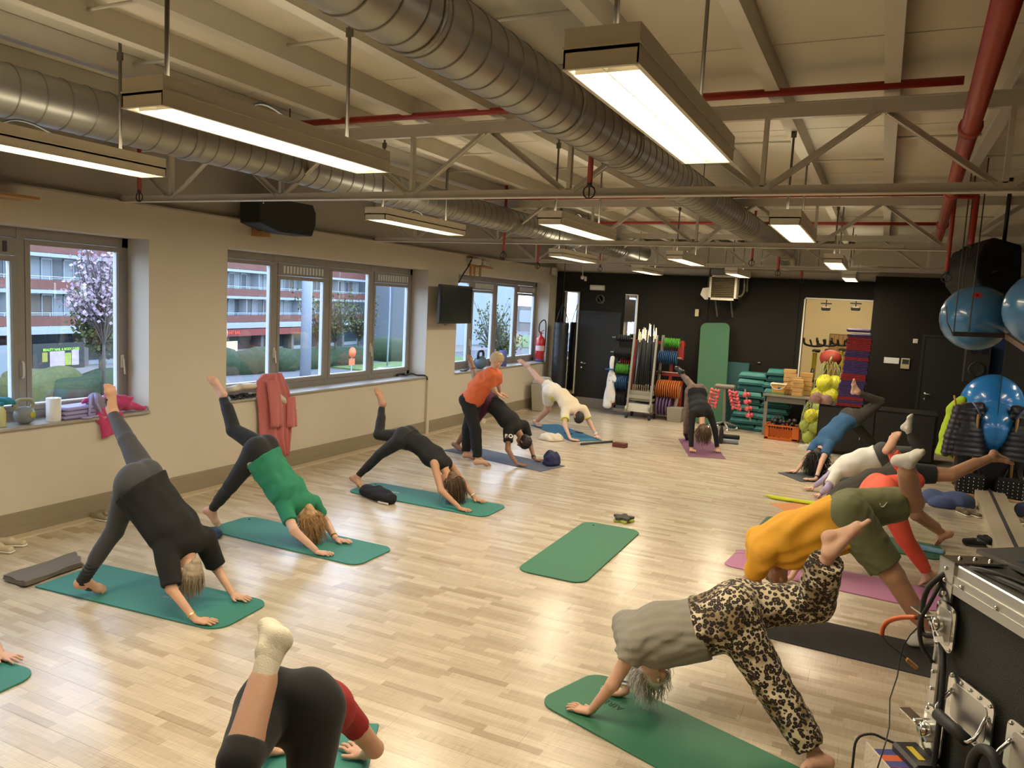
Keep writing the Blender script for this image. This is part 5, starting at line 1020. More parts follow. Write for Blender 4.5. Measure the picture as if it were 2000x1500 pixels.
# taupe towel folded over the near corner of the first mat
tw = thing('towel', 'taupe towel folded over the back end of the first teal mat', 'towel', g(80, 1120)); K4 = [g(4, 1135), g(48, 1150), g(163, 1108), g(150, 1087)]
for k_, (z0_, z1_, sh_) in enumerate(((.016, .026, 0), (.027, .038, .012), (.039, .050, .03))):
    c_ = sum(K4)/4; q_ = [p_*(1-sh_)+c_*sh_ for p_ in K4]; n_ = 12; top_ = []
    for e_ in range(4):
        for u_ in range(n_): a_, b_ = q_[e_], q_[(e_+1) % 4]; f_ = u_/n_; top_.append(a_*(1-f_)+b_*f_+np.array([.006*math.sin(f_*9+e_+k_), .006*math.cos(f_*11+k_), 0]))
    m_ = len(top_); V_ = [(p_[0], p_[1], z0_+.004*math.sin(i_*.7)) for i_, p_ in enumerate(top_)]+[(p_[0], p_[1], z1_+.005*math.sin(i_*.7)) for i_, p_ in enumerate(top_)]
    MB().add(V_, [tuple(range(m_))[::-1], tuple(range(m_, 2*m_))]+[(i_, (i_+1) % m_, (i_+1) % m_+m_, i_+m_) for i_ in range(m_)]).build('fold', 'towel_taupe', tw)
heap('towel', 'small dark blue rolled towel behind the mat of the woman in green', 'towel', g(412, 1047)+np.array([0, 0, .01]), (.13, .07, .07), 'denim', 4, 5)
# black jacket rolled up beside the third mat
p = g(738, 977); S = SDF(.01); S.cap(p+np.array([-.24, .10, .06]), p+np.array([.20, -.04, .05]), .075, .07, .03, lat=(.3, .95, 0), fl=1.3); S.cap(p+np.array([-.05, .1, .10]), p+np.array([.1, .03, .09]), .05, .06, .05); S.post.append(wrinkle(.006, (1, -.3, 0), 50, 5)); S.post.append(clip_below(.003))
jr = thing('bundled_jacket', 'black jacket bundled on the floor beside the tank-top woman\'s mat', 'jacket', p); obj_np('cloth', [S.surface()], 'black_jersey', jr); MB().bar(p+np.array([.08, -.115, .02]), p+np.array([.24, -.13, .02]), .004, .02).build('white_tag', 'white_cloth', jr)
heap('towel', 'crumpled cream towel on the floor beside the bright blue mat', 'towel', g(1076, 860)+np.array([0, 0, .0]), (.22, .13, .13), 'towel_white', 9, 9, amp=.008, freq=60)
heap('bundle', 'navy bundled cloth bag on the end of the marbled blue mat', 'bag', g(1073, 908)+np.array([0, 0, .01]), (.14, .11, .19), 'navy_bundle', 12, 9, amp=.008, freq=60, flat=.75)
for (x, y), lb in (((1110, 848), 'black phone on the bright blue mat behind the near arm'), ((1131, 846), 'black phone on the bright blue mat between the man\'s arms')):
    p = g(x, y); tag(MB().box((p[0], p[1], .017), (.16, .08, .012), rz=-.4, bev=.004).build('phone', 'black_plastic'), lb, 'phone')
p = g(1209, 874); tag(MB().box((p[0], p[1]+.05, .040), (.24, .14, .078), rz=-.12, bev=.008).build('yoga_block', 'brick_foam'), 'brown yoga block on the floor right of the bright blue mat', 'block')
# star-shaped balance pads
p = g(1217, 1018)
for dz, m, rr, a0, lb in ((.0, 'star_lime', .125, .2, 'lime star-shaped balance pad, the lower of two'), (.030, 'star_grey', .125, .45, 'grey star-shaped balance pad lying on the lime one')):
    poly = []
    for k in range(40): a = 2*PI*k/40; rad = rr*(.80+.22*math.cos(5*a)); poly.append((rad*math.cos(a+a0), rad*math.sin(a+a0)))
    tag(MB().prism(poly, dz+.002, dz+.030, c=(p[0], p[1]+dz*.3, 0)).build('balance_pad', m, bevel=.006), lb, 'balance pad')
# spectacles
p = g(1462, 1086)+np.array([0, 0, .012]); sp_ = thing('spectacles', 'thin wire spectacles on the end of the lavender mat', 'spectacles', p)
for q in (-1, 1):
    c_ = p+np.array([0, q*.032, .016]); MB().tube([c_+np.array([0, .024*math.cos(a*.628), .016*math.sin(a*.628)]) for a in range(10)], .0012, 5, closed=True).build('rim', 'dark_metal', sp_)
    MB().tube([c_+np.array([0, q*.024, .008]), c_+np.array([-.08, q*.026, .006]), c_+np.array([-.14, q*.022, -.012])], .0014, 5).build('temple', 'dark_metal', sp_)
MB().tube([p+np.array([0, -.009, .018]), p+np.array([0, 0, .021]), p+np.array([0, .009, .018])], .0014, 5).build('bridge', 'dark_metal', sp_)
p = g(1545, 980); S = SDF(.008); S.cap(p+np.array([-.24, .02, .02]), p+np.array([.30, .0, .022]), .020, .024, .01, lat=(0, 1, 0), fl=2.6); S.cap(p+np.array([-.24, .02, .03]), p+np.array([-.36, .06, .018]), .016, .005, .02, lat=(0, 1, 0), fl=1.6); S.post.append(wrinkle(.003, (1, 0, 0), 60, 2)); S.post.append(clip_below(.003))
tag(obj_np('vest', [S.surface()], 'lime_cloth'), 'neon lime folded vest on the orange towel', 'vest')
yoga_mat(g(1538, 1000), dirx, .95, .40, (0, 1), 'orange_cloth', 'orange-brown patterned towel spread under the lime vest', r=(.02, .02), th=.004)
S = SDF(.008); p = g(1815, 1080); S.cap(p+np.array([-.16, .05, .03]), p+np.array([.12, .0, .028]), .034, .030, .03, lat=(.2, 1, 0), fl=1.5); S.cap(p+np.array([-.16, .05, .05]), p+np.array([-.14, .0, .05]), .03, .03, .02); S.post.append(wrinkle(.004, (1, 0, 0), 60, 7)); S.post.append(clip_below(.012)); tag(obj_np('towel', [S.surface()], 'sky_towel'), 'sky blue rolled towel on the dark green mat', 'towel')

def shoe(p, ang, m, label, L=.27, sole='white_cloth', low=False, h=.009, group='shoes around the room'):
    """low-cut shoe: sole, upper with opening, tongue and laces"""
    p = np.array(p, float); d = np.array([math.cos(ang), math.sin(ang), 0]); l = np.array([-d[1], d[0], 0]); t = thing('shoe', label, 'shoe', p, group); s = L/.27
    S = SDF(h); S.cap(p-d*.10*s+np.array([0, 0, .034]), p+d*.085*s+np.array([0, 0, .030]), .030*s, .026*s, .03, lat=l, fl=1.35); S.cap(p-d*.11*s+np.array([0, 0, .05]), p-d*.03*s+np.array([0, 0, .055 if low else .062]), .030*s, .030*s, .03, lat=l, fl=1.1)
    S.cap(p-d*.105*s+np.array([0, 0, .085]), p-d*.05*s+np.array([0, 0, .095]), .022*s, .020*s, .015, sub=True); S.post.append(clip_below(.012)); obj_np('upper', [S.surface()], m, t)
    S = SDF(h*.8); S.cap(p-d*.11*s+np.array([0, 0, .010]), p+d*.10*s+np.array([0, 0, .010]), .013*s, None, .01, lat=l, fl=3.3); S.post.append(clip_below(.002)); obj_np('sole', [S.surface()], sole, t)
    if not low:
        for k in range(3): c_ = p+d*(-.005+.026*k)*s+np.array([0, 0, .078-.012*k]); MB().tube([c_-l*.022, c_+np.array([0, 0, .006]), c_+l*.022], .003, 5).build('lace', sole, t)
    return t
shoe(g(4, 1078), .3, mat('cream_leather', (.60, .52, .36), rough=.5), 'cream slip-on shoe at the left edge under the first window', low=True); shoe(g(20, 1068)+np.array([0, .03, 0]), .55, 'cream_leather', 'cream shoe with a buckle strap beside the other at the left edge', low=True)
shoe(g(197, 1016), 0.1, mat('silver_leather', (.34, .30, .22), rough=.35, metal=.4), 'silver ballet shoe by the wall behind the standing leg', low=True, L=.24); shoe(g(212, 1011), 0.3, 'silver_leather', 'second silver ballet shoe by the wall, farther one', low=True, L=.24)
shoe(g(912, 825), 2.9, 'towel_white', 'white shoe by the wall left of the teacher\'s legs'); shoe(g(943, 826), -1.3, 'towel_white', 'white shoe pointing at the camera behind the teacher\'s legs')
shoe(g(1572, 875), 2.9, 'sock_grey', 'pale grey sneaker in front of the ball net, left of the pair'); shoe(g(1590, 871), 2.6, 'sock_grey', 'pale grey sneaker beside the hand of the woman in blue')
shoe(g(1882, 1005), -1.1, mat('khaki_shoe', (.13, .095, .04), rough=.7), 'khaki sneaker with white sole by the mirror, left of the pair'); shoe(g(1902, 1008), -.9, 'khaki_shoe', 'khaki sneaker with white sole by the mirror, right of the pair')
shoe(g(1905, 1066), .3, 'black_jersey', 'black sneaker on the floor behind the flight case, front one', sole='black_plastic'); shoe(g(1922, 1058), 2.0, 'black_jersey', 'black sneaker on the floor behind the flight case, rear one', sole='black_plastic')
shoe(g(1900, 968), 2.8, 'black_jersey', 'black shoe next to the blue jacket heap', sole='black_plastic')
mat('blue_sweat', (.06, .085, .20), rough=.9, bump=.2, bscale=70)
heap('jacket', 'blue sweat jacket heaped on the floor by the mirror', 'jacket', g(1866, 992)+np.array([-.05, .1, 0]), (.34, .24, .20), 'blue_sweat', 22, 10, amp=.007, freq=45, h=.014)
bgp = g(1897, 975)+np.array([.0, .35, 0]); bt = thing('studded_bag', 'black bag with metal studs behind the blue jacket heap', 'bag', bgp); MB().box(tuple(bgp+np.array([0, 0, .16])), (.36, .22, .30), bev=.03).build('bag_body', 'black_jersey', bt); sb = MB()
for k in range(6):
    for j in range(5): sb.ball(tuple(bgp+np.array([-.15+k*.06, -.112, .06+j*.05])), .008, 6)
sb.build('studs', 'chrome', bt)['kind'] = 'stuff'
for q in (-.1, .1): MB().tube([bgp+np.array([q, -.08, .30]), bgp+np.array([q*.6, -.08, .42]), bgp+np.array([q*.6, .06, .42]), bgp+np.array([q, .08, .30])], .010, 6).build('handle', 'black_matte', bt)

# ------------------------------------------------------------------ window sills
def kettlebell(p, r, m1, m2, label, ang=0.0):
    p = np.array(p, float); t = thing('kettlebell', label, 'kettlebell', p); S = SDF(.005); S.ell(p+np.array([0, 0, r*.92]), np.eye(3), (r, r, r*.95), .01); S.post.append(clip_below(p[2]+.003)); obj_np('bell', [S.surface()], m1, t)
    u = np.array([math.cos(ang), math.sin(ang), 0]); b = p+np.array([0, 0, r*1.45]); hw = r*.72
    MB().tube([b-u*hw*.9, b-u*hw*1.12+np.array([0, 0, r*.55]), b-u*hw*.85+np.array([0, 0, r*1.0]), b+np.array([0, 0, r*1.08]), b+u*hw*.85+np.array([0, 0, r*1.0]), b+u*hw*1.12+np.array([0, 0, r*.55]), b+u*hw*.9], [r*.24, r*.19, r*.18, r*.18, r*.18, r*.19, r*.24], 12).build('handle', m2, t)
    return t
XS = -7.23
s0 = onx(48, 826, XS); k1 = kettlebell((XS, s0[1], SZ), .092, mat('vinyl_grey', (.22, .24, .25), rough=.45), mat('vinyl_yellow', (.30, .31, .20), rough=.45), 'grey and yellow kettlebell on the first sill', PI/2-.2)
MB().lathe([(.034, 0), (.030, .006)], (XS+.082, s0[1]+.028, SZ+.095), (.95, .3, 0), 16).build('badge', mat('badge_yellow', (.45, .42, .03), rough=.4), k1)
s0 = onx(105, 820, XS+.02); pr = thing('paper_roll', 'white kitchen paper roll standing on the first sill', 'paper roll', (XS+.02, s0[1], SZ)); MB().lathe([(.018, 0), (.018, .225), (.066, .225), (.066, 0)], (XS+.02, s0[1], SZ+.001), seg=28, cap=False).lathe([(.018, 0), (.066, 0)], (XS+.02, s0[1], SZ+.001), seg=28, cap=False).build('roll', 'white_plastic', pr); MB().lathe([(.016, 0), (.016, .223)], (XS+.02, s0[1], SZ+.001), seg=14).build('core', 'cork', pr)
s0 = onx(148, 812, XS); b = MB()
for k in range(3): tag(MB().box((XS-.02, s0[1], SZ+.022+.042*k), (.22, .36, .038), rz=.06*k, bev=.012).build('folded_mat', mat('lilac_foam', (.36, .33, .60), rough=.7)), 'lilac folded pad on the first sill, %s of a stack of three' % ('lowest', 'middle', 'topmost')[k], 'pad', 'lilac pads')
s0 = onx(182, 800, XS+.02); bp_ = thing('backpack', 'small lilac patterned backpack on the first sill', 'bag', (XS+.02, s0[1], SZ)); S = SDF(.007); S.ell((XS+.02, s0[1]+.03, SZ+.11), (nrm((1, 0, .2)), (0, 1, 0), nrm((-.2, 0, 1))), (.07, .10, .13), .02); S.post.append(clip_below(SZ+.003)); obj_np('bag_body', [S.surface()], mat('grey_mesh', (.25, .23, .33), rough=.8, bump=.5, bscale=60), bp_)
MB().tube([(XS+.05, s0[1]-.04, SZ+.22), (XS+.09, s0[1]-.08, SZ+.13), (XS+.1, s0[1]-.1, SZ+.02), (XS+.13, s0[1]-.02, SZ+.015)], .012, 8).tube([(XS+.06, s0[1]+.0, SZ+.23), (XS+.10, s0[1]-.02, SZ+.14), (XS+.11, s0[1]+.03, SZ+.03)], .014, 8).tube([(XS+.1, s0[1]-.1, SZ+.012), (XS+.12, s0[1]-.2, SZ+.012), (XS+.16, s0[1]-.14, SZ+.012), (XS+.12, s0[1]-.08, SZ+.012)], .008, 6).build('strap', 'lilac_bag', bp_)
# pink fleece half on the sill, half hanging
yf = onx(222, 800, XL)[1]; S = SDF(.011)
for a, b_, r_, f_ in (((XS-.02, yf-.14, SZ+.05), (XS+.0, yf+.26, SZ+.06), .055, 1.5), ((XS, yf-.05, SZ+.12), (XS+.05, yf+.16, SZ+.10), .05, 1.5), ((XL+.0, yf-.14, SZ+.05), (XL+.05, yf-.10, SZ-.19), .026, 3.0), ((XL+.01, yf-.02, SZ+.05), (XL+.05, yf+.0, SZ-.04), .026, 2.6), ((XS+.02, yf+.18, SZ+.07), (XL-.02, yf+.38, SZ+.025), .035, 1.5), ((XS+.0, yf-.25, SZ+.16), (XS, yf-.02, SZ+.16), .028, 1.6), ((XS-.02, yf+.02, SZ+.18), (XS+.06, yf+.22, SZ+.15), .03, 1.4)): S.cap(a, b_, r_, r_*.8, .03, lat=(0, 1, .3), fl=f_)
S.post.append(wrinkle(.009, (.3, .2, 1), 70, 8)); tag(obj_np('fleece', [S.surface()], 'pink_fleece'), 'bright pink fleece heaped on the first sill behind the raised foot', 'jacket')
s0 = onx(4, 830, XS+.03); bo = thing('bottle', 'pale yellow bottle at the left edge on the first sill', 'bottle', (XS+.03, s0[1], SZ)); MB().lathe([(.03, 0), (.034, .01), (.034, .15), (.015, .18), (.015, .20)], (XS+.03, s0[1], SZ+.001), seg=18).build('bottle_body', mat('yellow_plastic', (.55, .55, .25), rough=.3), bo); MB().lathe([(.018, 0), (.018, .03)], (XS+.03, s0[1], SZ+.2), seg=14).build('cap', 'teal_cloth', bo)
heap('cloth', 'teal cloth at the left edge above the yellow bottle', 'cloth', onx(6, 790, XS-.06), (.09, .13, .07), 'teal_cloth', 5, 6, h=.008)
# second sill: cables, cream top, rose coat
ys_ = onx(470, 775, XS)[1]; cb_ = thing('cable_basket', 'tangle of black and white cables on the left of the second sill', 'cable', (XS+.05, ys_, SZ)); r_ = np.random.RandomState(3)
for k, m in enumerate(['rubber']*7+['white_plastic']*3+['cork']): 
    c_ = np.array([XL-.02, ys_-.18+.05*k, SZ+.035]); MB().tube([c_+np.array([.06*math.cos(a*.9+k), .07*math.sin(a*.9+k)+r_.uniform(-.02, .02), .02*math.sin(a*1.7+k)]) for a in range(9)], .010, 6).build('cable_loop', m, cb_)
S = SDF(.010); yc = onx(495, 770, XS)[1]
for a, b_, r_, f_ in (((XS, yc-.42, SZ+.12), (XS+.06, yc+.10, SZ+.14), .04, 2.6), ((XS+.05, yc-.3, SZ+.17), (XL-.02, yc+.1, SZ+.13), .03, 2.2), ((XL-.03, yc+.05, SZ+.14), (XL+.08, yc+.34, SZ-.06), .045, 1.5), ((XL+.06, yc+.28, SZ-.02), (XL+.12, yc+.56, SZ-.20), .035, 1.2), ((XL+.02, yc+.2, SZ+.0), (XL+.06, yc+.26, SZ-.12), .04, 1.2)): S.cap(a, b_, r_, r_*.8, .04, lat=(1, 0, .2), fl=f_)
S.post.append(wrinkle(.006, (0, 1, -.3), 55, 3)); tag(obj_np('knit_top', [S.surface()], 'towel_white'), 'cream knitted top lying over the cables with a sleeve hanging down', 'jumper')
def drape(name, label, cat, pts, X0, dep, m, folds=9, amp=.02, th=.012, nz=26, ny=48, group=None, parent=None):
    """hanging cloth: pts = (z, y0, y1) outline rows from top to bottom, folds run down"""
    V = []; F = []; rows_ = []
    for i in range(nz):
        t = i/(nz-1)*(len(pts)-1); k = min(int(t), len(pts)-2); f = t-k; z, a, b_ = [pts[k][q]*(1-f)+pts[k+1][q]*f for q in range(3)]; rows_.append((z, a, b_, i/(nz-1)))
    for sgn in (0, 1):
        for z, a, b_, t in rows_:
            for j in range(ny):
                s = j/(ny-1); x = X0+dep*math.sin(PI*s)**.6*(.6+.4*t)+amp*(.35+t)*math.sin(s*folds*2*PI+1.5*math.sin(3*t+s*5))-(th if sgn else 0)*1.0
                V.append((x, a+(b_-a)*s, z))
    n = nz*ny
    for i in range(nz-1):
        for j in range(ny-1):
            q = (i*ny+j, i*ny+j+1, (i+1)*ny+j+1, (i+1)*ny+j); F.append(q); F.append(tuple(v+n for v in q[::-1]))
    for i in range(nz-1):
        for j in (0, ny-1): F.append((i*ny+j, (i+1)*ny+j, (i+1)*ny+j+n, i*ny+j+n))
    for j in range(ny-1):
        for i in (0, nz-1): F.append((i*ny+j, i*ny+j+1, i*ny+j+1+n, i*ny+j+n))
    b = MB(); b.add(V, F, True); return b.build(name, m, parent)
Xc = XL+.03; P = lambda x, y: onx(x, y, XL+.1)
co = thing('rose_coat', 'rose pink woollen coat hanging over the second sill', 'coat', (XL+.1, P(545, 850)[1], .3))
drape('coat_body', '', '', [(P(540, 729)[2], P(522, 729)[1], P(556, 729)[1]), (P(540, 742)[2], P(509, 742)[1], P(562, 742)[1]), (P(540, 765)[2], P(507, 765)[1], P(571, 765)[1]), (P(540, 800)[2], P(511, 800)[1], P(577, 800)[1]), (P(540, 850)[2], P(513, 850)[1], P(575, 850)[1]), (P(540, 893)[2], P(535, 893)[1], P(568, 893)[1])], Xc, .10, 'rose_coat', 4.5, .022, parent=co)
drape('sleeve', '', '', [(P(530, 742)[2], P(517, 742)[1], P(540, 742)[1]), (P(530, 790)[2], P(522, 790)[1], P(546, 790)[1]), (P(530, 833)[2], P(525, 833)[1], P(547, 833)[1])], Xc+.10, .05, 'rose_coat', 1.5, .012, nz=14, ny=20, parent=co)
drape('sleeve', '', '', [(P(565, 775)[2], P(558, 775)[1], P(574, 775)[1]), (P(565, 833)[2], P(557, 833)[1], P(577, 833)[1])], Xc+.09, .05, 'rose_coat', 1.5, .010, nz=12, ny=20, parent=co)
yk = onx(815, 738, XS)[1]; tag(MB().tube([(XS-.2, yk-.35, SZ+.02), (XS-.1, yk-.28, SZ+.06), (XS-.12, yk-.2, SZ+.02), (XS-.05, yk-.1, SZ+.05), (XS, yk-.02, SZ+.02), (XL+.02, yk+.08, SZ+.015), (XL+.045, yk+.12, SZ-.06)], .014, 6).tube([(XS-.22, yk-.3, SZ+.02), (XS-.14, yk-.34, SZ+.05), (XS-.15, yk-.22, SZ+.03)], .02, 6).build('cable', 'rubber'), 'black cable bunched at the right end of the second sill', 'cable')
tag(MB().span((XL, 11.52, 0), (XL+.05, 11.60, SZ)).build('cable_duct', 'wall_paint'), 'vertical cable duct on the pier below the television', 'duct')
# third sill
yk = onx(938, 714, XS)[1]; kettlebell((XS, yk, SZ), .14, mat('steel_blue', (.10, .15, .20), rough=.45), 'black_plastic', 'large steel-blue kettlebell with black handle on the third sill', PI/2)
yk = onx(979, 715, XS)[1]; tag(MB().lathe([(.02, 0), (.085, 0), (.085, .33), (.02, .33)], (XS+.03, yk, SZ+.001), seg=22, cap=False).build('foam_roller', mat('periwinkle', (.13, .16, .40), rough=.8, bump=.3, bscale=60)), 'periwinkle foam roller standing on the third sill', 'roller')
yk = onx(900, 727, XS)[1]; tag(MB().box((XS+.06, yk, SZ+.012), (.08, .16, .02), bev=.006).build('sunglasses_case', 'black_plastic'), 'small black case at the left end of the third sill', 'case'); yk2 = onx(912, 722, XS)[1]; tag(MB().box((XS-.02, yk2, SZ+.01), (.06, .22, .018), rz=.2, bev=.006).build('remote', 'black_plastic'), 'black remote control behind the small case on the third sill', 'remote')
pe = onx(1052, 704, XS); ex = thing('fire_extinguisher', 'red fire extinguisher on the third sill by the corner', 'extinguisher', (XS, pe[1], SZ)); eb = np.array([XS+.02, pe[1], SZ])
MB().lathe([(.08, .05), (.105, .06), (.105, .50), (.09, .56), (.04, .60), (.025, .64)], tuple(eb), seg=24).build('cylinder', mat('ext_red', (.52, .02, .02), rough=.25, coat=.5), ex); MB().lathe([(.10, 0), (.108, .01), (.108, .06)], tuple(eb), seg=24).build('foot_ring', mat('ext_blue', (.05, .06, .25), rough=.5), ex)
MB().lathe([(.028, .63), (.028, .69)], tuple(eb), seg=12).bar(eb+np.array([0, -.04, .70]), eb+np.array([.02, .14, .74]), .02, .012).bar(eb+np.array([0, -.04, .67]), eb+np.array([.02, .12, .68]), .02, .010).build('valve', 'ext_red', ex)
MB().tube([eb+np.array([0, -.03, .68]), eb+np.array([0, -.12, .74]), eb+np.array([.02, -.13, .90]), eb+np.array([.05, 0, .98]), eb+np.array([.06, .12, .92]), eb+np.array([.06, .15, .6]), eb+np.array([.05, .14, .22])], .014, 8).build('hose', 'rubber', ex)
MB().lathe([(.107, .26), (.107, .38)], tuple(eb), seg=24, cap=False).build('label_band', mat('ext_label', (.60, .45, .45), rough=.4), ex)

# ------------------------------------------------------------------ things on the window wall
YT0, YT1 = 11.45, 12.60; tv = thing('television', 'black television on a wall bracket between the second and third window', 'television', (-6.95, 12.0, 2.3))
MB().span((-6.93, YT0, 1.985), (-6.87, YT1, 2.665), bev=.012).build('screen_housing', 'black_plastic', tv); MB().span((-6.868, YT0+.035, 2.03), (-6.864, YT1-.035, 2.63)).build('screen', mat('screen_black', (.006, .009, .011), rough=.25), tv)
MB().span((-7.0, YT0+.15, 2.05), (-6.93, YT1-.15, 2.6), bev=.02).build('back_cover', 'black_plastic', tv); MB().span((XL, 11.9, 2.2), (-6.99, 12.1, 2.5)).build('bracket', 'dark_metal', tv)
MB().tube([onx(922, 504, -7.05), onx(915, 520, -7.03), onx(905, 535, -7.0), onx(896, 552, -7.0)], .014, 6).build('power_cable', 'rubber', tv); MB().tube([onx(865, 628, -6.93), onx(868, 634, -6.9), onx(873, 633, -6.9), onx(873, 628, -6.93)], .008, 6).build('loose_cable', 'rubber', tv)
sp_ = thing('loudspeaker', 'black loudspeaker on a bracket high up between the first two windows', 'loudspeaker', (-6.8, 7.5, 3.3)); Q = lambda x, y, X=-6.72: onx(x, y, X)
poly = [Q(508, 392), Q(548, 389), Q(612, 401), Q(618, 418), Q(617, 440), Q(610, 462), Q(548, 454), Q(508, 435)]
V = [(-6.72, q[1], q[2]) for q in poly]+[(-7.04, q[1], q[2]) for q in poly]; n = len(poly); b = MB().add(V, [tuple(range(n)), tuple(range(n, 2*n))[::-1]]+[(i, (i+1) % n, (i+1) % n+n, i+n) for i in range(n)]); b.build('cabinet', mat('speaker_black', (.016, .018, .014), rough=.6, bump=.4, bscale=120), sp_, bevel=.012)
q = Q(517, 440, -7.0); MB().span((XL, q[1]-.08, q[2]-.14), (-6.96, q[1]+.06, q[2]+.02)).build('wood_block', 'cork', sp_); q = Q(513, 396); MB().ball((-6.71, q[1], q[2]), .012, 8).build('screw', 'chrome', sp_)
jb = thing('junction_box', 'small white junction boxes with wooden strips above the third window', 'box', (XL, onx(935, 515, XL)[1], 3.0))
q = onx(926, 511, XL+.05); MB().box((XL+.05, q[1], q[2]), (.10, .42, .11), bev=.01).build('box', 'off_white', jb); q = onx(948, 514, XL+.05); MB().box((XL+.05, q[1], q[2]), (.10, .18, .09), bev=.01).build('box', 'off_white', jb)
q = onx(940, 521, XL+.04); MB().box((XL+.03, q[1], q[2]), (.04, 1.0, .025)).build('wood_strip', 'cork', jb); q = onx(928, 527, XL+.03); MB().box((XL+.02, q[1], q[2]), (.03, .03, .28)).build('wood_strip', 'cork', jb); q = onx(939, 527, XL+.03); MB().box((XL+.02, q[1], q[2]), (.03, .03, .26)).build('wood_strip', 'cork', jb); q = onx(921, 520, XL+.03); MB().box((XL+.02, q[1], q[2]), (.03, .05, .38)).build('wood_strip', 'cork', jb)
rt = thing('router', 'dark router on a wooden shelf at the left edge above the first window', 'router', onx(10, 375, -6.9)); q = onx(12, 382, -6.95); MB().box((-6.97, q[1]-.3, q[2]), (.34, 1.0, .025)).build('shelf', 'cork', rt); MB().box((-6.9, q[1]-.32, q[2]+.045), (.16, .35, .05), bev=.01).tube([(-6.9, q[1]-.3, q[2]+.06), (-6.9, q[1]-.2, q[2]+.16), (-6.9, q[1]-.35, q[2]+.2), (-6.9, q[1]-.45, q[2]+.1)], .012, 6).build('router_body', 'steel_blue', rt)
# trash bin, punching bag, robe, wall fittings near the corner
pb_ = onx(1057, 795, -6.80); bn = thing('waste_bin', 'white swing-top waste bin under the third window by the corner', 'bin', (-6.8, pb_[1], 0)); cy0 = pb_[1]
def frustum(c, b0, b1, h, z0=0.0):
    x, y = c; V = [(x+sx*b0[0]/2, y+sy*b0[1]/2, z0) for sx, sy in ((-1, -1), (1, -1), (1, 1), (-1, 1))]+[(x+sx*b1[0]/2, y+sy*b1[1]/2, z0+h) for sx, sy in ((-1, -1), (1, -1), (1, 1), (-1, 1))]; return V, [(3, 2, 1, 0), (4, 5, 6, 7), (0, 1, 5, 4), (1, 2, 6, 5), (2, 3, 7, 6), (3, 0, 4, 7)]
mat('bin_cream', (.50, .47, .39), rough=.5)
MB().add(*frustum((-6.80, cy0), (.30, .38), (.38, .46), .62)).build('bin_body', 'bin_cream', bn, bevel=.02); MB().add(*frustum((-6.80, cy0), (.38, .46), (.22, .34), .14, .625)).build('lid', 'bin_cream', bn, bevel=.02)
pg = ony(1093, 700, 16.75); bx_ = pg[0]; bag = thing('punching_bag', 'long black vinyl punching bag hanging in the corner', 'punching bag', (bx_, 16.75, .28)); zt_ = ony(1092, 632, 16.75)[2]
pf = []
for k in range(30): z = .35+(zt_-.35)*k/29; pf.append((.175+.003*math.sin(k*2.1), z))
MB().lathe([(.05, .30)]+pf+[(.17, zt_+.03)], (bx_, 16.75, 0), seg=26).build('bag_body', mat('vinyl_black', (.016, .018, .022), rough=.35, bump=.5, bscale=10, stretch=(1, 1, 7)), bag)
for a in range(3): MB().tube([(bx_+.17*math.cos(a*2.1), 16.75+.17*math.sin(a*2.1), zt_), (bx_+.10*math.cos(a*2.1), 16.75+.10*math.sin(a*2.1), zt_+.25), (bx_, 16.75, zt_+.5)], .010, 5).build('strap', 'dark_metal', bag)
MB().cyl((bx_, 16.75, zt_+.5), (bx_, 16.75, ZC), .008, 6).build('chain', 'dark_metal', bag)
mt = thing('corner_mirror', 'narrow tall mirror strip on the black wall beside the punching bag', 'mirror', (-6.6, YB-.03, 1.3))
a0, a1 = ony(1104, 570, YB-.04), ony(1132, 571, YB-.04); b0, b1 = ony(1112, 775, YB-.04), ony(1123, 745, YB-.04)
MB().span((a0[0], YB-.045, .30), (a1[0]-.02, YB-.035, a0[2])).build('glass', 'mirror', mt); MB().span((a1[0]-.02, YB-.05, .30), (a1[0]+.01, YB-.02, a0[2]+.02)).span((a0[0]-.01, YB-.05, a0[2]), (a1[0]+.01, YB-.02, a0[2]+.02)).build('frame', 'off_white', mt)
mt = thing('narrow_mirror', 'short narrow mirror strip on the black wall above the weight rack', 'mirror', (-5.25, YB-.03, 2.2)); a0, a1, b1 = ony(1222, 576, YB-.04), ony(1247, 577, YB-.04), ony(1243, 655, YB-.04)
MB().span((a0[0], YB-.045, b1[2]-.1), (a1[0]-.02, YB-.035, a0[2])).build('glass', 'mirror', mt); MB().span((a1[0]-.025, YB-.05, b1[2]-.1), (a1[0], YB-.02, a0[2]+.02)).span((a0[0], YB-.05, a0[2]), (a1[0], YB-.02, a0[2]+.02)).build('frame', 'cream_metal', mt)
q = ony(1168, 562, YB); el = thing('emergency_light', 'white emergency light box high on the black wall', 'light', (q[0], YB-.04, q[2])); MB().box((q[0], YB-.04, q[2]), (.36, .07, .12), bev=.012).build('housing', 'off_white', el); MB().box((q[0], YB-.078, q[2]-.01), (.30, .006, .05)).build('diffuser', 'white_plastic', el)
q = ony(1173, 584, YB); ck = thing('wall_clock', 'round grey wall clock under the emergency light', 'clock', (q[0], YB-.03, q[2])); MB().lathe([(.105, 0), (.105, .03), (.095, .035)], (q[0], YB-.004, q[2]), (0, -1, 0), 28).build('case', mat('clock_grey', (.13, .12, .11), rough=.5), ck); MB().lathe([(.092, 0), (.092, .002)], (q[0], YB-.037, q[2]), (0, -1, 0), 28).build('dial', mat('dial_grey', (.20, .19, .17), rough=.5), ck)
MB().bar((q[0], YB-.041, q[2]), (q[0]+.02, YB-.041, q[2]-.05), .008, .003).bar((q[0], YB-.041, q[2]), (q[0]-.05, YB-.041, q[2]+.045), .006, .003).build('hands', 'off_white', ck); b = MB()
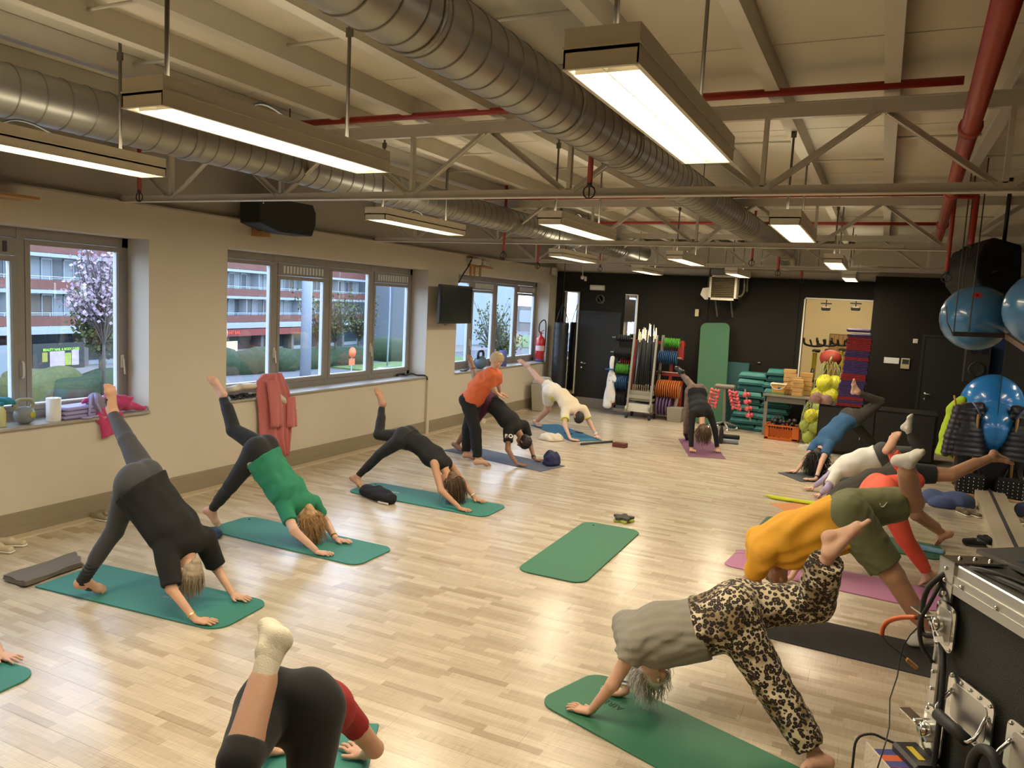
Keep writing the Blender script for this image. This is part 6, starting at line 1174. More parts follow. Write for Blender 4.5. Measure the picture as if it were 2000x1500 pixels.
for k in range(12): b.box((q[0]+.078*math.sin(k*PI/6), YB-.040, q[2]+.078*math.cos(k*PI/6)), (.008, .002, .008))
b.build('hour_marks', 'off_white', ck)
# doors in the back wall
def door(n_, x0, x1, y, z1, hx, label_h):
    d = struct(thing('door_%d' % n_, None, None, (x0, y, 0))); MB().span((x0, y-.018, .012), (x1, y-.002, z1), bev=.004).build('leaf', mat('door_black', (.014, .013, .010), rough=.6), d)
    f = MB(); f.span((x0-.05, y-.03, 0), (x0, y, z1+.05)); f.span((x1, y-.03, 0), (x1+.05, y, z1+.05)); f.span((x0, y-.03, z1), (x1, y, z1+.05)); f.build('door_frame', 'door_black', d)
    MB().cyl((hx, y-.018, 1.06), (hx, y-.075, 1.06), .011, 8).lathe([(.026, 0), (.026, .008)], (hx, y-.018, 1.06), (0, -1, 0), 14).tube([(hx, y-.07, 1.06), (hx+.13, y-.07, 1.055)], .010, 8).build('door_handle', 'chrome', d); MB().lathe([(.024, 0), (.024, .008)], (hx, y-.018, .95), (0, -1, 0), 14).build('lock_plate', 'chrome', d)
q = ony(1137, 695, YB); door(1, q[0]-.10, q[0]+.86, YB, 2.25, q[0], ''); q = ony(1806, 777, YB-.30); door(2, q[0]-.10, q[0]+.85, YB-.30, 2.16, q[0], '')
q = ony(1788, 666, YB-.3); tag(MB().box((q[0], YB-.31, q[2]), (.085, .02, .085), bev=.004).box((q[0], YB-.322, q[2]), (.055, .006, .055), bev=.003).build('light_switch', 'off_white'), 'white square light switch left of the far right door', 'switch')
q = ony(1762, 710, YB-.3); th_ = thing('thermostat', 'beige thermostat with dark display on the black wall', 'thermostat', (q[0]+.07, YB-.32, q[2])); q2 = ony(1768, 710, YB-.3); MB().box((q2[0], YB-.315, q2[2]), (.155, .03, .21), bev=.006).build('case', mat('beige_plastic', (.50, .44, .27), rough=.5), th_); MB().box((q2[0], YB-.332, q2[2]+.035), (.115, .006, .09)).build('display', 'shop_dark', th_)
q = ony(1741, 704, YB-.3); tag(MB().box((q[0], YB-.304, q[2]), (.27, .006, .115)).build('notice', 'white_plastic'), 'white strip of paper notice left of the thermostat', 'notice')
q = ony(1362, 611, YB); tag(MB().box((q[0], YB-.03, q[2]), (.085, .05, .16), bev=.006).build('switch_box', mat('switch_cream', (.62, .53, .30), rough=.5)), 'cream switch box on the black wall above the tall green mat', 'switch')
q = ony(1483, 708, YB); tag(MB().box((q[0], YB-.03, q[2]), (.06, .04, .018)).build('wall_hook', 'chrome'), 'small white hook on the black wall above the teal steps', 'hook')
# heater
q0, q1 = ony(1392, 538, 16.9), ony(1441, 588, 16.9); ht = thing('fan_heater', 'white louvred warm air heater high on the back wall', 'heater', ((q0[0]+q1[0])/2, 16.9, (q0[2]+q1[2])/2)); x0, x1, z0, z1 = q0[0], q1[0], q1[2], q0[2]
f = MB(); w_ = .045; f.span((x0, 16.62, z0), (x0+w_, 16.95, z1)); f.span((x1-w_, 16.62, z0), (x1, 16.95, z1)); f.span((x0, 16.62, z0), (x1, 16.95, z0+w_)); f.span((x0, 16.62, z1-w_), (x1, 16.95, z1)); f.span((x0, 16.93, z0), (x1, 16.95, z1)); f.build('casing', 'off_white', ht)
for k in range(11): z = z0+w_+(z1-z0-2*w_)*(k+.5)/11; MB().bar((x0+w_, 16.66, z), (x1-w_, 16.66, z), .05, .006, up=(0, -.5, .8)).build('louvre', mat('louvre_brown', (.16, .13, .07), rough=.4), ht)
for xx in (x0+.10, x1-.14): MB().bar((xx, 16.9, z0), (xx+.01, 17.2, z0-.34), .05, .03, up=(1, 0, 0)).build('bracket', mat('bracket_grey', (.11, .105, .10), rough=.6), ht)
MB().prism([(x0-.20, z0+.10), (x0-.16, z0+.24), (x0-.03, z0+.26), (x0-.02, z0), (x0-.10, z0)], 0, .10, M=Matrix(((1, 0, 0), (0, 0, 1), (0, 1, 0))), c=(0, 16.75, 0)).build('control_box', 'off_white', ht)
MB().tube([(x1+.10, 16.85, z1), (x1+.12, 16.85, z0+.22), (x1+.06, 16.85, z0+.10), (x1, 16.85, z0+.10)], .025, 8).build('gas_pipe', mat('pipe_brown', (.10, .08, .05), rough=.5), ht); MB().tube([(x1+.17, 16.85, z1+.1), (x1+.18, 16.85, z0+.2)], .02, 8).build('gas_pipe', 'pipe_brown', ht); MB().tube([(x0-.03, 16.8, z1+.2), (x0-.06, 16.8, z0+.27)], .015, 6).build('gas_pipe', 'pipe_brown', ht)
q = ony(1138, 540, 16.6); tag(MB().cyl((q[0], 16.6, ZC-.002), (q[0], 16.6, q[2]+.02), .012, 8).ball((q[0], 16.6, q[2]-.02), .05, 10).cyl((q[0]+.08, 16.58, q[2]+.0), (q[0]+.08, 16.58, q[2]-.10), .03, 8).build('spot_lamp', 'off_white'), 'small white spotlight on the ceiling edge above the emergency light', 'lamp')
q = ony(1083, 530, 16.9); tag(MB().box((q[0], 16.9, q[2]), (.12, .14, .18), bev=.02).build('alarm_sensor', 'off_white'), 'small white alarm sensor in the top corner of the window wall', 'sensor')
# ------------------------------------------------------------------ equipment along the back wall
mat('disc_green', (.10, .38, .04), rough=.45); mat('disc_blue', (.03, .09, .22), rough=.45); mat('disc_orange', (.50, .15, .03), rough=.45); mat('disc_red', (.33, .05, .03), rough=.45); mat('disc_purple', (.13, .07, .17), rough=.45); mat('disc_black', (.02, .02, .02), rough=.5)
mat('rack_red', (.30, .025, .015), rough=.45); mat('step_teal', (.03, .20, .18), rough=.45, bump=.2, bscale=40); mat('step_edge', (.012, .075, .08), rough=.5); mat('table_grey', (.20, .185, .145), rough=.5); mat('rack_grey', (.40, .37, .30), rough=.4, metal=.4); mat('dumb_pink', (.66, .11, .12), rough=.4)
mat('wood_block', (.50, .29, .10), rough=.55, var=.35, vscale=5); mat('crate_orange', (.60, .13, .015), rough=.45); mat('ball_yellow', (.72, .68, .03), rough=.4); mat('ball_olive', (.36, .42, .06), rough=.45); mat('mat_red', (.33, .028, .035), rough=.5); mat('mat_violet', (.075, .045, .16), rough=.5); mat('net_green', (.40, .46, .20), rough=.6)
ORD = ('first', 'second', 'third', 'fourth', 'fifth', 'sixth', 'seventh', 'eighth', 'ninth', 'tenth', 'eleventh', 'twelfth', 'thirteenth')
def plates(rackname, x_in, x_out, y, z, r, n, m, group, lbl, th=None, parent=None):
    """discs threaded on a horizontal peg that points along X"""
    MB().cyl((x_in, y, z), (x_out, y, z), .014, 8).build('peg', 'rack_grey', parent); s = 1 if x_out > x_in else -1; th = th or .045
    me = None
    for k in range(n):
        x = x_in+s*(.03+th*(k+.5))
        if me is None: me = MB().lathe([(.02, -th*.40), (r*.45, -th*.40), (r*.52, -th*.26), (r*.88, -th*.26), (r, -th*.14), (r, th*.14), (r*.88, th*.26), (r*.52, th*.26), (r*.45, th*.40), (.02, th*.40)], (0, 0, 0), (1, 0, 0), 20, cap=False).mesh('weight_disc', m)
        o = bpy.data.objects.new('weight_disc', me); C.objects.link(o); o.location = (x, y, z-.004)
        tag(o, '%s, %s' % (lbl, 'innermost' if k == 0 else 'outermost' if k == n-1 else ORD[k]+' from the inner end'), 'weight disc', group)
YP = 16.75; XY = lambda x, y: ony(x, y, YP)
rk = thing('plate_rack', 'red weight disc rack behind the barbell trolley with grey side legs', 'rack', (XY(1265, 800)[0], YP, 0))
xl, xr = XY(1236, 700)[0], XY(1310, 700)[0]
for xx in (xl, xr): MB().bar((xx, YP+.12, .05), (xx, YP+.12, 1.72), .07, .07).build('upright', 'rack_red', rk)
MB().bar((xl, YP+.12, 1.69), (xr+.28, YP+.12, 1.69), .05, .06).build('crossbar', 'rack_red', rk); MB().bar((xl, YP+.12, 1.0), (xr+.2, YP+.12, 1.0), .05, .06).build('crossbar', 'rack_red', rk)
q = XY(1331, 690); MB().span((q[0]-.09, YP+.02, XY(1331, 703)[2]), (q[0]+.04, YP+.1, XY(1331, 666)[2])).build('end_plate', 'rack_red', rk)
q = XY(1325, 770); MB().span((q[0]-.35, YP+.10, q[2]-.45), (q[0]+.05, YP+.16, q[2]+.28)).build('back_plate', 'rack_red', rk)
MB().bar((XY(1329, 755)[0], YP-.05, XY(1329, 755)[2]), (XY(1316, 815)[0], YP-.15, .02), .05, .05).build('leg', 'rack_grey', rk)
MB().bar((xl-.4, YP+.05, .10), (xr+.5, YP+.05, .10), .06, .06).build('base', 'rack_grey', rk)
for (x0, x1, yy, r, n, m, lb, sp) in ((1296, 1330, 668, .105, 10, 'disc_green', 'green weight disc on the top right peg', .034), (1285, 1332, 696, .15, 10, 'disc_blue', 'blue weight disc on the second right peg', .042), (1283, 1326, 725, .06, 3, 'disc_black', 'small black weight disc on the bare right peg', .03),
                                      (1281, 1325, 757, .20, 11, 'disc_orange', 'orange weight disc on the wide right peg', .048), (1281, 1306, 790, .22, 5, 'disc_purple', 'purple weight disc on the lowest right peg', .070)):
    a, b = XY(x0, yy), XY(x1, yy); plates('', a[0], b[0], YP-.02, a[2], r, n, m, lb+'s', lb, th=sp, parent=rk)
for (x0, x1, yy, r, n, m, lb, sp) in ((1236, 1196, 661, .075, 8, 'disc_black', 'black foam grip disc on the top left peg', .045), (1236, 1193, 690, .12, 13, 'disc_black', 'black weight disc on the second left peg', .030), (1234, 1202, 710, .12, 6, 'disc_red', 'red weight disc behind the green ones on the left', .05),
                                      (1232, 1203, 721, .115, 10, 'disc_green', 'green weight disc on the third left peg', .030), (1229, 1190, 747, .165, 10, 'disc_blue', 'blue weight disc on the fourth left peg', .040), (1226, 1205, 778, .17, 6, 'disc_black', 'grey-black weight disc on the lowest left peg, inner part', .036), (1205, 1188, 777, .17, 4, 'disc_red', 'brick red weight disc on the lowest left peg, outer part', .040)):
    a, b = XY(x0, yy), XY(x1, yy); yy_ = YP+(.22 if 'behind' in lb else -.02); plates('', a[0], b[0], yy_, a[2], r, n, m, lb+'s', lb, th=sp, parent=rk)
# barbell trolley
YT = 16.35; T_ = lambda x, y: ony(x, y, YT); tr = thing('barbell_trolley', 'steel trolley on castors holding padded aerobic bars upright', 'trolley', (T_(1243, 800)[0], YT, 0))
lt, lb_, rt_, rb_ = T_(1240, 652), T_(1225, 795), T_(1284, 655), T_(1270, 795)
for a, b in ((lt, lb_), (rt_, rb_)):
    MB().bar(a, b, .045, .045).bar(a+np.array([.04, .35, 0]), b+np.array([.03, .38, 0]), .045, .045).build('frame_post', 'rack_grey', tr)
    MB().lathe([(.02, -.02), (.075, -.02), (.075, .02), (.02, .02)], tuple(b+np.array([-.01, -.02, -.03])), (1, 0, 0), 16).build('fork', 'rack_grey', tr)
    for dy in (-.03, .38): MB().lathe([(.055, -.02), (.055, .02)], (b[0], b[1]+dy, .056), (1, 0, 0), 14).build('castor', 'rubber', tr)
a, b = T_(1229, 772), T_(1272, 776)
MB().span((a[0], YT-.02, a[2]-.05), (b[0], YT+.40, a[2]+.02)).build('shelf', 'rack_grey', tr); MB().span((a[0]-.05, YT, .16), (b[0]-.02, YT+.40, .34)).build('base_tray', 'off_white', tr); MB().span((a[0], YT+.03, .40), (b[0], YT+.36, .62)).build('lower_tray', 'duct_grey', tr)
rs_ = random.Random(5); nb = 20
for k in range(nb):
    fx = (k % 10+.5)/10; row = k//10; x0 = a[0]+(b[0]-a[0])*fx+.02; x1 = lt[0]+.05+(rt_[0]-lt[0]-.08)*fx+rs_.uniform(-.05, .05); zt = lt[2]+rs_.uniform(-.05, .16)+(.1 if 3 < k % 10 < 9 else 0); p0 = np.array([x0, YT+.08+.18*row, a[2]+.02]); p1 = np.array([x1, YT+.05+.2*row, zt]); u = p1-p0
    t = thing('aerobic_bar', 'padded aerobic bar in the trolley, %s row, %s' % (('front', 'rear')[row], ('far left', 'left end', 'left', 'left of the middle', 'just left of centre', 'just right of centre', 'right of the middle', 'right', 'right end', 'far right')[k % 10]), 'bar', p0, 'padded bars in the trolley')
    MB().cyl(p0, p1, .013, 8).build('rod', 'chrome' if rs_.random() < .5 else mat('brass_rod', (.70, .55, .30), rough=.3, metal=.8), t); MB().cyl(p0+u*.16, p0+u*.84, .021, 8).build('padding', 'black_matte', t)
# white robe on the rack end
S = SDF(.012); p = XY(1197, 700)
for a, b, r_, f_ in (((1199, 698), (1197, 730), .05, 1.2), ((1197, 730), (1190, 790), .08, 1.3), ((1199, 735), (1200, 780), .06, 1.2), ((1200, 728), (1206, 742), .04, 1)): A_, B_ = XY(*a), XY(*b); A_[1] -= .12; B_[1] -= .14; S.cap(A_, B_, r_*.7, r_, .03, lat=(1, 0, 0), fl=f_)
S.post.append(wrinkle(.008, (0, 0, 1), 45, 4)); rb = thing('robe', 'white judo robe hanging from the left peg of the weight rack', 'robe', (p[0], p[1]-.12, .3)); obj_np('cloth', [S.surface()], 'white_cloth', rb); q = XY(1196, 720); MB().box((q[0], q[1]-.14, q[2]), (.20, .16, .03)).build('belt', 'disc_blue', rb)
tag(MB().add(*frustum((XY(1322, 800)[0], YP-.1), (.30, .25), (.34, .3), .32)).build('plastic_box', 'duct_grey', bevel=.01), 'grey plastic box on the floor right of the weight rack', 'box')
# tall green mat leaning on the wall
a, b, c_, d_ = ony(1368, 628, 17.2), ony(1427, 628, 17.2), ony(1362, 790, 16.8), ony(1424, 790, 16.8); wd = .63; cx = (ony(1398, 628, 17.2)[0]); bx = ony(1388, 800, 16.75)[0]; poly = []; Lm = 2.22
for (sx, sy, a0) in ((-1, -1, PI), (1, -1, 1.5*PI), (1, 1, 0), (-1, 1, .5*PI)):
    for k in range(8): a_ = a0+.5*PI*k/7; poly.append((sx*(wd/2-.13)+.13*math.cos(a_), sy*(Lm/2-.13)+.13*math.sin(a_)))
up_ = nrm([cx-bx, .45, 2.18]); x_ = nrm(np.cross([0, 1, 0], up_)); x_ = x_ if x_[0] > 0 else -x_; M_ = Matrix((x_, up_, np.cross(x_, up_))).transposed(); cc = np.array([bx, 16.72, .02])+up_*Lm/2
tag(MB().prism(poly, -.008, .008, M=M_, c=tuple(cc)).build('tall_mat', mat('mat_dark_green', (.045, .14, .07), rough=.7, bump=.15, bscale=150), bevel=.003), 'tall round-cornered green mat leaning upright against the black wall', 'mat')
# dumbbell stands
def dumbbell(p, u, r, L, m, label, group):
    u = nrm(u); p = np.array(p, float); t = thing('dumbbell', label, 'dumbbell', p, group); b = MB().lathe([(r*.5, -L/2), (r, -L/2+.008), (r, -L/2+.045), (r*.5, -L/2+.055), (r*.42, -L/2+.06), (r*.42, L/2-.06), (r*.5, L/2-.055), (r, L/2-.045), (r, L/2-.008), (r*.5, L/2)], tuple(p), tuple(u), 12); b.build('weight', m, t)
for si, (bx_, top, name_, cols) in enumerate((((1411, 840), (1418, 757), 'front', 6), ((1445, 822), (1441, 752), 'rear', 6))):
    base = onz(bx_[0], bx_[1], 0); Yd = base[1]; T2 = lambda x, y: ony(x, y, Yd); tp = T2(*top); st = thing('dumbbell_stand', 'grey dumbbell stand on castors, the %s one' % name_, 'rack', (base[0], Yd, 0)); ct = np.array([base[0]+.02, Yd, .18]); tt = np.array([tp[0]-.02, Yd, tp[2]])
    MB().bar(ct, tt, .11, .05).build('column', 'table_grey', st); MB().box(tuple(tt+np.array([0, 0, .02])), (.42, .16, .09), bev=.03).build('tray_top', 'table_grey', st)
    for a_ in range(4):
        e = np.array([base[0]+.30*math.cos(a_*PI/2+.5), Yd+.30*math.sin(a_*PI/2+.5), .09]); MB().tube([ct, (ct+e)/2+np.array([0, 0, .0]), e], .018, 8).build('leg', 'rack_grey', st); MB().ball((e[0], e[1], .042), .038, 10).build('castor', 'chrome', st)
    for q in (-1, 1): MB().tube([tt+np.array([q*.17, -.05, -.03]), ct+np.array([q*.26, -.05, .25])], .014, 8).build('rail', 'rack_grey', st)
    for r_ in range(6 if si == 0 else 8):
        for q in (-1, 1):
            f = (r_+.6)/(6.6 if si == 0 else 8.6); c0 = tt+np.array([q*.17, -.05, -.03]); c1 = ct+np.array([q*.26, -.05, .25]); p = c0*(1-f)+c1*f+np.array([-.0, -.05, 0]); dumbbell(p, (1, .35*(r_ % 2-.5), -.12), .042, .20, 'dumb_pink', 'pink dumbbell on the %s stand, %s side, %s' % (name_, 'left' if q < 0 else 'right', ('topmost', 'second from top', 'third from top', 'fourth from top', 'fifth from top', 'sixth from top', 'seventh from top', 'lowest')[r_]), 'pink dumbbells')
for k, (x, y) in enumerate(((1458, 771), (1460, 785), (1462, 798), (1464, 811))):
    p = ony(x, y, 16.2); dumbbell(p, (.3, 1, 0), .05, .20, 'dumb_pink', 'pink dumbbell on the sloping side rail of the rear stand, %s' % ('topmost', 'second', 'third', 'lowest')[k], 'pink dumbbells')
MB().bar(ony(1455, 760, 16.25), ony(1466, 822, 16.25), .03, .03).build('side_rail', 'rack_grey', st)
# foam rollers and black bottle near the plum mat
p = onz(1407, 866, 0); tag(MB().lathe([(.03, 0), (.042, .01), (.042, .24), (.03, .27), (.024, .30), (.024, .33)], (p[0], p[1], .001), seg=18).build('bottle', 'black_plastic'), 'tall black drinking bottle beside the plum mat', 'bottle')
for k, (m, lb) in enumerate((('periwinkle_pale', 'pale grey-blue foam tube beside the black bottle, the lower'), ('black_matte', 'black foam tube lying behind the black bottle, the upper'))):
    if m not in MATS: mat(m, (.28, .29, .36), rough=.8)
    p = onz(1415, 866, 0)+np.array([.0, .10*k, .045+.07*k]); tag(MB().cyl((p[0]-.10, p[1], p[2]), (p[0]+.24, p[1]+.06, p[2]), .044, 14).build('foam_tube', m), lb, 'foam tube')
# aerobic steps in two stacks
def step(c, rz, flip, label):
    c = np.array(c, float); t = thing('aerobic_step', label, 'step', c, 'teal aerobic steps'); w0, w1 = (.42, .36), (.34, .30); M_ = rotz(rz)
    z0 = 0; V, F = frustum((0, 0), (.60, .40), (.60, .40), .035); b = MB().add([tuple(M_ @ Vector(v)+Vector(c)) for v in V], F); b.build('rim', 'step_edge', t, bevel=.01)
    V, F = frustum((0, 0), (.575, .38), (.50, .30), .090); b = MB().add([tuple(M_ @ Vector((v[0], v[1], v[2]+.036))+Vector(c)) for v in V], F); b.build('platform', 'step_teal', t, bevel=.022)
names_ = ('topmost', 'second from the top', 'third from the top', 'fourth from the top', 'fifth from the top', 'sixth from the top', 'seventh from the top', 'eighth from the top', 'ninth from the top')
c0 = ony(1434, 836, 16.6); zz = .002; rs_ = random.Random(8)
for k in range(9): x = ony(1446+(k-8)*-0+ (k*1.6), 800, 16.6)[0]; step((ony(1457+k*1.9, 800, 16.6)[0]+rs_.uniform(-.03, .03)-.05, 16.75+rs_.uniform(-.04, .04), zz), rs_.uniform(-.05, .05), 0, 'teal aerobic step of the left stack, '+names_[8-k]); zz += .136
zz = .002
for k in range(10): x = ony(1483+k*1.7, 800, 16.6)[0]; step((ony(1503+k*2.0, 800, 16.6)[0]+rs_.uniform(-.03, .03), 16.72+rs_.uniform(-.04, .04), zz), rs_.uniform(-.06, .06)+(.1 if k > 8 else 0), 0, 'teal aerobic step of the right stack, '+(names_+('lowest',))[9-k]); zz += .133
tag(MB().box((ony(1440, 710, 17.1)[0], 17.1, .7), (.5, .05, 1.35), M=Matrix.Rotation(-.12, 3, 'X'), bev=.015).build('foam_sheet', 'step_edge'), 'dark teal foam sheet propped behind the left stack of steps', 'foam sheet')
# table with blocks and bucket
fl_, fr_, bl_, tzp = onz(1491, 849, 0), onz(1568, 857, 0), onz(1508, 835, 0), None; tb = thing('side_table', 'small grey wooden table carrying blocks and a bucket', 'table', ((fl_[0]+fr_[0])/2, fl_[1]+.25, 0)); tx0, tx1, ty0, ty1, tz = fl_[0]-.03, fr_[0]+.03, fl_[1]-.05, fl_[1]+.5, .84
MB().span((tx0-.04, ty0-.04, tz-.035), (tx1+.04, ty1+.04, tz), bev=.004).build('tabletop', 'table_grey', tb); a = MB(); a.span((tx0+.02, ty0+.01, tz-.15), (tx1-.02, ty0+.035, tz-.035)); a.span((tx0+.02, ty1-.035, tz-.15), (tx1-.02, ty1-.01, tz-.035)); a.span((tx0+.01, ty0, tz-.15), (tx0+.035, ty1, tz-.035)); a.span((tx1-.035, ty0, tz-.15), (tx1-.01, ty1, tz-.035)); a.build('apron', 'table_grey', tb)
for x in (tx0, tx1-.065):
    for y in (ty0, ty1-.065): MB().span((x, y, .001), (x+.065, y+.065, tz-.035)).build('leg', 'table_grey', tb)
bk = ony(1520, 768, ty0+.14); bt = thing('bucket', 'rounded translucent snack bucket with orange contents on the table', 'bucket', (bk[0], ty0+.14, tz)); bx_, by_ = bk[0], ty0+.14
MB().add(*frustum((bx_, by_), (.23, .17), (.28, .20), .20, tz+.002)).build('tub', mat('tub_orange', (.62, .33, .10), rough=.35, var=.3, vscale=25), bt, bevel=.03); MB().box((bx_, by_, tz+.215), (.31, .23, .03), bev=.012).build('lid', mat('lid_white', (.74, .62, .44), rough=.4), bt); MB().add(*frustum((bx_, by_), (.235, .175), (.245, .18), .05, tz+.001)).build('green_band', mat('band_green', (.20, .30, .06), rough=.5), bt); MB().tube([(bx_-.15, by_-.12, tz+.20), (bx_-.09, by_-.135, tz+.13), (bx_, by_-.14, tz+.11), (bx_+.09, by_-.135, tz+.14), (bx_+.15, by_-.12, tz+.21)], .007, 6).build('handle', 'off_white', bt); MB().box((bx_+.02, by_-.103, tz+.13), (.05, .01, .05)).build('sticker', 'disc_blue', bt)
k = 0
for (x, n, yy, rz, w_) in ((1534, 4, ty0+.36, .02, .24), (1551, 3, ty0+.33, -.03, .22), (1555, 4, ty0+.10, .05, .20), (1570, 5, ty0+.46, .0, .24)):
    X_ = ony(x, 750, yy)[0]+(.08 if x == 1534 else .04)
    hts = .102 if n == 4 else .11
    for j in range(n+ (2 if x == 1534 else 1 if x == 1551 else 0)):
        k += 1; tag(MB().box((X_+((j*37) % 5-2)*.004, yy, tz+.002+hts*(j+.5)*.84), (w_, .12, hts*.80), rz=rz+((j*13) % 5-2)*.02, bev=.006).build('wooden_block', 'wood_block'), 'wooden exercise block on the table, %s column, %s' % ({1534: 'left', 1551: 'middle', 1555: 'front', 1570: 'rear right'}[x], ('lowest', 'second up', 'third up', 'fourth up', 'fifth up', 'sixth up', 'seventh up')[j]), 'block', 'wooden blocks on the table')
# orange crate of black dumbbells
cf, cr = onz(1496, 851, 0), onz(1538, 861, 0); cxc = (ony(1527, 855, 15.7)[0]); cr_ = thing('crate', 'orange slotted plastic crate of black dumbbells under the table', 'crate', (cxc, 15.95, 0)); X0c, X1c, Y0c, Y1c, Hc = ony(1493, 850, 15.75)[0], ony(1560, 855, 15.75)[0], 15.70, 16.10, .30
b = MB(); b.span((X0c, Y0c, 0.002), (X1c, Y1c, .02)); b.span((X0c, Y0c, .002), (X0c+.015, Y1c, Hc)); b.span((X1c-.015, Y0c, .002), (X1c, Y1c, Hc)); b.span((X0c, Y1c-.015, .002), (X1c, Y1c, Hc)); b.span((X0c, Y0c, .002), (X1c, Y0c+.012, .05)); b.span((X0c, Y0c, Hc-.03), (X1c, Y0c+.012, Hc)); b.span((X0c, Y0c, .002), (X0c+.07, Y0c+.012, Hc)); b.span((X1c-.12, Y0c, .002), (X1c, Y0c+.012, Hc)); b.span((X0c-.012, Y0c-.012, Hc-.02), (X1c+.012, Y0c+.0, Hc)); b.span((X1c, Y0c-.012, Hc-.02), (X1c+.012, Y1c, Hc))
nx_ = 10; xs_ = np.linspace(X0c+.07, X1c-.12, nx_+1)
for x in xs_: b.span((x-.006, Y0c+.001, .05), (x+.006, Y0c+.010, Hc-.03))
for z in np.linspace(.05, Hc-.08, 5): b.span((X0c+.07, Y0c+.001, z-.006), (X1c-.12, Y0c+.010, z+.006))
for y in (Y0c+.1, Y0c+.2, Y0c+.3): b.span((X1c, y-.008, .02), (X1c+.008, y+.008, Hc-.02))
b.build('crate_body', 'crate_orange', cr_); MB().span(((X0c+X1c)/2-.10, Y0c-.004, Hc-.065), ((X0c+X1c)/2-.0, Y0c+.0, Hc-.035)).build('grip_slot', 'black_matte', cr_)
rs_ = random.Random(2)
for k in range(12): dumbbell((X0c+.09+(X1c-X0c-.18)*((k*5) % 12)/11, Y0c+.08+.24*((k*7) % 12)/11, Hc-.04+.05*(k % 3)), (rs_.uniform(-1, 1), rs_.uniform(-1, 1), rs_.uniform(.2, 1)), .045, .17, 'black_plastic', 'shiny black dumbbell heaped in the orange crate, %s from the left' % ORD[(k*5) % 12], 'black dumbbells in the orange crate')
# nets of yellow balls
def ball_net(name, c, rad, n, r, label, seed, yel, tall):
    c = np.array(c, float); t = thing('ball_net', label, 'net', (c[0], c[1], 0)); r_ = np.random.RandomState(seed); net = MB(); pos = []
    lay = int((tall-2*r)/(r*1.55))+1; cnt = 0
    for z in range(lay):
        rr = rad*(1-.25*abs(z/(lay-1+1e-6)-.5)*1.4); m_ = 3 if rr > r*1.15 else 2
        for k in range(m_):
            a = 2*PI*k/m_+z*1.05; p = c+np.array([(rr-r*.55)*math.cos(a)*.9, (rr-r*.55)*math.sin(a)*.9, r+z*r*1.5]); pos.append(p); cnt += 1
            o = MB().ball(tuple(p), r, 18).build('ball', 'ball_yellow' if p[2]-c[2] > tall*yel-r else 'ball_olive'); tag(o, ('bright yellow' if p[2]-c[2] > tall*yel-r else 'olive-yellow')+' ball inside '+name+', %s tier, %s' % (ORD[z]+' from below', ('one side', 'other side', 'rear')[k]), 'ball', 'balls inside '+name)
    for k in range(14):
        for s_ in (-1, 1): net.tube([c+np.array([(rad+.02)*math.sin(PI*min(.98, max(.06, j/12)))**.35*math.cos(2*PI*k/14+s_*j*.28), (rad+.02)*math.sin(PI*min(.98, max(.06, j/12)))**.35*math.sin(2*PI*k/14+s_*j*.28), tall*j/12]) for j in range(13)], .0035, 4, cap=False)
    net.build('netting', 'net_green', t); MB().tube([c+np.array([0, 0, tall]), c+np.array([.02, 0, tall+.10])], [.03, .012], 8).build('knot', 'net_green', t)
q = onz(1595, 853, 0); qx = ony(1612, 780, 15.9)[0]; ball_net('the tall net', (qx, 16.3, 0), .27, 10, .165, 'tall net bag of yellow exercise balls standing beside the mat stack', 1, .62, 1.58)
qx = ony(1588, 820, 15.6)[0]; ball_net('the low net', (qx, 15.75, 0), .21, 6, .135, 'low net bag of olive-yellow balls beside the table leg', 5, .70, .86)
q = ony(1622, 708, 16.7); tag(MB().lathe([(.06, -.02), (.17, 0), (.21, .10), (.19, .20), (.10, .26), (.03, .28)], (q[0], 16.6, q[2]-.02), seg=22).build('red_cover', mat('cap_red', (.33, .04, .02), rough=.6)), 'red rounded cover behind the tall ball net', 'cover')
# mat stack on the black cabinet
YM = 14.95; K_ = lambda x, y: ony(x, y, YM); ca, cb2 = K_(1600, 795), K_(1700, 800); cab = thing('cabinet', 'low black cabinet with a chrome handle under the stack of mats', 'cabinet', ((ca[0]+cb2[0])/2, YM+.3, 0)); zc_ = K_(1640, 793)[2]
MB().span((ca[0], YM-.05, 0.0), (ca[0]+1.9, YM+.65, zc_), bev=.006).build('cabinet_body', 'black_wall', cab); MB().span((ca[0]+.02, YM-.075, .06), (ca[0]+.92, YM-.052, zc_-.03)).build('door', 'door_black', cab); MB().span((ca[0]+.94, YM-.075, .06), (ca[0]+1.86, YM-.052, zc_-.03)).build('door', 'door_black', cab)
q = ony(1682, 846, YM-.1); MB().tube([(q[0]-.02, YM-.076, q[2]+.10), (q[0]-.02, YM-.115, q[2]+.09), (q[0]-.02, YM-.115, q[2]-.11), (q[0]-.02, YM-.076, q[2]-.12)], .010, 6).build('door_handle', 'chrome', cab)
seq = 'RPRPPPPPRRPPPPRPPRRRRP'; ztop = K_(1668, 651)[2]; hh = (ztop-zc_-.01)/len(seq); xa, xb = K_(1633, 787)[0], K_(1686, 790)[0]; xa2, xb2 = K_(1650, 655)[0], K_(1702, 655)[0]; rs_ = random.Random(3)
ords = ('lowest', 'second up', 'third up', 'fourth up', 'fifth up', 'sixth up', 'seventh up', 'eighth up', 'ninth up', 'tenth up', 'eleventh up', 'twelfth up', 'thirteenth up', 'fourteenth up', 'fifteenth up', 'sixteenth up', 'seventeenth up', 'eighteenth up', 'nineteenth up', 'twentieth up', 'second from top', 'topmost')
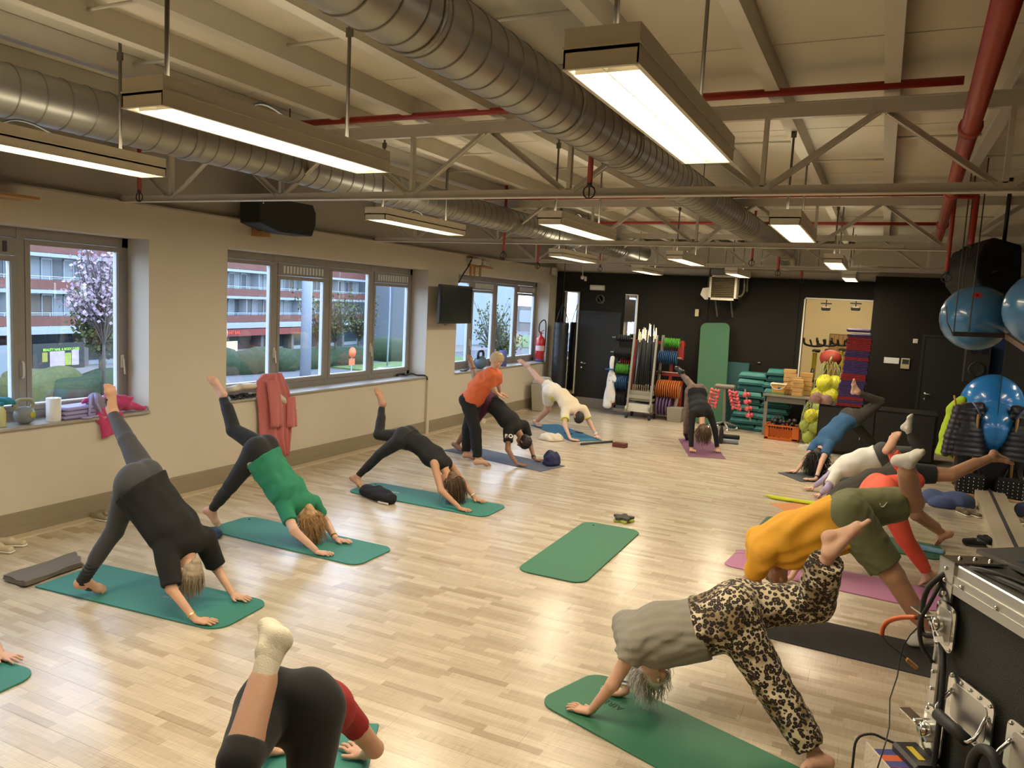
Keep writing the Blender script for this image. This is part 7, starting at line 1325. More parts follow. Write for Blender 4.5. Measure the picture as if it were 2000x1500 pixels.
for k, ch in enumerate(seq):
    z = zc_+.002+hh*k; f = k/len(seq); x0, x1 = xa*(1-f)+(xa2+.05)*f, xb*(1-f)+(xb2+.02)*f; dx = rs_.uniform(-.015, .015)
    t = thing('folded_mat', '%s folded gym mat in the tall stack, %s' % ('red' if ch == 'R' else 'violet', ords[k]), 'mat', ((x0+x1)/2, YM+.25, z), 'folded gym mats in the tall stack')
    MB().box(((x0+x1)/2+dx, YM+.26, z+hh*.25), (x1-x0, .55, hh*.49), bev=hh*.2).build('lower_fold', 'mat_red' if ch == 'R' else 'mat_violet', t); MB().box(((x0+x1)/2+dx, YM+.26, z+hh*.74), (x1-x0-.006, .55, hh*.49), bev=hh*.2).build('upper_fold', 'mat_red' if ch == 'R' else 'mat_violet', t)
tag(MB().box(((xa2+xb2)/2+.0, YM+.25, ztop+.05), (.40, .3, .06), bev=.02).build('small_pad', 'mat_violet'), 'small violet pad lying on top of the mat stack', 'pad')
heap('cloth', 'crumpled pinkish patterned cloth on the cabinet left of the mats', 'cloth', (K_(1638, 787)[0]-.30, YM+.05, zc_+.01), (.20, .16, .22), mat('pink_pattern', (.42, .26, .20), rough=.9, var=.5, vscale=25, col2=(.16, .07, .07)), 17, 8, amp=.01, freq=60)
# spin bikes in the room behind the opening
def spin_bike(x, y, label, rz=0.0):
    t = thing('spin_bike', label, 'bicycle', (x, y, .7)); z = .7; m = 'black_matte'
    MB().lathe([(.05, -.03), (.24, -.03), (.24, .03), (.05, .03)], (x, y, z+.34), (1, 0, 0), 20).build('flywheel', 'dark_metal', t); MB().bar((x, y-.1, z+.2), (x, y+.7, z+.3), .06, .08).bar((x, y, z+.3), (x, y-.05, z+.95), .05, .06).bar((x, y+.6, z+.25), (x, y+.62, z+.9), .05, .05).bar((x-.25, y-.15, z+.04), (x+.25, y-.15, z+.04), .06, .06).bar((x-.25, y+.75, z+.04), (x+.25, y+.75, z+.04), .06, .06).bar((x, y-.15, z+.05), (x, y, z+.3), .05, .05).build('frame', mat('bike_yellow', (.45, .38, .03), rough=.5), t)
    MB().box((x, y+.62, z+.95), (.17, .26, .07), bev=.02).build('saddle', m, t); MB().tube([(x-.22, y-.30, z+1.25), (x-.20, y-.14, z+1.12), (x, y-.06, z+1.08), (x+.20, y-.14, z+1.12), (x+.22, y-.30, z+1.25)], .026, 8).tube([(x-.08, y-.34, z+1.22), (x-.06, y-.1, z+1.10)], .022, 6).tube([(x+.08, y-.34, z+1.22), (x+.06, y-.1, z+1.10)], .022, 6).build('handlebar', m, t)
for x, y, lb in ((ony(1590, 690, 18.6)[0], 18.6, 'black spin bike at the left of the back room opening, front one'), (ony(1597, 690, 19.4)[0]+.2, 19.4, 'black spin bike in the back room, behind the front one'), (ony(1612, 690, 20.3)[0]+.35, 20.3, 'spin bike with yellow frame in the back room'), (ony(1637, 690, 20.3)[0]+.4, 20.4, 'spin bike in the back room beside the mat stack')): spin_bike(x, y, lb)
for x, lb in ((1613, 'left ceiling spotlight in the back room'), (1671, 'right ceiling spotlight in the back room')):
    q = ony(x, 603, 19.5); t = thing('spotlight', lb, 'lamp', q); MB().cyl((q[0], 19.5, 3.9), (q[0], 19.5, q[2]), .012, 6).box((q[0], 19.5, q[2]), (.20, .10, .09), bev=.02).bar((q[0]-.12, 19.5, q[2]+.12), (q[0]+.12, 19.5, q[2]+.12), .03, .03).build('lamp_head', 'dark_metal', t)

# ------------------------------------------------------------------ right side: balls, speakers, coats
mat('ball_blue', (.045, .17, .34), rough=.22, coat=.3, var=.05, vscale=3); mat('ball_azure', (.02, .22, .62), rough=.2, coat=.3); mat('rope', (.10, .09, .08), rough=.8)
def big_ball(c, r, m, label, square=False):
    t = thing('exercise_ball', label, 'ball', tuple(c), 'blue exercise balls'); prof = [(r*math.sin(PI*k/36)+(.002 if k in (11, 14, 22, 25) else 0), -r*math.cos(PI*k/36)) for k in range(37)]; MB().lathe([(max(a, .001), b) for a, b in prof], tuple(c), (.2, .1, 1), 48).build('ball_skin', m, t)
    d = nrm(np.array([0, 0, H])-np.array(c)); n_ = nrm(d+CU*.85+CR*.05 if square else d-CR*.9); MB().lathe([(.016, 0), (.012, .006)], tuple(np.array(c)+n_*r*.999), tuple(n_), 10).build('valve_plug', 'black_plastic', t)
    if square:
        x = nrm(np.cross([0, 0, 1], n_)); y = np.cross(n_, x); p = np.array(c)+n_*(r+.001); MB().add([tuple(p+(x*a+y*b)*.045) for a, b in ((-1.2, 0), (0, -1), (1.2, 0), (0, 1))]+[tuple(p-n_*.02+(x*a+y*b)*.045) for a, b in ((-1.2, 0), (0, -1), (1.2, 0), (0, 1))], [(0, 1, 2, 3), (7, 6, 5, 4), (0, 4, 5, 1), (1, 5, 6, 2), (2, 6, 7, 3), (3, 7, 4, 0)]).build('printed_mark', 'ext_red', t)
    return t
b1 = atd(1906, 621, 7.75); big_ball(b1, .325, 'ball_blue', 'matt blue exercise ball hanging in the rope rack, with a small red mark', True); b2 = atd(2046, 604, 6.6); big_ball(b2, .335, 'ball_blue', 'large blue exercise ball cut off by the right edge of the photo')
b3 = np.array([1.36, 13.55, 1.30]); cc3 = atd(1941, 790, 11.9); big_ball(cc3, .47, 'ball_azure', 'glossy azure exercise ball low by the far mirror edge, the upper one'); cc4 = atd(1946, 836, 11.3); big_ball(cc4, .40, 'ball_azure', 'azure exercise ball in front of and below the upper one')
st2 = thing('ball_stand', 'dark shelf unit under the azure balls beside the mirror', 'stand', (cc4[0], cc4[1], 0)); MB().span((cc4[0]-.35, cc4[1]-.30, 0), (cc4[0]+.35, cc4[1]+.95, cc4[2]-.40)).build('shelf_box', 'black_matte', st2)
rr = thing('ball_rack', 'dark bar rack hanging on ropes from the ceiling under the blue balls', 'rack', tuple(b1)); a, b, c_, d_ = atd(1862, 652, 7.45), atd(1966, 656, 7.5), atd(1966, 656, 7.5), atd(2040, 705, 6.1)
MB().bar(a, b, .03, .045).build('bar', mat('rack_dark', (.05, .042, .035), rough=.6), rr); MB().bar(atd(1966, 656, 8.05), a*0+atd(1868, 650, 8.05), .03, .045).build('bar', 'rack_dark', rr); MB().bar(c_, d_, .04, .05).build('bar', mat('rack_wood', (.17, .12, .08), rough=.6), rr)
for p_ in (a, atd(1870, 650, 8.0), atd(1892, 650, 7.45)): MB().cyl(p_, (p_[0]-.0, p_[1], ZC), .006, 6).build('rope', 'rope', rr)
MB().tube([atd(1848, 598, 7.4), atd(1850, 630, 7.38), atd(1862, 655, 7.45)], .006, 6).build('rope', 'rope', rr)
pa = thing('stage_speaker', 'large black stage loudspeaker mounted high in the right corner', 'loudspeaker', atd(1950, 520, 8.3)); U = lambda x, y, d=8.3: atd(x, y, d)
def slab(pts, d0, d1): 
    n = len(pts); V = [tuple(atd(x, y, d0)) for x, y in pts]+[tuple(atd(x, y, d0)+(CF*(d1-d0))) for x, y in pts]; return V, [tuple(range(n)), tuple(range(n, 2*n))[::-1]]+[(i, (i+1) % n, (i+1) % n+n, i+n) for i in range(n)]
MB().add(*slab([(1922, 478), (1942, 462), (1998, 478), (1998, 515), (1995, 560), (1960, 576), (1925, 570), (1908, 545), (1904, 515)], 8.0, 8.6)).build('cabinet', mat('speaker_tex', (.014, .013, .011), rough=.75, bump=.4, bscale=60), pa, bevel=.03)
MB().tube([U(1938, 532, 7.98), U(1950, 528, 7.93), U(1964, 526, 7.98)], .014, 8).build('grip', 'black_matte', pa); MB().cyl(U(1960, 480, 8.3), np.array([U(1960, 480, 8.3)[0], U(1960, 480, 8.3)[1], ZC]), .02, 8).build('bracket', 'dark_metal', pa)
q = ony(1907, 710, 16.4); ws = thing('wall_speaker', 'black two-way loudspeaker low between the blue balls', 'loudspeaker', tuple(q)); MB().box(tuple(q), (.40, .30, .70), bev=.01).build('cabinet', mat('speaker_brown', (.03, .026, .02), rough=.6), ws); 
for (dx, dz, r_, m) in ((-.08, .24, .055, 'black_matte'), (.09, .24, .055, 'black_matte'), (.0, -.10, .14, 'dark_metal')): MB().lathe([(r_, 0), (r_, .012), (r_*.8, .004), (.02, .01)], (q[0]+dx, 16.245, q[2]+dz), (0, -1, 0), 20).build('driver', m, ws)
MB().cyl((q[0], 16.5, q[2]+.3), (q[0], 16.99, q[2]+.3), .02, 6).build('bracket', 'dark_metal', ws)
for xx, wpx in ((1927, 6), (1950, 12)): 
    q = ony(xx, 700, 16.6); pbs = thing('banner_strip', 'narrow blue strip hanging behind the balls, %s' % ('left' if xx < 1940 else 'right'), 'banner', tuple(q)); MB().box((q[0], 16.6, 1.9), (.02*wpx, .02, 2.2)).build('cloth', mat('strip_blue', (.02, .05, .16), rough=.6), pbs); MB().cyl((q[0], 16.6, 3.0), (q[0], 16.6, ZC), .006, 5).build('cord', 'rope', pbs)
# coats on a stand by the mirror
cb = onz(1893, 965, 0); cs = thing('coat_stand', 'wooden coat stand carrying the coats by the mirror', 'coat stand', cb); D0 = float((cb-np.array([0, 0, H]))@CF); W_ = lambda x, y, dd=0.0: atd(x, y, D0+dd)
MB().cyl((cb[0], cb[1], 0.02), (cb[0], cb[1], W_(1890, 806)[2]), .022, 8).build('pole', 'wain', cs); MB().bar(W_(1878, 788), W_(1905, 788), .025, .025).tube([W_(1868, 800), W_(1866, 785), W_(1864, 772)], .014, 5).build('hanger_arm', 'cork', cs); MB().lathe([(.02, 0), (.20, 0), (.20, .02), (.03, .04)], (cb[0], cb[1], .001), seg=18).build('base', 'wain', cs)
mat('puffer', (.012, .010, .020), rough=.42, sheen=.2); mat('neon', (.45, .62, .02), rough=.7, emit=None)
def coat(name, label, sh1, sh2, hem1, hem2, m, dd, puff=True, arm=True):
    S = SDF(.014); a, b, c_, d_ = W_(*sh1, dd), W_(*sh2, dd), W_(*hem1, dd), W_(*hem2, dd); top = (a+b)/2; bot = (c_+d_)/2; lat = nrm(b-a); S.cap(top-np.array([0, 0, .06]), top*.45+bot*.55, .10, .12, .05, lat=lat, fl=1.35); S.cap(top*.5+bot*.5, bot, .12, .14, .05, lat=lat, fl=float(np.linalg.norm(d_-c_)/.30)*1.05, cut='b'); S.cap(a, b, .07, None, .05)
    if arm:
        for p_, q_ in ((a, c_), (b, d_)): S.cap(p_, p_*.45+q_*.55+lat*(.05 if q_ is d_ else -.05), .065, .06, .03); S.cap(p_*.45+q_*.55+lat*(.05 if q_ is d_ else -.05), q_+lat*(.05 if q_ is d_ else -.05)+np.array([0, 0, .08]), .06, .055, .03)
    if puff: S.post.append(lambda D, X, Y, Z: D-.012*np.abs(np.sin(Z*42+X*2)))
    else: S.post.append(wrinkle(.008, (0, 0, 1), 40, 4))
    t = thing('coat', label, 'coat', (float(top[0]), float(top[1]), float(bot[2])), 'coats on the coat stand'); obj_np('shell', [S.surface()], m, t); return t, a, b, c_, d_
t, a, b, c_, d_ = coat('coat', 'black quilted puffer jacket on the coat stand by the mirror', (1872, 800), (1912, 795), (1852, 893), (1928, 885), 'puffer', 0); MB().tube([W_(1900, 786, -.2), W_(1908, 796, -.2), W_(1916, 812, -.2)], .014, 8).build('collar_trim', mat('trim_blue', (.20, .26, .50), rough=.6), t)
coat('coat', 'neon yellow safety vest hanging behind the puffer jacket', (1858, 800), (1880, 782), (1836, 880), (1850, 900), 'neon', .35, puff=False, arm=False); coat('coat', 'long black coat below the puffer jacket on the coat stand', (1880, 850), (1915, 850), (1868, 935), (1925, 930), 'black_jersey', .25, puff=False, arm=False)
q = onz(1895, 962, 0)+np.array([.1, .45, 0]); tag(MB().box((q[0], q[1], .36), (.62, .05, .70), rz=-.1, bev=.006).build('brown_board', mat('panel_brown', (.16, .075, .02), rough=.5, var=.2, vscale=4)), 'brown wooden board standing behind the coats', 'board')
pk = np.array([1.47, 11.2, 0]); kx = thing('peanut_ball', 'grey peanut-shaped ball on a white pole by the mirror edge', 'ball', tuple(atd(1942, 835, 11.3))); q = atd(1942, 845, 11.3); MB().ball(tuple(q), .092, 18, sc=(1, 1, 1.1)).ball(tuple(q+np.array([.01, 0, .16])), .076, 18, sc=(1, 1, 1.25)).build('ball_skin', mat('grey_rubber', (.13, .125, .115), rough=.35), kx); MB().cyl((q[0], q[1], .0), (q[0], q[1], q[2]-.1), .016, 8).lathe([(.08, .0), (.08, .015), (.02, .03)], (q[0], q[1], .001), seg=16).build('pole', 'off_white', kx)

# ------------------------------------------------------------------ the stage behind/below the camera, cabinet and flight case at the right
struct(MB().span((-3.2, YR, 0), (XR-.02, -.35, .9)).build('stage', 'wain_dark'))
zc0, zc1 = 1.27, 1.85; far = onz(1843, 1089, zc1); far2 = onz(1999, 1176, zc1); ud = nrm(far2-far); ud[2] = 0; ud = nrm(ud); vd = np.array([-ud[1], ud[0], 0]); vd = vd if vd@CR > 0 else -vd
fc = thing('flight_case', 'black flight case with aluminium edges, butterfly latches and spring handles', 'case', (far[0], far[1], zc0)); LC, WC = 1.15, .60; O = np.array([far[0], far[1], 0])
MC = Matrix((ud, vd, (0, 0, 1))).transposed(); P3 = lambda u, v, z: O+ud*u+vd*v+np.array([0, 0, z])
def cbox(b, u0, u1, v0, v1, z0, z1, bev=0): c_ = P3((u0+u1)/2, (v0+v1)/2, (z0+z1)/2); return b.box(tuple(c_), (abs(u1-u0), abs(v1-v0), abs(z1-z0)), M=MC, bev=bev)
mat('case_black', (.022, .022, .018), rough=.6, bump=.35, bscale=350)
cbox(MB(), .012, LC, .012, WC, zc0+.01, zc1-.012).build('panel', 'case_black', fc)
for nm, a in (('edge_top', (0, LC, 0, .035, zc1-.035, zc1)), ('edge_top', (0, .035, 0, WC, zc1-.035, zc1)), ('edge_upright', (0, .030, 0, .030, zc0, zc1)), ('edge_bottom', (0, LC, 0, .03, zc0, zc0+.03)), ('edge_bottom', (0, .03, 0, WC, zc0, zc0+.03))): cbox(MB(), *a, bev=.003).build('aluminium_edge', 'alu', fc)
b = cbox(MB(), .03, LC, -.004, 0, zc1-.075, zc1-.030); cbox(b, .03, LC, -.006, 0, zc1-.055, zc1-.050); b.build('aluminium_edge', 'alu', fc)
cbox(MB(), .0, LC, .035, WC, zc1-.012, zc1-.004).build('top_panel', 'case_black', fc)
cbox(cbox(cbox(MB(), -.006, .055, -.006, 0, zc1-.10, zc1+.004), -.006, 0, -.006, .10, zc1-.10, zc1+.004), -.006, .055, -.006, .12, zc1, zc1+.005).build('corner_guard', 'chrome', fc)
cbox(cbox(MB(), -.006, .05, -.006, 0, zc0-.004, zc0+.09), -.006, 0, -.006, .09, zc0-.004, zc0+.09).build('corner_guard', 'chrome', fc)
rv = MB()
for u_ in [.09+.13*k for k in range(8)]: rv.ball(tuple(P3(u_, -.006, zc1-.045)), .006, 8)
for z_ in (zc1-.02, zc1-.05, zc1-.085): rv.ball(tuple(P3(-.007, .03, z_)), .006, 8); rv.ball(tuple(P3(.025, -.007, z_)), .006, 8)
for z_ in np.linspace(zc0+.05, zc1-.30, 6): rv.ball(tuple(P3(.015, -.003, z_)), .006, 8)
for u_, v_ in ((.02, .03), (.02, .07), (.035, .10)): rv.ball(tuple(P3(u_, v_, zc1+.005)), .006, 8)
rv.build('rivets', 'chrome', fc)['kind'] = 'stuff'
def plate(u0, u1, z0, z1, v=-.003, r=.02, m='chrome', nm='plate', parent=None, th=.004):
    poly = []
    for (cx, cz, a0) in ((u0+r, z0+r, PI), (u1-r, z0+r, 1.5*PI), (u1-r, z1-r, 0), (u0+r, z1-r, .5*PI)):
        for k in range(5): a_ = a0+.5*PI*k/4; poly.append((cx+r*math.cos(a_), cz+r*math.sin(a_)))
    n = len(poly); V = [tuple(P3(p[0], v-th, p[1])) for p in poly]+[tuple(P3(p[0], v, p[1])) for p in poly]; return MB().add(V, [tuple(range(n)), tuple(range(n, 2*n))[::-1]]+[(i, (i+1) % n, (i+1) % n+n, i+n) for i in range(n)]).build(nm, m, parent or fc)
def latch(z, flip=1):
    pl_ = plate(.005, .085, z-.06, z+.06, nm='latch_plate'); plate(.018, .072, z-.045, z+.045, v=-.007, r=.012, m='alu', nm='latch_dish', parent=pl_, th=.001)
    b = MB(); b.cyl(P3(.03, -.006, z), P3(.03, -.030, z), .017, 12); b.bar(P3(.0, -.022, z+.012), P3(.055, -.016, z-.02), .022, .006).bar(P3(.03, -.018, z), P3(.05, -.016, z-.04), .03, .004); b.bar(P3(-.055, -.024, z+.010*flip), P3(.02, -.022, z+.008), .030, .004); b.build('butterfly_wing', 'chrome', pl_)
    b = MB()
    for u_, z_ in ((.015, z+.05), (.075, z+.05), (.015, z-.05), (.075, z-.05)): b.ball(tuple(P3(u_, -.008, z_)), .005, 6)
    b.build('rivet', 'chrome', pl_)
latch(onz(1850, 1190, 1.7)[2]*0+zc1-.165); latch(zc0+.13)
def handle(u0, z0, lab=''):
    pl_ = plate(u0, u0+.17, z0, z0+.13, nm='handle_plate'); plate(u0+.02, u0+.15, z0+.02, z0+.11, v=-.0075, r=.015, m='alu', nm='handle_dish', parent=pl_, th=.001); zz_ = z0+.028
    MB().tube([P3(u0+.022, -.008, z0+.09), P3(u0+.022, -.045, zz_), P3(u0+.15, -.045, zz_), P3(u0+.15, -.008, z0+.09)], .005, 8).build('bail', 'chrome', pl_); MB().cyl(P3(u0+.03, -.045, zz_), P3(u0+.142, -.045, zz_), .015, 12).build('grip', 'rubber', pl_)
    b = MB()
    for du in (.012, .05, .085, .12, .158):
        for dz in (.010, .12): b.ball(tuple(P3(u0+du, -.008, z0+dz)), .0055, 6)
    b.build('rivet', 'chrome', pl_)
handle(.085, zc0+.19); handle(.30, zc0+.19)
# laptop lying on the case
lp = thing('laptop', 'open dark laptop on the flight case, cut off by the right edge', 'laptop', tuple(P3(.45, .3, zc1))); cbox(MB(), .28, .66, .10, .36, zc1+.008, zc1+.028, bev=.004).build('base', 'black_plastic', lp); a, b, c_, d_ = atd(1908, 1072, 2.18), atd(2040, 1128, 1.75), atd(2060, 1080, 1.80), atd(1925, 1074, 2.22)
n_ = nrm(np.cross(b-a, d_-a)); n_ = n_ if n_[2] > 0 else -n_; V = [a, b, b+vd*.24+np.array([0, 0, .02]), a+vd*.24+np.array([0, 0, .02])]; V = [tuple(v) for v in V]+[tuple(v-n_*.012) for v in V]; MB().add(V, [(0, 1, 2, 3), (7, 6, 5, 4), (0, 4, 5, 1), (1, 5, 6, 2), (2, 6, 7, 3), (3, 7, 4, 0)]).build('lid', mat('laptop_grey', (.035, .034, .030), rough=.45), lp)
Vp = [a+ud*.03+vd*.02, b-ud*.03+vd*.02, b-ud*.03+vd*.22+np.array([0, 0, .018]), a+ud*.03+vd*.22+np.array([0, 0, .018])]; MB().add([tuple(v+n_*.0015) for v in Vp]+[tuple(v+n_*.0005) for v in Vp], [(0, 1, 2, 3), (7, 6, 5, 4), (0, 4, 5, 1), (1, 5, 6, 2), (2, 6, 7, 3), (3, 7, 4, 0)]).build('panel_strip', mat('laptop_dark', (.05, .05, .045), rough=.2), lp)
# cables over the case
cbl = thing('cable', 'pair of black cables curling over the far corner of the flight case', 'cable', tuple(P3(.1, 0, zc1)))
A = lambda x, y, d: atd(x, y, d)
MB().tube([P3(.34, .10, zc1+.012), P3(.22, .06, zc1+.014), P3(.12, .02, zc1+.012), A(1858, 1112, 2.02), A(1840, 1135, 1.98), A(1815, 1180, 1.98), A(1797, 1215, 2.0), A(1800, 1260, 2.02), A(1822, 1295, 2.0)], .0055, 8).tube([P3(.36, .05, zc1+.010), P3(.2, .03, zc1+.010), A(1868, 1102, 1.98), A(1848, 1118, 1.97), A(1812, 1150, 2.0), A(1800, 1200, 2.03), A(1803, 1238, 2.03), A(1836, 1252, 1.98), P3(.10, -.03, zc0+.28), P3(.11, -.035, zc0+.05), P3(.10, -.03, zc0-.25)], .007, 8).build('cord', 'rubber', cbl)
ck_ = thing('cable_coil', 'bundle of thick black cables hanging from the second handle of the flight case', 'cable', tuple(P3(.38, -.05, zc0+.1))); rs_ = random.Random(6)
for k in range(9):
    u0 = .30+.022*k; z0 = zc0+.24; MB().tube([P3(u0-.02, -.03, z0-.9), P3(u0-.03+rs_.uniform(-.02, .02), -.05-.006*k, z0-.35), P3(u0, -.06-.006*(k % 3), z0-.12), P3(.38+.01*k, -.07-.008*(k % 4), z0+rs_.uniform(-.02, .01)), P3(.42+.012*k, -.06-.006*(k % 3), z0-.12), P3(.46+.02*k, -.05, z0-.5), P3(.48+.02*k, -.04, z0-.9)], .011, 8).build('cable_strand', 'rubber', ck_)
MB().tube([P3(.36+.05*math.cos(a_*.7), -.085, zc0+.20+.07*math.sin(a_*.7)) for a_ in range(9)], .012, 8, closed=True).tube([P3(.40+.06*math.cos(a_*.7), -.095, zc0+.17+.05*math.sin(a_*.7)) for a_ in range(9)], .011, 8, closed=True).build('loop', 'rubber', ck_)
# neckband headphones with orange band
hp_ = thing('headphones', 'orange neckband headphones dangling on a thin cable left of the case', 'headphones', tuple(A(1760, 1240, 2.1))); MB().tube([A(1722, 1241, 2.15), A(1725, 1225, 2.15), A(1738, 1212, 2.13), A(1762, 1206, 2.1), A(1790, 1206, 2.06)], .0065, 10).build('neckband', mat('rubber_orange', (.62, .12, .03), rough=.5), hp_)
MB().tube([A(1722, 1241, 2.15), A(1735, 1258, 2.14), A(1757, 1275, 2.12), A(1770, 1286, 2.12)], .0016, 5).tube([A(1796, 1222, 2.06), A(1778, 1240, 2.08), A(1764, 1262, 2.1), A(1757, 1290, 2.1), A(1753, 1320, 2.08), A(1738, 1365, 2.05), A(1737, 1420, 1.97), A(1730, 1450, 1.90), A(1722, 1475, 1.88), A(1714, 1500, 1.86)], .0018, 5).tube([A(1790, 1206, 2.06), A(1800, 1200, 2.02)], .003, 5).build('cord', 'rubber', hp_); MB().bar(A(1770, 1287, 2.12), A(1792, 1306, 2.11), .015, .010, bev=.002).build('battery', 'cork', hp_)
# wooden cabinet carrying the case, with paper tray and adaptor
wc = thing('wooden_cabinet', 'brown wooden cabinet under the flight case at the lower right', 'cabinet', tuple(P3(0, 0, 0))); cbox(MB(), -.02, LC, -.15, WC, .0, zc0-.012, bev=.004).build('cabinet_body', mat('cab_brown', (.26, .10, .03), rough=.5, var=.15), wc)
ptx = thing('paper_box', 'open paper box with red, orange and blue slips on the wooden cabinet', 'box', tuple(P3(0, -.05, zc0))); Z = zc0+.045
cbox(cbox(MB(), -.015, .16, -.14, -.012, zc0-.011, Z-.006), -.015, .16, -.145, -.140, zc0-.011, Z+.020).build('tray', 'towel_white', ptx)
for k, m in enumerate(('ext_blue', 'rubber_orange', 'ext_blue', 'ext_red')): cbox(MB(), .005+.030*k, .033+.030*k, -.136, -.085, Z-.004, Z+.012+.002*k).build('slip', m, ptx)
ad = thing('power_adaptor', 'black power adaptor with a yellow label on the paper box', 'adaptor', tuple(P3(.05, -.05, zc0+.04))); cbox(MB(), .0, .12, -.085, -.014, Z+.0, Z+.035, bev=.008).build('housing', 'black_plastic', ad); cbox(MB(), .03, .09, -.062, -.045, Z+.0352, Z+.036).build('yellow_label', 'street_yellow', ad)
MB().tube([P3(.0, -.06, Z+.02), P3(-.02, -.09, Z+.025), P3(-.035, -.12, Z+.03), P3(-.04, -.155, Z+.01), P3(-.03, -.165, Z-.06), P3(-.03, -.165, Z-.3)], .0035, 6).build('lead', 'rubber', ad)
# ------------------------------------------------------------------ the class
BL = dict(m='black_knit', t=1.93)
r, J, K = person('person', 'P1', 'woman in black elbow-sleeved top and charcoal stirrup leggings by the first window',
    dict(stand='n', skin='fair', girth=1.12, h=.010, shirt=dict(m='black_jersey', g=.026, arm=.93, low=.03, sl=.014, wr=.004, bag=.02), pants=dict(m='charcoal_knit', t=2.0, g=.007),
         hair=dict(m='hair_ash', n=320, L=.12, r=.0028, th=.012, top=.6, low=.02), belly=.025))
bracelet(r, J, 'n', 'gold')
for q in 's r'.replace(' ', ''):   # stirrup bands of the leggings round heel and arch
    a, he, t = (np.array(J[x+q]) for x in ('an', 'heel', 'toe')); S = SDF(.006); v = nrm(t-he); n = perp(a-(he+t)/2, v)
    S.cap(a, he+v*.05+n*.04, .041, .040, .02); c0 = he+v*.085+n*.03; S.cap(c0-v*.02, c0+v*.025, .037, .036, .01, lat=np.cross(v, n), fl=1.2, cut='ab')
    obj_np('stirrup', [S.surface()], 'charcoal_knit', r)
S = SDF(.008); kn, an = np.array(J['kns']), np.array(J['ans']); S.cap(kn+(an-kn)*.55, an, .050, .046, .01, cut='a'); S.post.append(lambda D, X, Y, Z: D-.0035*np.sin((X*.3+Z)*210)); obj_np('ruched_cuff', [S.surface()], 'black_knit', r)
r, J, K = person('person', 'P2', 'blonde woman in emerald green T-shirt and black leggings in front of the pink coat',
    dict(stand='n', skin='pink', arm=1.12, girth=1.16, h=.010, shirt=dict(m='green_jersey', g=.014, arm=.62, low=.055, sl=.012, wr=.0055, wf=70, along=.7), pants=dict(m='black_knit', t=1.93, g=.007),
         hair=dict(m='hair_blond', n=520, L=.24, r=.0034, th=.014, curl=.9, low=.03), belly=.035))
bracelet(r, J, 'f', 'gold', 'watch', r=.033, wd=.018); bracelet(r, J, 'n', 'gold', 'ring', r=.010, th=.002, wd=.003, t=-.38*4)
r, J, K = person('person', 'P3', 'woman in black tank top and black leggings with long brown hair hanging down',
    dict(stand='n', skin='tan', shirt=dict(m='black_jersey', g=.010, arm=0, low=.02, name='tank_top', wr=.002), pants=dict(m='black_knit', t=1.93, g=.006),
         hair=dict(m='hair_brown', n=480, L=.27, r=.003, th=.013, low=.02)))
bracelet(r, J, 'f', 'white_plastic', 'watch', r=.032, wd=.016)
r, J, K = person('person', 'P4', 'man in black lettered T-shirt and plum shorts held by the teacher, marbled blue mat',
    dict(stand='n', skin='dark', fem=False, shirt=dict(m='black_jersey', g=.016, arm=.60, low=.0, sl=.016), pants=dict(m='plum_cloth', t=.8, g=.010, loose=.02, name='shorts'),
         hair=dict(m='hair_black', n=0, th=.012)))
bracelet(r, J, 'f', 'black_plastic', 'watch', r=.034, wd=.03)
sh, el = np.array(J['shn']), np.array(J['eln']); v = nrm(el-sh)
for lt_, of_ in (('B', -.4), ('O', .45)):      # letters of the print, set round the sleeve
    e_ = perp(np.array([0, 0, H])-sh, v); x_ = np.cross(-v, e_); e2 = nrm(e_*math.cos(of_)+x_*math.sin(of_)); text_obj('sleeve_lettering', lt_, .085, frame(tuple(np.cross(-v, e2)), tuple(-v), tuple(sh+v*.12+e2*.080)), 'white_cloth', r, ext=.008, bold=.003)
r, J, K = person('person', 'P6', 'man in cream striped shirt with lime trim and white shorts on the bright blue mat',
    dict(stand='n', skin='pink', fem=False, shirt=dict(m='cream_jersey', g=.018, arm=.62, low=.10, sl=.016, wr=.004), pants=dict(m='white_cloth', t=.62, g=.012, loose=.024, name='shorts', wr=.003),
         hair=dict(m='hair_black', n=0, th=.012)))
bracelet(r, J, 'f', 'white_plastic', 'watch', r=.034, wd=.03)
ax, pel, l = K['ax'], K['pel'], K['l']; S = SDF(.010); S.cap(pel+ax*.10*1.05, pel+ax*.145*1.05, .128, .128, .02, lat=l, fl=1.32, cut='ab'); obj_np('lime_hem', [S.surface()], 'lime_trim', r)
for k in 'nf':
    sh, el = np.array(J['sh'+k]), np.array(J['el'+k]); S = SDF(.008); S.cap(sh+(el-sh)*.58, sh+(el-sh)*.64, .080, .080, .01, cut='ab'); obj_np('sleeve_band', [S.surface()], 'lime_trim', r)
r, J, K = person('person', 'P7', 'woman in long-sleeved black top and patterned leggings facing the camera on the plum mat',
    dict(stand='f', skin='fair', shirt=dict(m='black_jersey', g=.014, arm=1.93, low=.02), pants=dict(m='dark_floral', t=1.95, g=.010),
         socks='sr', sockm='black_plastic', hair=dict(m='hair_brown', n=300, L=.20, r=.004, th=.022, curl=.4)))
r, J, K = person('person', 'P8', 'woman in petrol blue T-shirt with long curly dark hair in front of the mat stack',
    dict(stand='f', skin='pink', shirt=dict(m='blue_jersey', g=.014, arm=.62, low=.05), pants=dict(m='grey_brown_knit', t=1.93, g=.008),
         hair=dict(m='hair_black', n=420, L=.38, r=.0045, th=.02, curl=1.0)))
bracelet(r, J, 'n', 'black_plastic', 'wristband', r=.032, wd=.02)
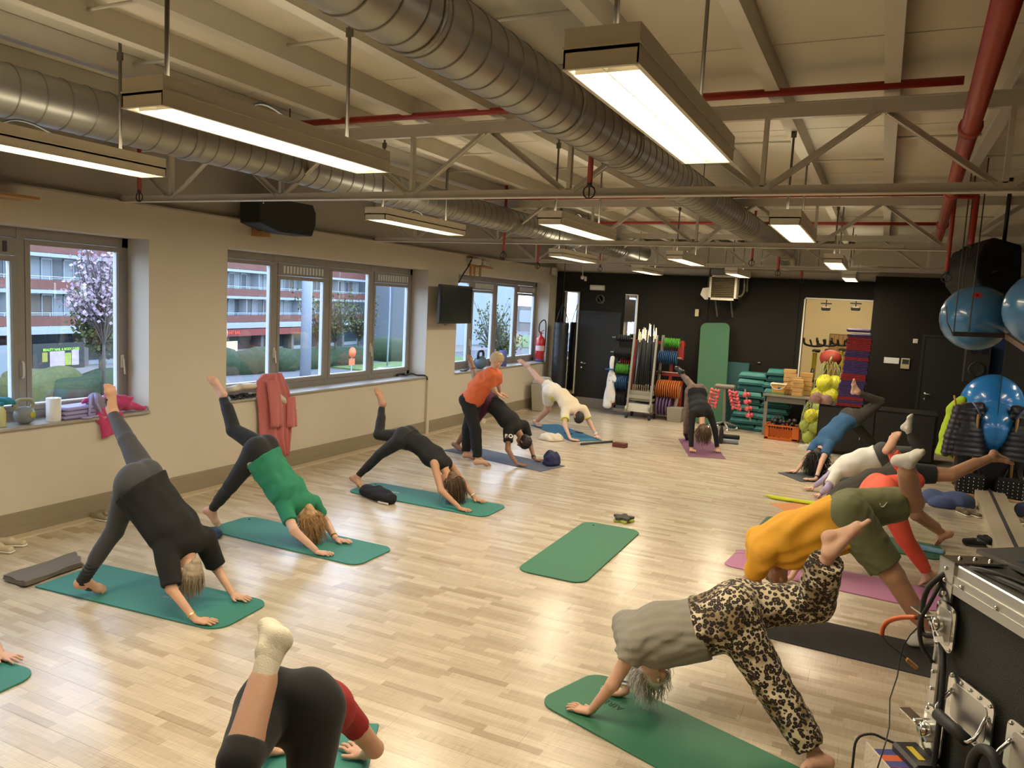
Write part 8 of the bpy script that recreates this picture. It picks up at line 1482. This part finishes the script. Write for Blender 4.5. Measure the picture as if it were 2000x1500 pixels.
r, J, K = person('person', 'P9', 'person in white T-shirt with lilac sleeves and grey leggings, raised foot in a pale sock',
    dict(stand='n', skin='pink', shirt=dict(m='white_cloth', g=.020, arm=.65, low=.05, wr=.004, bag=.03), pants=dict(m='mid_grey_knit', t=1.92, g=.008),
         socks='r', sockm='sock_grey', sockh=.05, hair=dict(m='hair_brown', n=0)))
for k in 'nf':
    S = SDF(.01); limb_arm(S, J, k, 1.0, g=.008, t1=1.9, cut='b'); obj_np('long_sleeve', [S.surface()], 'lilac_knit', r)
r, J, K = person('person', 'P10', 'person in charcoal top and black shorts, bare leg stretched out towards the wall mirror',
    dict(stand='n', skin='tan', fem=False, leg=1.15, shirt=dict(m='grey_brown_knit', g=.022, arm=.7, low=.0), pants=dict(m='black_knit', t=.72, g=.010, loose=.012, name='shorts'),
         hair=dict(m='hair_brown', n=0)))
r, J, K = person('person', 'P11', 'person in coral leggings with bare sole turned up, half hidden behind the mustard shirt',
    dict(stand='n', skin='fair', leg=1.15, girth=1.12, shirt=dict(m='coral_knit', g=.012, arm=.5, low=.05), pants=dict(m='coral_knit', t=1.9, g=.009),
         hair=dict(m='hair_brown', n=0)))
r, J, K = person('person', 'P12', 'man in mustard yellow T-shirt, olive shorts and white socks with one knee bent',
    dict(stand='n', skin='tan', fem=False, h=.011, arm=1.25, leg=1.28, girth=1.1, hx=1, belly=.075, shirt=dict(m='mustard_jersey', g=.030, arm=.66, low=.06, sl=.016, wr=.0085, wf=48, along=.5, bag=.02), pants=dict(m='olive_cloth', t=.84, g=.014, loose=.032, name='shorts', wr=.004),
         socks='sr', sockm='sock_grey', sockh=.07, hair=dict(m='hair_ash', n=0, th=.005)))
v = np.array(J['knr'])-np.array(J['hipr']); pc = np.array(J['hipr'])+v*.55; lr = K['l']
MB().tube([pc+lr*.165+np.array([-.03, 0, .05]), pc+lr*.168+np.array([-.02, 0, .028]), pc+lr*.168+np.array([-.0, 0, .032]), pc+lr*.162+np.array([.02, 0, .07])], [.002, .006, .005, .001], 6).build('embroidered_tick', 'white_cloth', r)
r, J, K = person('person', 'P13', 'white-haired woman in grey T-shirt and leopard print trousers with her bare foot kicked up',
    dict(stand='n', skin='fair', h=.010, girth=1.12, belly=.05, shirt=dict(m='grey_jersey', g=.024, arm=.36, low=.19, sl=.016, wr=.0055, wf=85, along=.04, bag=.015), pants=dict(m='leopard', t=1.84, g=.030, loose=.020, waist=.235, name='trousers', wr=.004),
         hair=dict(m='hair_white', n=620, L=.15, r=.0028, th=.006, curl=.6), eyes=True, face=(.85, -.45, -.1)))
bracelet(r, J, 'f', 'white_cloth', 'wristband', r=.042, th=.010, wd=.06, t=.25); bracelet(r, J, 'f', 'blue_jersey', 'wristband_stripe', r=.043, th=.003, wd=.012, t=.2)
bracelet(r, J, 'n', 'gold', 'ring', r=.010, th=.002, wd=.003, t=-4*.4)
r, J, K = person('person', 'P14', 'woman in black capri leggings and red top seen from behind at the bottom edge',
    dict(stand='n', skin='fair', h=.010, shirt=dict(m='red_cloth', g=.008, arm=.42, low=.26, sl=.004), pants=dict(m='black_knit', t=1.93, tr=1.18, g=.008),
         socks='sr', sockm='sock_white', sockh=.15, hair=dict(m='hair_brown', n=0)))
r, J, K = person('person', 'P15', 'person cut off by the left edge, only a hand on the mat showing',
    dict(stand='n', skin='pink', h=.016, shirt=dict(m='green_jersey', g=.014, arm=.6, low=.06), pants=dict(m='black_knit', t=1.9, g=.008), hair=dict(m='hair_brown', n=0)))
# the teacher, standing and leaning over the man on the dark blue mat
POSE['P5']['head'] = [POSE['P5']['head'][0]+.02, POSE['P5']['head'][1], POSE['P5']['head'][2]+.03]
r, J, K = person('person', 'P5', 'yoga teacher in orange T-shirt and black trousers standing barefoot, hands on a man\'s back',
    dict(stand='n', skin='fair', contact=False, shirt=dict(m='orange_jersey', g=.022, arm=.80, low=-.10, sl=.02, wr=.004, bag=.02), pants=dict(m='black_jersey', t=1.94, g=.014, loose=.020, name='trousers', wr=.004),
         hair=dict(m='hair_straw', n=160, L=.06, r=.0035, th=.014, top=.9), eyes=True, hnn=(.2, .1, 1), hnf=(.2, .1, 1)))
